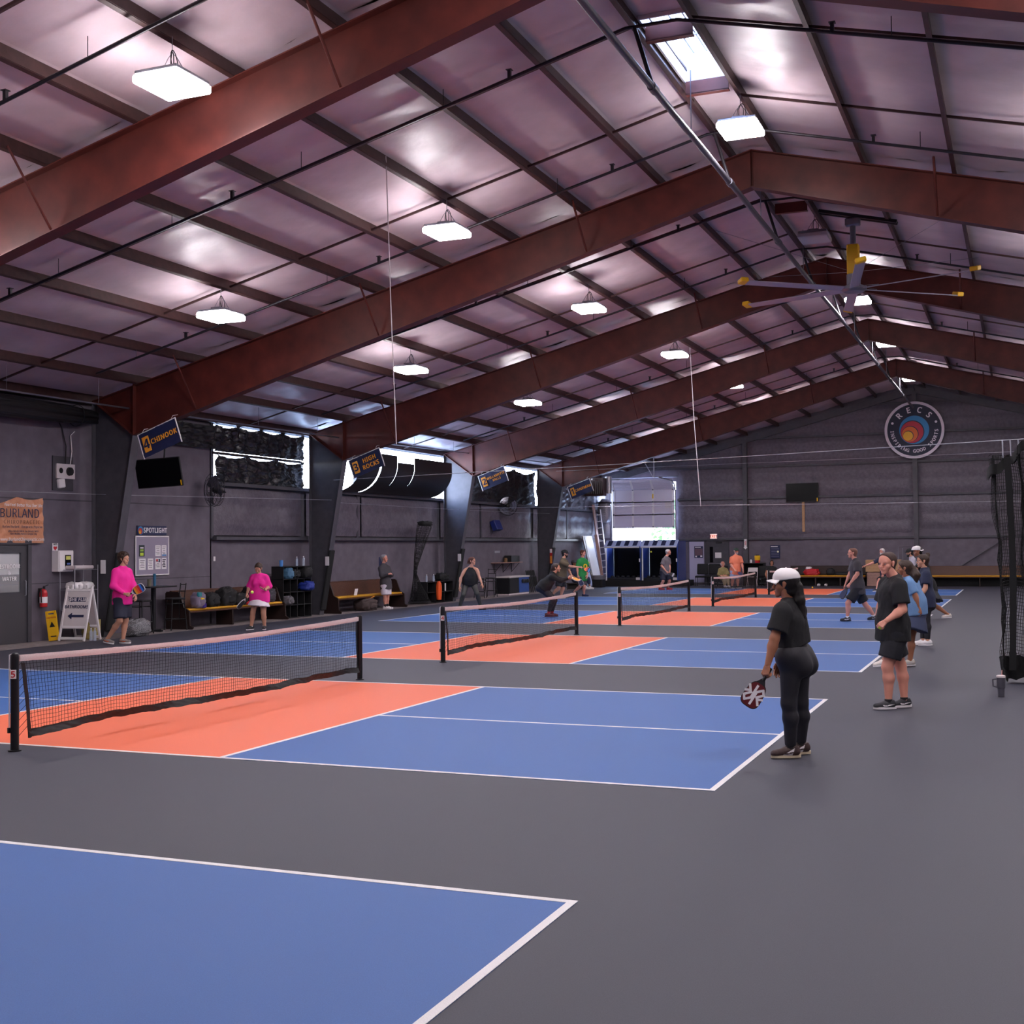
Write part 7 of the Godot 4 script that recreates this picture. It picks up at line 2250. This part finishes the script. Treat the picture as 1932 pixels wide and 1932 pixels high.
	J = {hd = Vector3(-0.476, 1.691, 0.047), nk = Vector3(-0.411, 1.544, 0.043), sl = Vector3(-0.451, 1.427, 0.200), sr = Vector3(-0.253, 1.435, -0.120), el = Vector3(-0.611, 1.219, 0.274), wl = Vector3(-0.801, 1.261, 0.335), er = Vector3(-0.349, 1.168, -0.167), wr = Vector3(-0.536, 1.143, -0.168), hl = Vector3(-0.236, 0.749, 0.111), hr = Vector3(-0.126, 0.755, -0.059), kl = Vector3(-0.434, 0.385, 0.211), kr = Vector3(-0.070, 0.358, -0.010), al = Vector3(-0.352, 0.086, 0.100), ar = Vector3(0.301, 0.100, -0.058), tl = Vector3(-0.551, 0.012, 0.098), tr = Vector3(0.073, 0.020, -0.021)}
	person("player in black with a backwards white cap lunging, behind the woman in navy", at, J, {f = Vector3(-0.85, 0, -0.5), look = Vector3(-1, -0.1, 0.0), b = 1.0, skin = M.skin_tan, style = "crop", hair = M.hair_dark, cap = M.white, cap_back = true, top = M.tee_black, sleeve = 0.7, hem = 0.1, cut = "skirt", bottom = M.shorts_black, leg = 0.72, flare = 0.07, shoe = M.shoe_offwhite, sole = M.white})
	# black cap man
	at = V(5.62, 0, 32.76)
	J = {hd = Vector3(-0.088, 1.596, 0.045), nk = Vector3(-0.021, 1.458, 0.041), sl = Vector3(-0.008, 1.374, 0.209), sr = Vector3(0.033, 1.370, -0.132), el = Vector3(-0.037, 1.085, 0.230), wl = Vector3(-0.242, 0.934, 0.276), er = Vector3(-0.029, 1.078, -0.170), wr = Vector3(-0.175, 0.924, -0.154), hl = Vector3(0.017, 0.859, 0.104), hr = Vector3(0.034, 0.856, -0.056), kl = Vector3(-0.045, 0.467, 0.113), kr = Vector3(0.064, 0.443, -0.068), al = Vector3(-0.025, 0.086, 0.083), ar = Vector3(0.119, 0.086, -0.097), tl = Vector3(-0.214, 0.012, 0.080), tr = Vector3(-0.037, 0.012, -0.100)}
	person("bearded man in a black cap and pale grey tee at the far right baseline", at, J, {f = Vector3(-0.95, 0, -0.2), look = Vector3(-1, -0.1, 0.0), b = 1.0, skin = M.skin, style = "crop", hair = M.hair_dark, beard = M.hair_dark, cap = M.black_matte, top = M.tee_pale, sleeve = 0.7, hem = 0.1, cut = "shorts", bottom = M.shorts_black, leg = 0.8, shoe = M.black, sole = M.white})
	# old man seated
	at = V(3.74, 0, 41.89)
	J = {hd = Vector3(0.015, 1.578, 0.044), nk = Vector3(0.034, 1.389, 0.039), sl = Vector3(0.129, 1.262, 0.135), sr = Vector3(-0.121, 1.263, -0.015), el = Vector3(0.186, 0.969, 0.207), wl = Vector3(0.013, 0.721, 0.280), er = Vector3(-0.390, 1.119, 0.031), wr = Vector3(-0.649, 1.038, 0.049), hl = Vector3(0.258, 0.587, 0.016), hr = Vector3(0.119, 0.586, -0.084), kl = Vector3(0.059, 0.472, 0.393), kr = Vector3(-0.166, 0.470, 0.233), al = Vector3(0.040, 0.086, 0.363), ar = Vector3(-0.297, 0.100, 0.303), tl = Vector3(-0.137, 0.012, 0.460), tr = Vector3(-0.546, 0.020, 0.359)}
	person("white-haired man in a dark tee sitting by the far wall with one arm stretched out", at, J, {f = Vector3(-0.75, 0, 0.65), look = Vector3(-0.8, 0, 0.6), b = 1.0, belly = 0.02, skin = M.skin_pink, style = "short", hair = M.hair_white, beard = M.hair_white, top = M.tee_navy, sleeve = 0.7, hem = 0.04, cut = "shorts", bottom = M.shorts_black, leg = 0.95, sock = M.white, sock_h = 0.1, shoe = M.shoe_black, sole = M.white})
	# pink man
	at = V(-8.17, 0, 11.00)
	J = {hd = Vector3(0.124, 1.730, 0.048), nk = Vector3(0.090, 1.568, 0.044), sl = Vector3(0.179, 1.478, -0.089), sr = Vector3(-0.014, 1.485, 0.192), el = Vector3(0.279, 1.196, -0.047), wl = Vector3(0.375, 1.007, 0.128), er = Vector3(-0.038, 1.187, 0.253), wr = Vector3(0.239, 1.027, 0.349), hl = Vector3(0.116, 0.883, -0.045), hr = Vector3(0.044, 0.890, 0.105), kl = Vector3(0.139, 0.484, -0.006), kr = Vector3(0.077, 0.485, 0.174), al = Vector3(0.072, 0.086, -0.048), ar = Vector3(-0.221, 0.103, 0.053), tl = Vector3(0.227, 0.012, -0.001), tr = Vector3(-0.158, 0.020, 0.080)}
	person("man in a bright pink long-sleeved top and navy shorts holding a rainbow paddle", at, J, {f = Vector3(0.85, 0, 0.55), look = Vector3(0.93, -0.02, 0.38), b = 1.03, skin = M.skin, style = "curly", hair = M.hair_brown, top = M.pink, top_label = "bright pink long-sleeved top", sleeve = 1.92, hem = 0.08, loose = 0.022, cut = "shorts", bottom = M.shorts_navy, leg = 0.88, gripr = "grip", gripl = "relax", handr = Vector3(0.9, -0.1, 0.3), shoe = M.shoe_grey, swoosh = M.orange_neon, sole = M.white})
	paddle("paddle with orange, red and blue stripes held by the man in pink", local_to_world(at, held.r), Basis(Vector3.UP, 0.3883) * Vector3(0.8, 0.45, 0.1), Basis(Vector3.UP, 0.3883) * Vector3(0.1, -0.1, 1), 0.2, 0.26, M.navy, M.white, [M.navy, M.gold, M.orange_neon, M.red, M.sky_blue, M.navy])
	# pink woman
	at = V(-7.78, 0, 15.41)
	J = {hd = Vector3(0.036, 1.449, 0.061), nk = Vector3(0.050, 1.311, 0.037), sl = Vector3(0.212, 1.247, 0.035), sr = Vector3(-0.101, 1.250, 0.035), el = Vector3(0.285, 1.034, 0.029), wl = Vector3(0.223, 0.954, 0.227), er = Vector3(-0.182, 1.050, 0.009), wr = Vector3(-0.221, 0.868, 0.124), hl = Vector3(0.144, 0.723, 0.020), hr = Vector3(-0.043, 0.725, 0.020), kl = Vector3(0.149, 0.400, 0.051), kr = Vector3(-0.102, 0.415, 0.042), al = Vector3(0.155, 0.086, -0.038), ar = Vector3(-0.149, 0.086, 0.002), tl = Vector3(0.161, 0.012, 0.120), tr = Vector3(-0.220, 0.012, 0.139)}
	person("woman in a bright pink top and white skirt looking down at a ball", at, J, {f = Vector3(-0.12, 0, 1), look = Vector3(-0.12, -0.42, 0.9), tilt = Vector3(0, 1, 0.3), b = 1.02, hips = 0.02, skin = M.skin, style = "tied", hair = M.hair_brown, top = M.pink, sleeve = 1.35, hem = 0.07, loose = 0.026, bust = 0.016, cut = "skirt", bottom = M.white_cloth, leg = 0.5, flare = 0.05, gripr = "grip", gripl = "open", handl = Vector3(-0.55, 0.35, 0.7), palml = Vector3(0, 1, 0.2), sock = M.white, sock_h = 0.08, shoe = M.shoe_black, sole = M.white})
	paddle("white-edged paddle held edge-on by the woman in pink", local_to_world(at, held.r), Basis(Vector3.UP, 0.3883) * Vector3(-0.62, -0.76, 0.2), Basis(Vector3.UP, 0.3883) * Vector3(0.7, -0.5, 0.35), 0.19, 0.25, M.tee_charcoal, M.white)
	# folded arms man
	at = V(-9.35, 0, 24.84)
	J = {hd = Vector3(-0.068, 1.580, 0.044), nk = Vector3(-0.102, 1.415, 0.040), sl = Vector3(0.032, 1.297, -0.094), sr = Vector3(-0.187, 1.287, 0.176), el = Vector3(0.140, 1.067, 0.010), wl = Vector3(-0.039, 1.106, 0.191), er = Vector3(-0.134, 1.042, 0.229), wr = Vector3(0.098, 1.106, 0.251), hl = Vector3(0.016, 0.721, -0.050), hr = Vector3(-0.068, 0.727, 0.090), kl = Vector3(0.015, 0.426, -0.038), kr = Vector3(-0.054, 0.415, 0.092), al = Vector3(0.011, 0.086, -0.057), ar = Vector3(-0.042, 0.086, 0.062), tl = Vector3(0.163, 0.012, -0.020), tr = Vector3(0.125, 0.012, 0.099)}
	person("grey-haired man with folded arms in a dark sweatshirt and white shorts", at, J, {f = Vector3(0.85, 0, 0.5), look = Vector3(0.95, 0.03, 0.3), b = 0.98, skin = M.skin_pink, style = "crop", hair = M.hair_grey, top = M.tee_charcoal, sleeve = 1.92, hem = 0.1, loose = 0.026, cut = "shorts", bottom = M.white_cloth, leg = 0.85, handr = Vector3(0.6, 0.1, -0.7), handl = Vector3(-0.9, 0.1, 0.3), sock = M.black, sock_h = 0.3, shoe = M.white, sole = M.white})
	# tank top woman
	at = V(-6.60, 0, 25.09)
	J = {hd = Vector3(0.048, 1.482, 0.092), nk = Vector3(-0.003, 1.321, 0.067), sl = Vector3(0.189, 1.239, 0.055), sr = Vector3(-0.181, 1.226, 0.054), el = Vector3(0.253, 0.998, 0.108), wl = Vector3(0.335, 0.808, 0.223), er = Vector3(-0.311, 0.970, 0.077), wr = Vector3(-0.343, 0.732, 0.141), hl = Vector3(0.070, 0.819, -0.037), hr = Vector3(-0.140, 0.821, -0.037), kl = Vector3(0.186, 0.503, 0.174), kr = Vector3(-0.232, 0.475, 0.153), al = Vector3(0.290, 0.086, -0.017), ar = Vector3(-0.355, 0.086, -0.018), tl = Vector3(0.453, 0.012, 0.100), tr = Vector3(-0.381, 0.012, 0.138)}
	person("woman in a black tank top and olive leggings crouching ready with bare arms", at, J, {f = Vector3(0.35, 0, 0.94), look = Vector3(0.85, 0.05, 0.5), b = 1.0, hips = 0.02, skin = M.skin, style = "tied", hair = M.hair_red, top = M.tee_black, tank = true, sleeve = 0.0, hem = 0.04, loose = 0.012, bust = 0.014, top_name = "tank_top", cut = "leggings", bottom = M.olive_dark, leg = 0.95, shoe = M.shoe_black, sole = M.black})
	# leaning woman
	at = V(-2.97, 0, 22.14)
	J = {hd = Vector3(0.213, 1.319, 0.037), nk = Vector3(0.140, 1.191, 0.033), sl = Vector3(0.145, 1.101, -0.129), sr = Vector3(0.091, 1.094, 0.191), el = Vector3(0.360, 0.998, -0.112), wl = Vector3(0.555, 1.044, 0.049), er = Vector3(0.318, 0.978, 0.207), wr = Vector3(0.538, 1.060, 0.110), hl = Vector3(-0.149, 0.774, -0.058), hr = Vector3(-0.181, 0.780, 0.102), kl = Vector3(0.165, 0.455, -0.067), kr = Vector3(0.116, 0.463, 0.113), al = Vector3(0.076, 0.086, -0.087), ar = Vector3(-0.030, 0.086, 0.083), tl = Vector3(0.232, 0.012, -0.081), tr = Vector3(0.054, 0.012, 0.099)}
	person("woman in black leaning forward with both arms out and red socks", at, J, {f = Vector3(1, 0, 0.1), look = Vector3(0.95, 0.12, 0.2), b = 1.05, hips = 0.03, skin = M.skin, style = "pony", hair = M.hair_brown, top = M.tee_black, sleeve = 1.9, hem = 0.04, loose = 0.016, bust = 0.014, cut = "leggings", bottom = M.leggings, leg = 0.86, sock = M.red, sock_h = 0.26, gripr = "grip", gripl = "grip", shoe = M.shoe_maroon, sole = M.shoe_maroon})
	paddle("flat gold-edged paddle held out by the leaning woman in black", local_to_world(at, held.r), Basis(Vector3.UP, 0.3883) * Vector3(0.6, -0.3, 0.75), Basis(Vector3.UP, 0.3883) * Vector3(0.1, 1, 0.25), 0.19, 0.25, M.gold, M.white)
	# olive man
	at = V(-6.63, 0, 33.12)
	J = {hd = Vector3(0.169, 1.636, 0.046), nk = Vector3(0.110, 1.463, 0.041), sl = Vector3(0.213, 1.344, -0.142), sr = Vector3(0.043, 1.331, 0.227), el = Vector3(0.306, 1.035, -0.131), wl = Vector3(0.411, 0.826, 0.063), er = Vector3(0.346, 1.176, 0.293), wr = Vector3(0.669, 1.155, 0.332), hl = Vector3(0.049, 0.729, -0.070), hr = Vector3(-0.035, 0.735, 0.111), kl = Vector3(0.081, 0.365, -0.010), kr = Vector3(-0.079, 0.391, 0.171), al = Vector3(0.004, 0.086, -0.100), ar = Vector3(-0.308, 0.158, 0.024), tl = Vector3(0.234, 0.012, -0.082), tr = Vector3(-0.233, 0.043, 0.061)}
	person("bearded man in olive tee and black cap reaching out with a striped paddle", at, J, {f = Vector3(0.95, 0, 0.2), look = Vector3(1, -0.02, 0.1), b = 1.12, belly = 0.02, skin = M.skin, style = "crop", hair = M.hair_dark, beard = M.hair_dark, cap = M.black_matte, top = M.tee_olive, sleeve = 0.8, hem = 0.1, loose = 0.034, cut = "shorts", bottom = M.shorts_black, leg = 0.8, gripr = "grip", handr = Vector3(1, -0.1, 0), sock = M.white, sock_h = 0.1, shoe = M.shoe_offwhite, sole = M.white})
	paddle("rainbow striped paddle at the end of the outstretched arm", local_to_world(at, held.r), Basis(Vector3.UP, 0.3883) * Vector3(0.9, -0.3, 0.1), Basis(Vector3.UP, 0.3883) * Vector3(0.2, 0.5, 0.85), 0.19, 0.25, M.navy, M.black, [M.gold, M.orange_neon, M.red, M.navy, M.sky_blue, M.navy])
	# green man
	at = V(-6.48, 0, 35.04)
	J = {hd = Vector3(0.055, 1.639, 0.046), nk = Vector3(0.034, 1.460, 0.041), sl = Vector3(0.177, 1.357, -0.042), sr = Vector3(-0.133, 1.342, 0.138), el = Vector3(0.233, 1.057, -0.020), wl = Vector3(0.202, 0.820, 0.123), er = Vector3(-0.177, 1.064, 0.170), wr = Vector3(-0.163, 0.826, 0.223), hl = Vector3(0.069, 0.698, -0.030), hr = Vector3(-0.057, 0.702, 0.080), kl = Vector3(0.080, 0.381, 0.071), kr = Vector3(-0.083, 0.385, 0.131), al = Vector3(0.084, 0.086, -0.059), ar = Vector3(-0.296, 0.181, -0.035), tl = Vector3(0.278, 0.012, 0.018), tr = Vector3(-0.303, 0.045, 0.061)}
	person("man in a green tee with a yellow letter holding a navy paddle", at, J, {f = Vector3(0.6, 0, 0.8), look = Vector3(0.7, -0.05, 0.7), b = 1.0, skin = M.skin_pink, style = "short", hair = M.hair_red, top = M.tee_green, sleeve = 0.75, hem = 0.1, loose = 0.028, cut = "shorts", bottom = M.tee_charcoal, leg = 0.8, gripr = "grip", shoe = M.navy, sole = M.shoe_black})
	paddle("navy paddle with white edge hanging from the hand of the man in green", local_to_world(at, held.r), Basis(Vector3.UP, 0.3883) * Vector3(0.4, -0.9, 0.1), Basis(Vector3.UP, 0.3883) * Vector3(0.1, 0.1, 1), 0.2, 0.25, M.navy, M.white)
	lettering(get_node("person_014") as Node3D, "O", 0.26, (J.sl + J.sr) * 0.5 + Vector3(0.1, -0.21, 0.2), Basis(Vector3.UP, 0.55), M.yellow, true, 0.03)
	# seated far man
	at = V(-9.37, 0, 42.69)
	J = {hd = Vector3(-0.107, 1.151, 0.032), nk = Vector3(-0.108, 0.963, 0.027), sl = Vector3(0.037, 0.843, -0.076), sr = Vector3(-0.209, 0.849, 0.144), el = Vector3(0.099, 0.586, 0.016), wl = Vector3(0.280, 0.469, 0.113), er = Vector3(-0.192, 0.570, 0.216), wr = Vector3(0.036, 0.477, 0.313), hl = Vector3(0.008, 0.397, -0.069), hr = Vector3(-0.070, 0.401, 0.071), kl = Vector3(0.517, 0.466, 0.073), kr = Vector3(0.342, 0.449, 0.263), al = Vector3(0.588, 0.086, 0.003), ar = Vector3(0.412, 0.086, 0.203), tl = Vector3(0.796, 0.012, 0.052), tr = Vector3(0.641, 0.012, 0.261)}
	person("person in jeans and a cap seated behind the man in green", at, J, {f = Vector3(0.85, 0, 0.5), look = Vector3(0.9, 0, 0.4), b = 1.0, skin = M.skin_tan, style = "crop", hair = M.hair_dark, cap = M.tee_charcoal, top = M.tee_navy, sleeve = 0.7, hem = 0.03, cut = "pants", bottom = M.denim, leg = 0.6, sock = M.white, sock_h = 0.2, shoe = M.white, sole = M.white})
	# grey tee man
	at = V(-5.27, 0, 42.54)
	J = {hd = Vector3(0.129, 1.614, 0.045), nk = Vector3(0.036, 1.433, 0.040), sl = Vector3(0.168, 1.317, -0.113), sr = Vector3(-0.100, 1.299, 0.206), el = Vector3(0.181, 1.021, -0.071), wl = Vector3(0.180, 0.819, 0.103), er = Vector3(-0.199, 1.029, 0.249), wr = Vector3(-0.009, 0.803, 0.343), hl = Vector3(0.040, 0.749, -0.059), hr = Vector3(-0.116, 0.753, 0.101), kl = Vector3(0.163, 0.385, 0.011), kr = Vector3(-0.135, 0.371, 0.210), al = Vector3(0.125, 0.086, -0.078), ar = Vector3(-0.234, 0.086, 0.063), tl = Vector3(0.323, 0.012, -0.041), tr = Vector3(-0.081, 0.012, 0.098)}
	person("white-haired man in grey tee and red shoes ready with a round-patterned paddle", at, J, {f = Vector3(0.9, 0, 0.4), look = Vector3(0.95, -0.02, 0.3), b = 1.06, belly = 0.015, skin = M.skin_pink, style = "crop", hair = M.hair_white, top = M.tee_grey, sleeve = 0.75, hem = 0.1, loose = 0.026, cut = "shorts", bottom = M.shorts_navy, leg = 0.85, gripr = "grip", gripl = "grip", sock = M.black, sock_h = 0.08, shoe = M.red, sole = M.red})
	paddle("black paddle with a white ring pattern held by the man in grey", local_to_world(at, held.r), Basis(Vector3.UP, 0.3883) * Vector3(0.85, -0.35, 0.2), Basis(Vector3.UP, 0.3883) * Vector3(0.2, 0.2, 1), 0.19, 0.24, M.black, M.black, [M.black, M.black, M.tee_pale, M.black])
	# salmon man
	at = V(-2.76, 0, 44.83)
	J = {hd = Vector3(0.062, 1.627, 0.046), nk = Vector3(0.037, 1.441, 0.040), sl = Vector3(0.251, 1.346, 0.008), sr = Vector3(-0.159, 1.327, 0.087), el = Vector3(0.308, 1.043, 0.049), wl = Vector3(0.334, 0.813, 0.143), er = Vector3(-0.194, 1.026, 0.129), wr = Vector3(-0.066, 0.819, 0.303), hl = Vector3(0.105, 0.719, -0.010), hr = Vector3(-0.092, 0.722, 0.050), kl = Vector3(0.109, 0.372, 0.070), kr = Vector3(-0.124, 0.351, 0.070), al = Vector3(0.126, 0.086, -0.048), ar = Vector3(-0.139, 0.086, 0.002), tl = Vector3(0.291, 0.012, 0.059), tr = Vector3(-0.072, 0.012, 0.138)}
	person("man in a salmon polo shirt, dark cap and pale shorts on the far court", at, J, {f = Vector3(0.3, 0, 0.95), look = Vector3(0.5, -0.1, 0.85), b = 1.14, belly = 0.03, skin = M.skin_pink, style = "short", hair = M.hair_grey, beard = M.hair_grey, cap = M.cap_green, top = M.salmon, sleeve = 0.8, hem = 0.12, loose = 0.03, cut = "shorts", bottom = M.denim_pale, leg = 0.85, gripr = "grip", shoe = M.shoe_black, sole = M.white})
	paddle("dark blue paddle held by the man in salmon", local_to_world(at, held.r), Basis(Vector3.UP, 0.3883) * Vector3(0.8, -0.5, 0.3), Basis(Vector3.UP, 0.3883) * Vector3(0.2, 0.5, 1), 0.19, 0.24, M.navy, M.red)
	# seated olive man
	at = V(-3.55, 0, 46.13)
	J = {hd = Vector3(-0.038, 1.051, 0.029), nk = Vector3(-0.040, 0.884, 0.025), sl = Vector3(0.132, 0.786, -0.008), sr = Vector3(-0.189, 0.790, 0.052), el = Vector3(0.179, 0.574, 0.116), wl = Vector3(0.002, 0.532, 0.315), er = Vector3(-0.253, 0.578, 0.136), wr = Vector3(-0.145, 0.510, 0.334), hl = Vector3(0.033, 0.453, -0.017), hr = Vector3(-0.115, 0.455, 0.013), kl = Vector3(0.099, 0.463, 0.433), kr = Vector3(-0.071, 0.441, 0.453), al = Vector3(0.143, 0.086, 0.422), ar = Vector3(-0.027, 0.086, 0.442), tl = Vector3(0.165, 0.012, 0.561), tr = Vector3(0.020, 0.012, 0.579)}
	person("bald older man in an olive shirt and khaki trousers seated by the far chairs", at, J, {f = Vector3(0.35, 0, 0.93), look = Vector3(0.3, 0, 0.95), b = 1.05, belly = 0.02, skin = M.skin_pink, style = "ring", hair = M.hair_white, top = M.tee_khaki, sleeve = 1.7, hem = 0.02, loose = 0.026, cut = "pants", bottom = M.khaki, leg = 0.93, shoe = M.white, sole = M.white})
	# seated woman
	at = V(-1.58, 0, 47.06)
	J = {hd = Vector3(0.010, 1.077, 0.030), nk = Vector3(0.008, 0.909, 0.025), sl = Vector3(0.175, 0.836, 0.023), sr = Vector3(-0.160, 0.839, 0.024), el = Vector3(0.232, 0.574, 0.076), wl = Vector3(0.069, 0.460, 0.273), er = Vector3(-0.266, 0.578, 0.056), wr = Vector3(-0.253, 0.390, 0.211), hl = Vector3(0.076, 0.454, 0.013), hr = Vector3(-0.068, 0.455, 0.013), kl = Vector3(0.034, 0.465, 0.443), kr = Vector3(-0.204, 0.467, 0.443), al = Vector3(0.036, 0.086, 0.403), ar = Vector3(-0.201, 0.086, 0.403), tl = Vector3(0.028, 0.012, 0.551), tr = Vector3(-0.256, 0.012, 0.551)}
	person("woman in black with sunglasses on her head seated against the far wall", at, J, {f = Vector3(0, 0, 1), look = Vector3(-0.1, 0.05, 1), b = 0.98, hips = 0.02, skin = M.skin_tan, style = "long", hair = M.hair_dark, top = M.tee_black, sleeve = 0.4, hem = 0.03, bust = 0.014, cut = "pants", bottom = M.shorts_navy, leg = 0.9, shoe = M.black, sole = M.black})
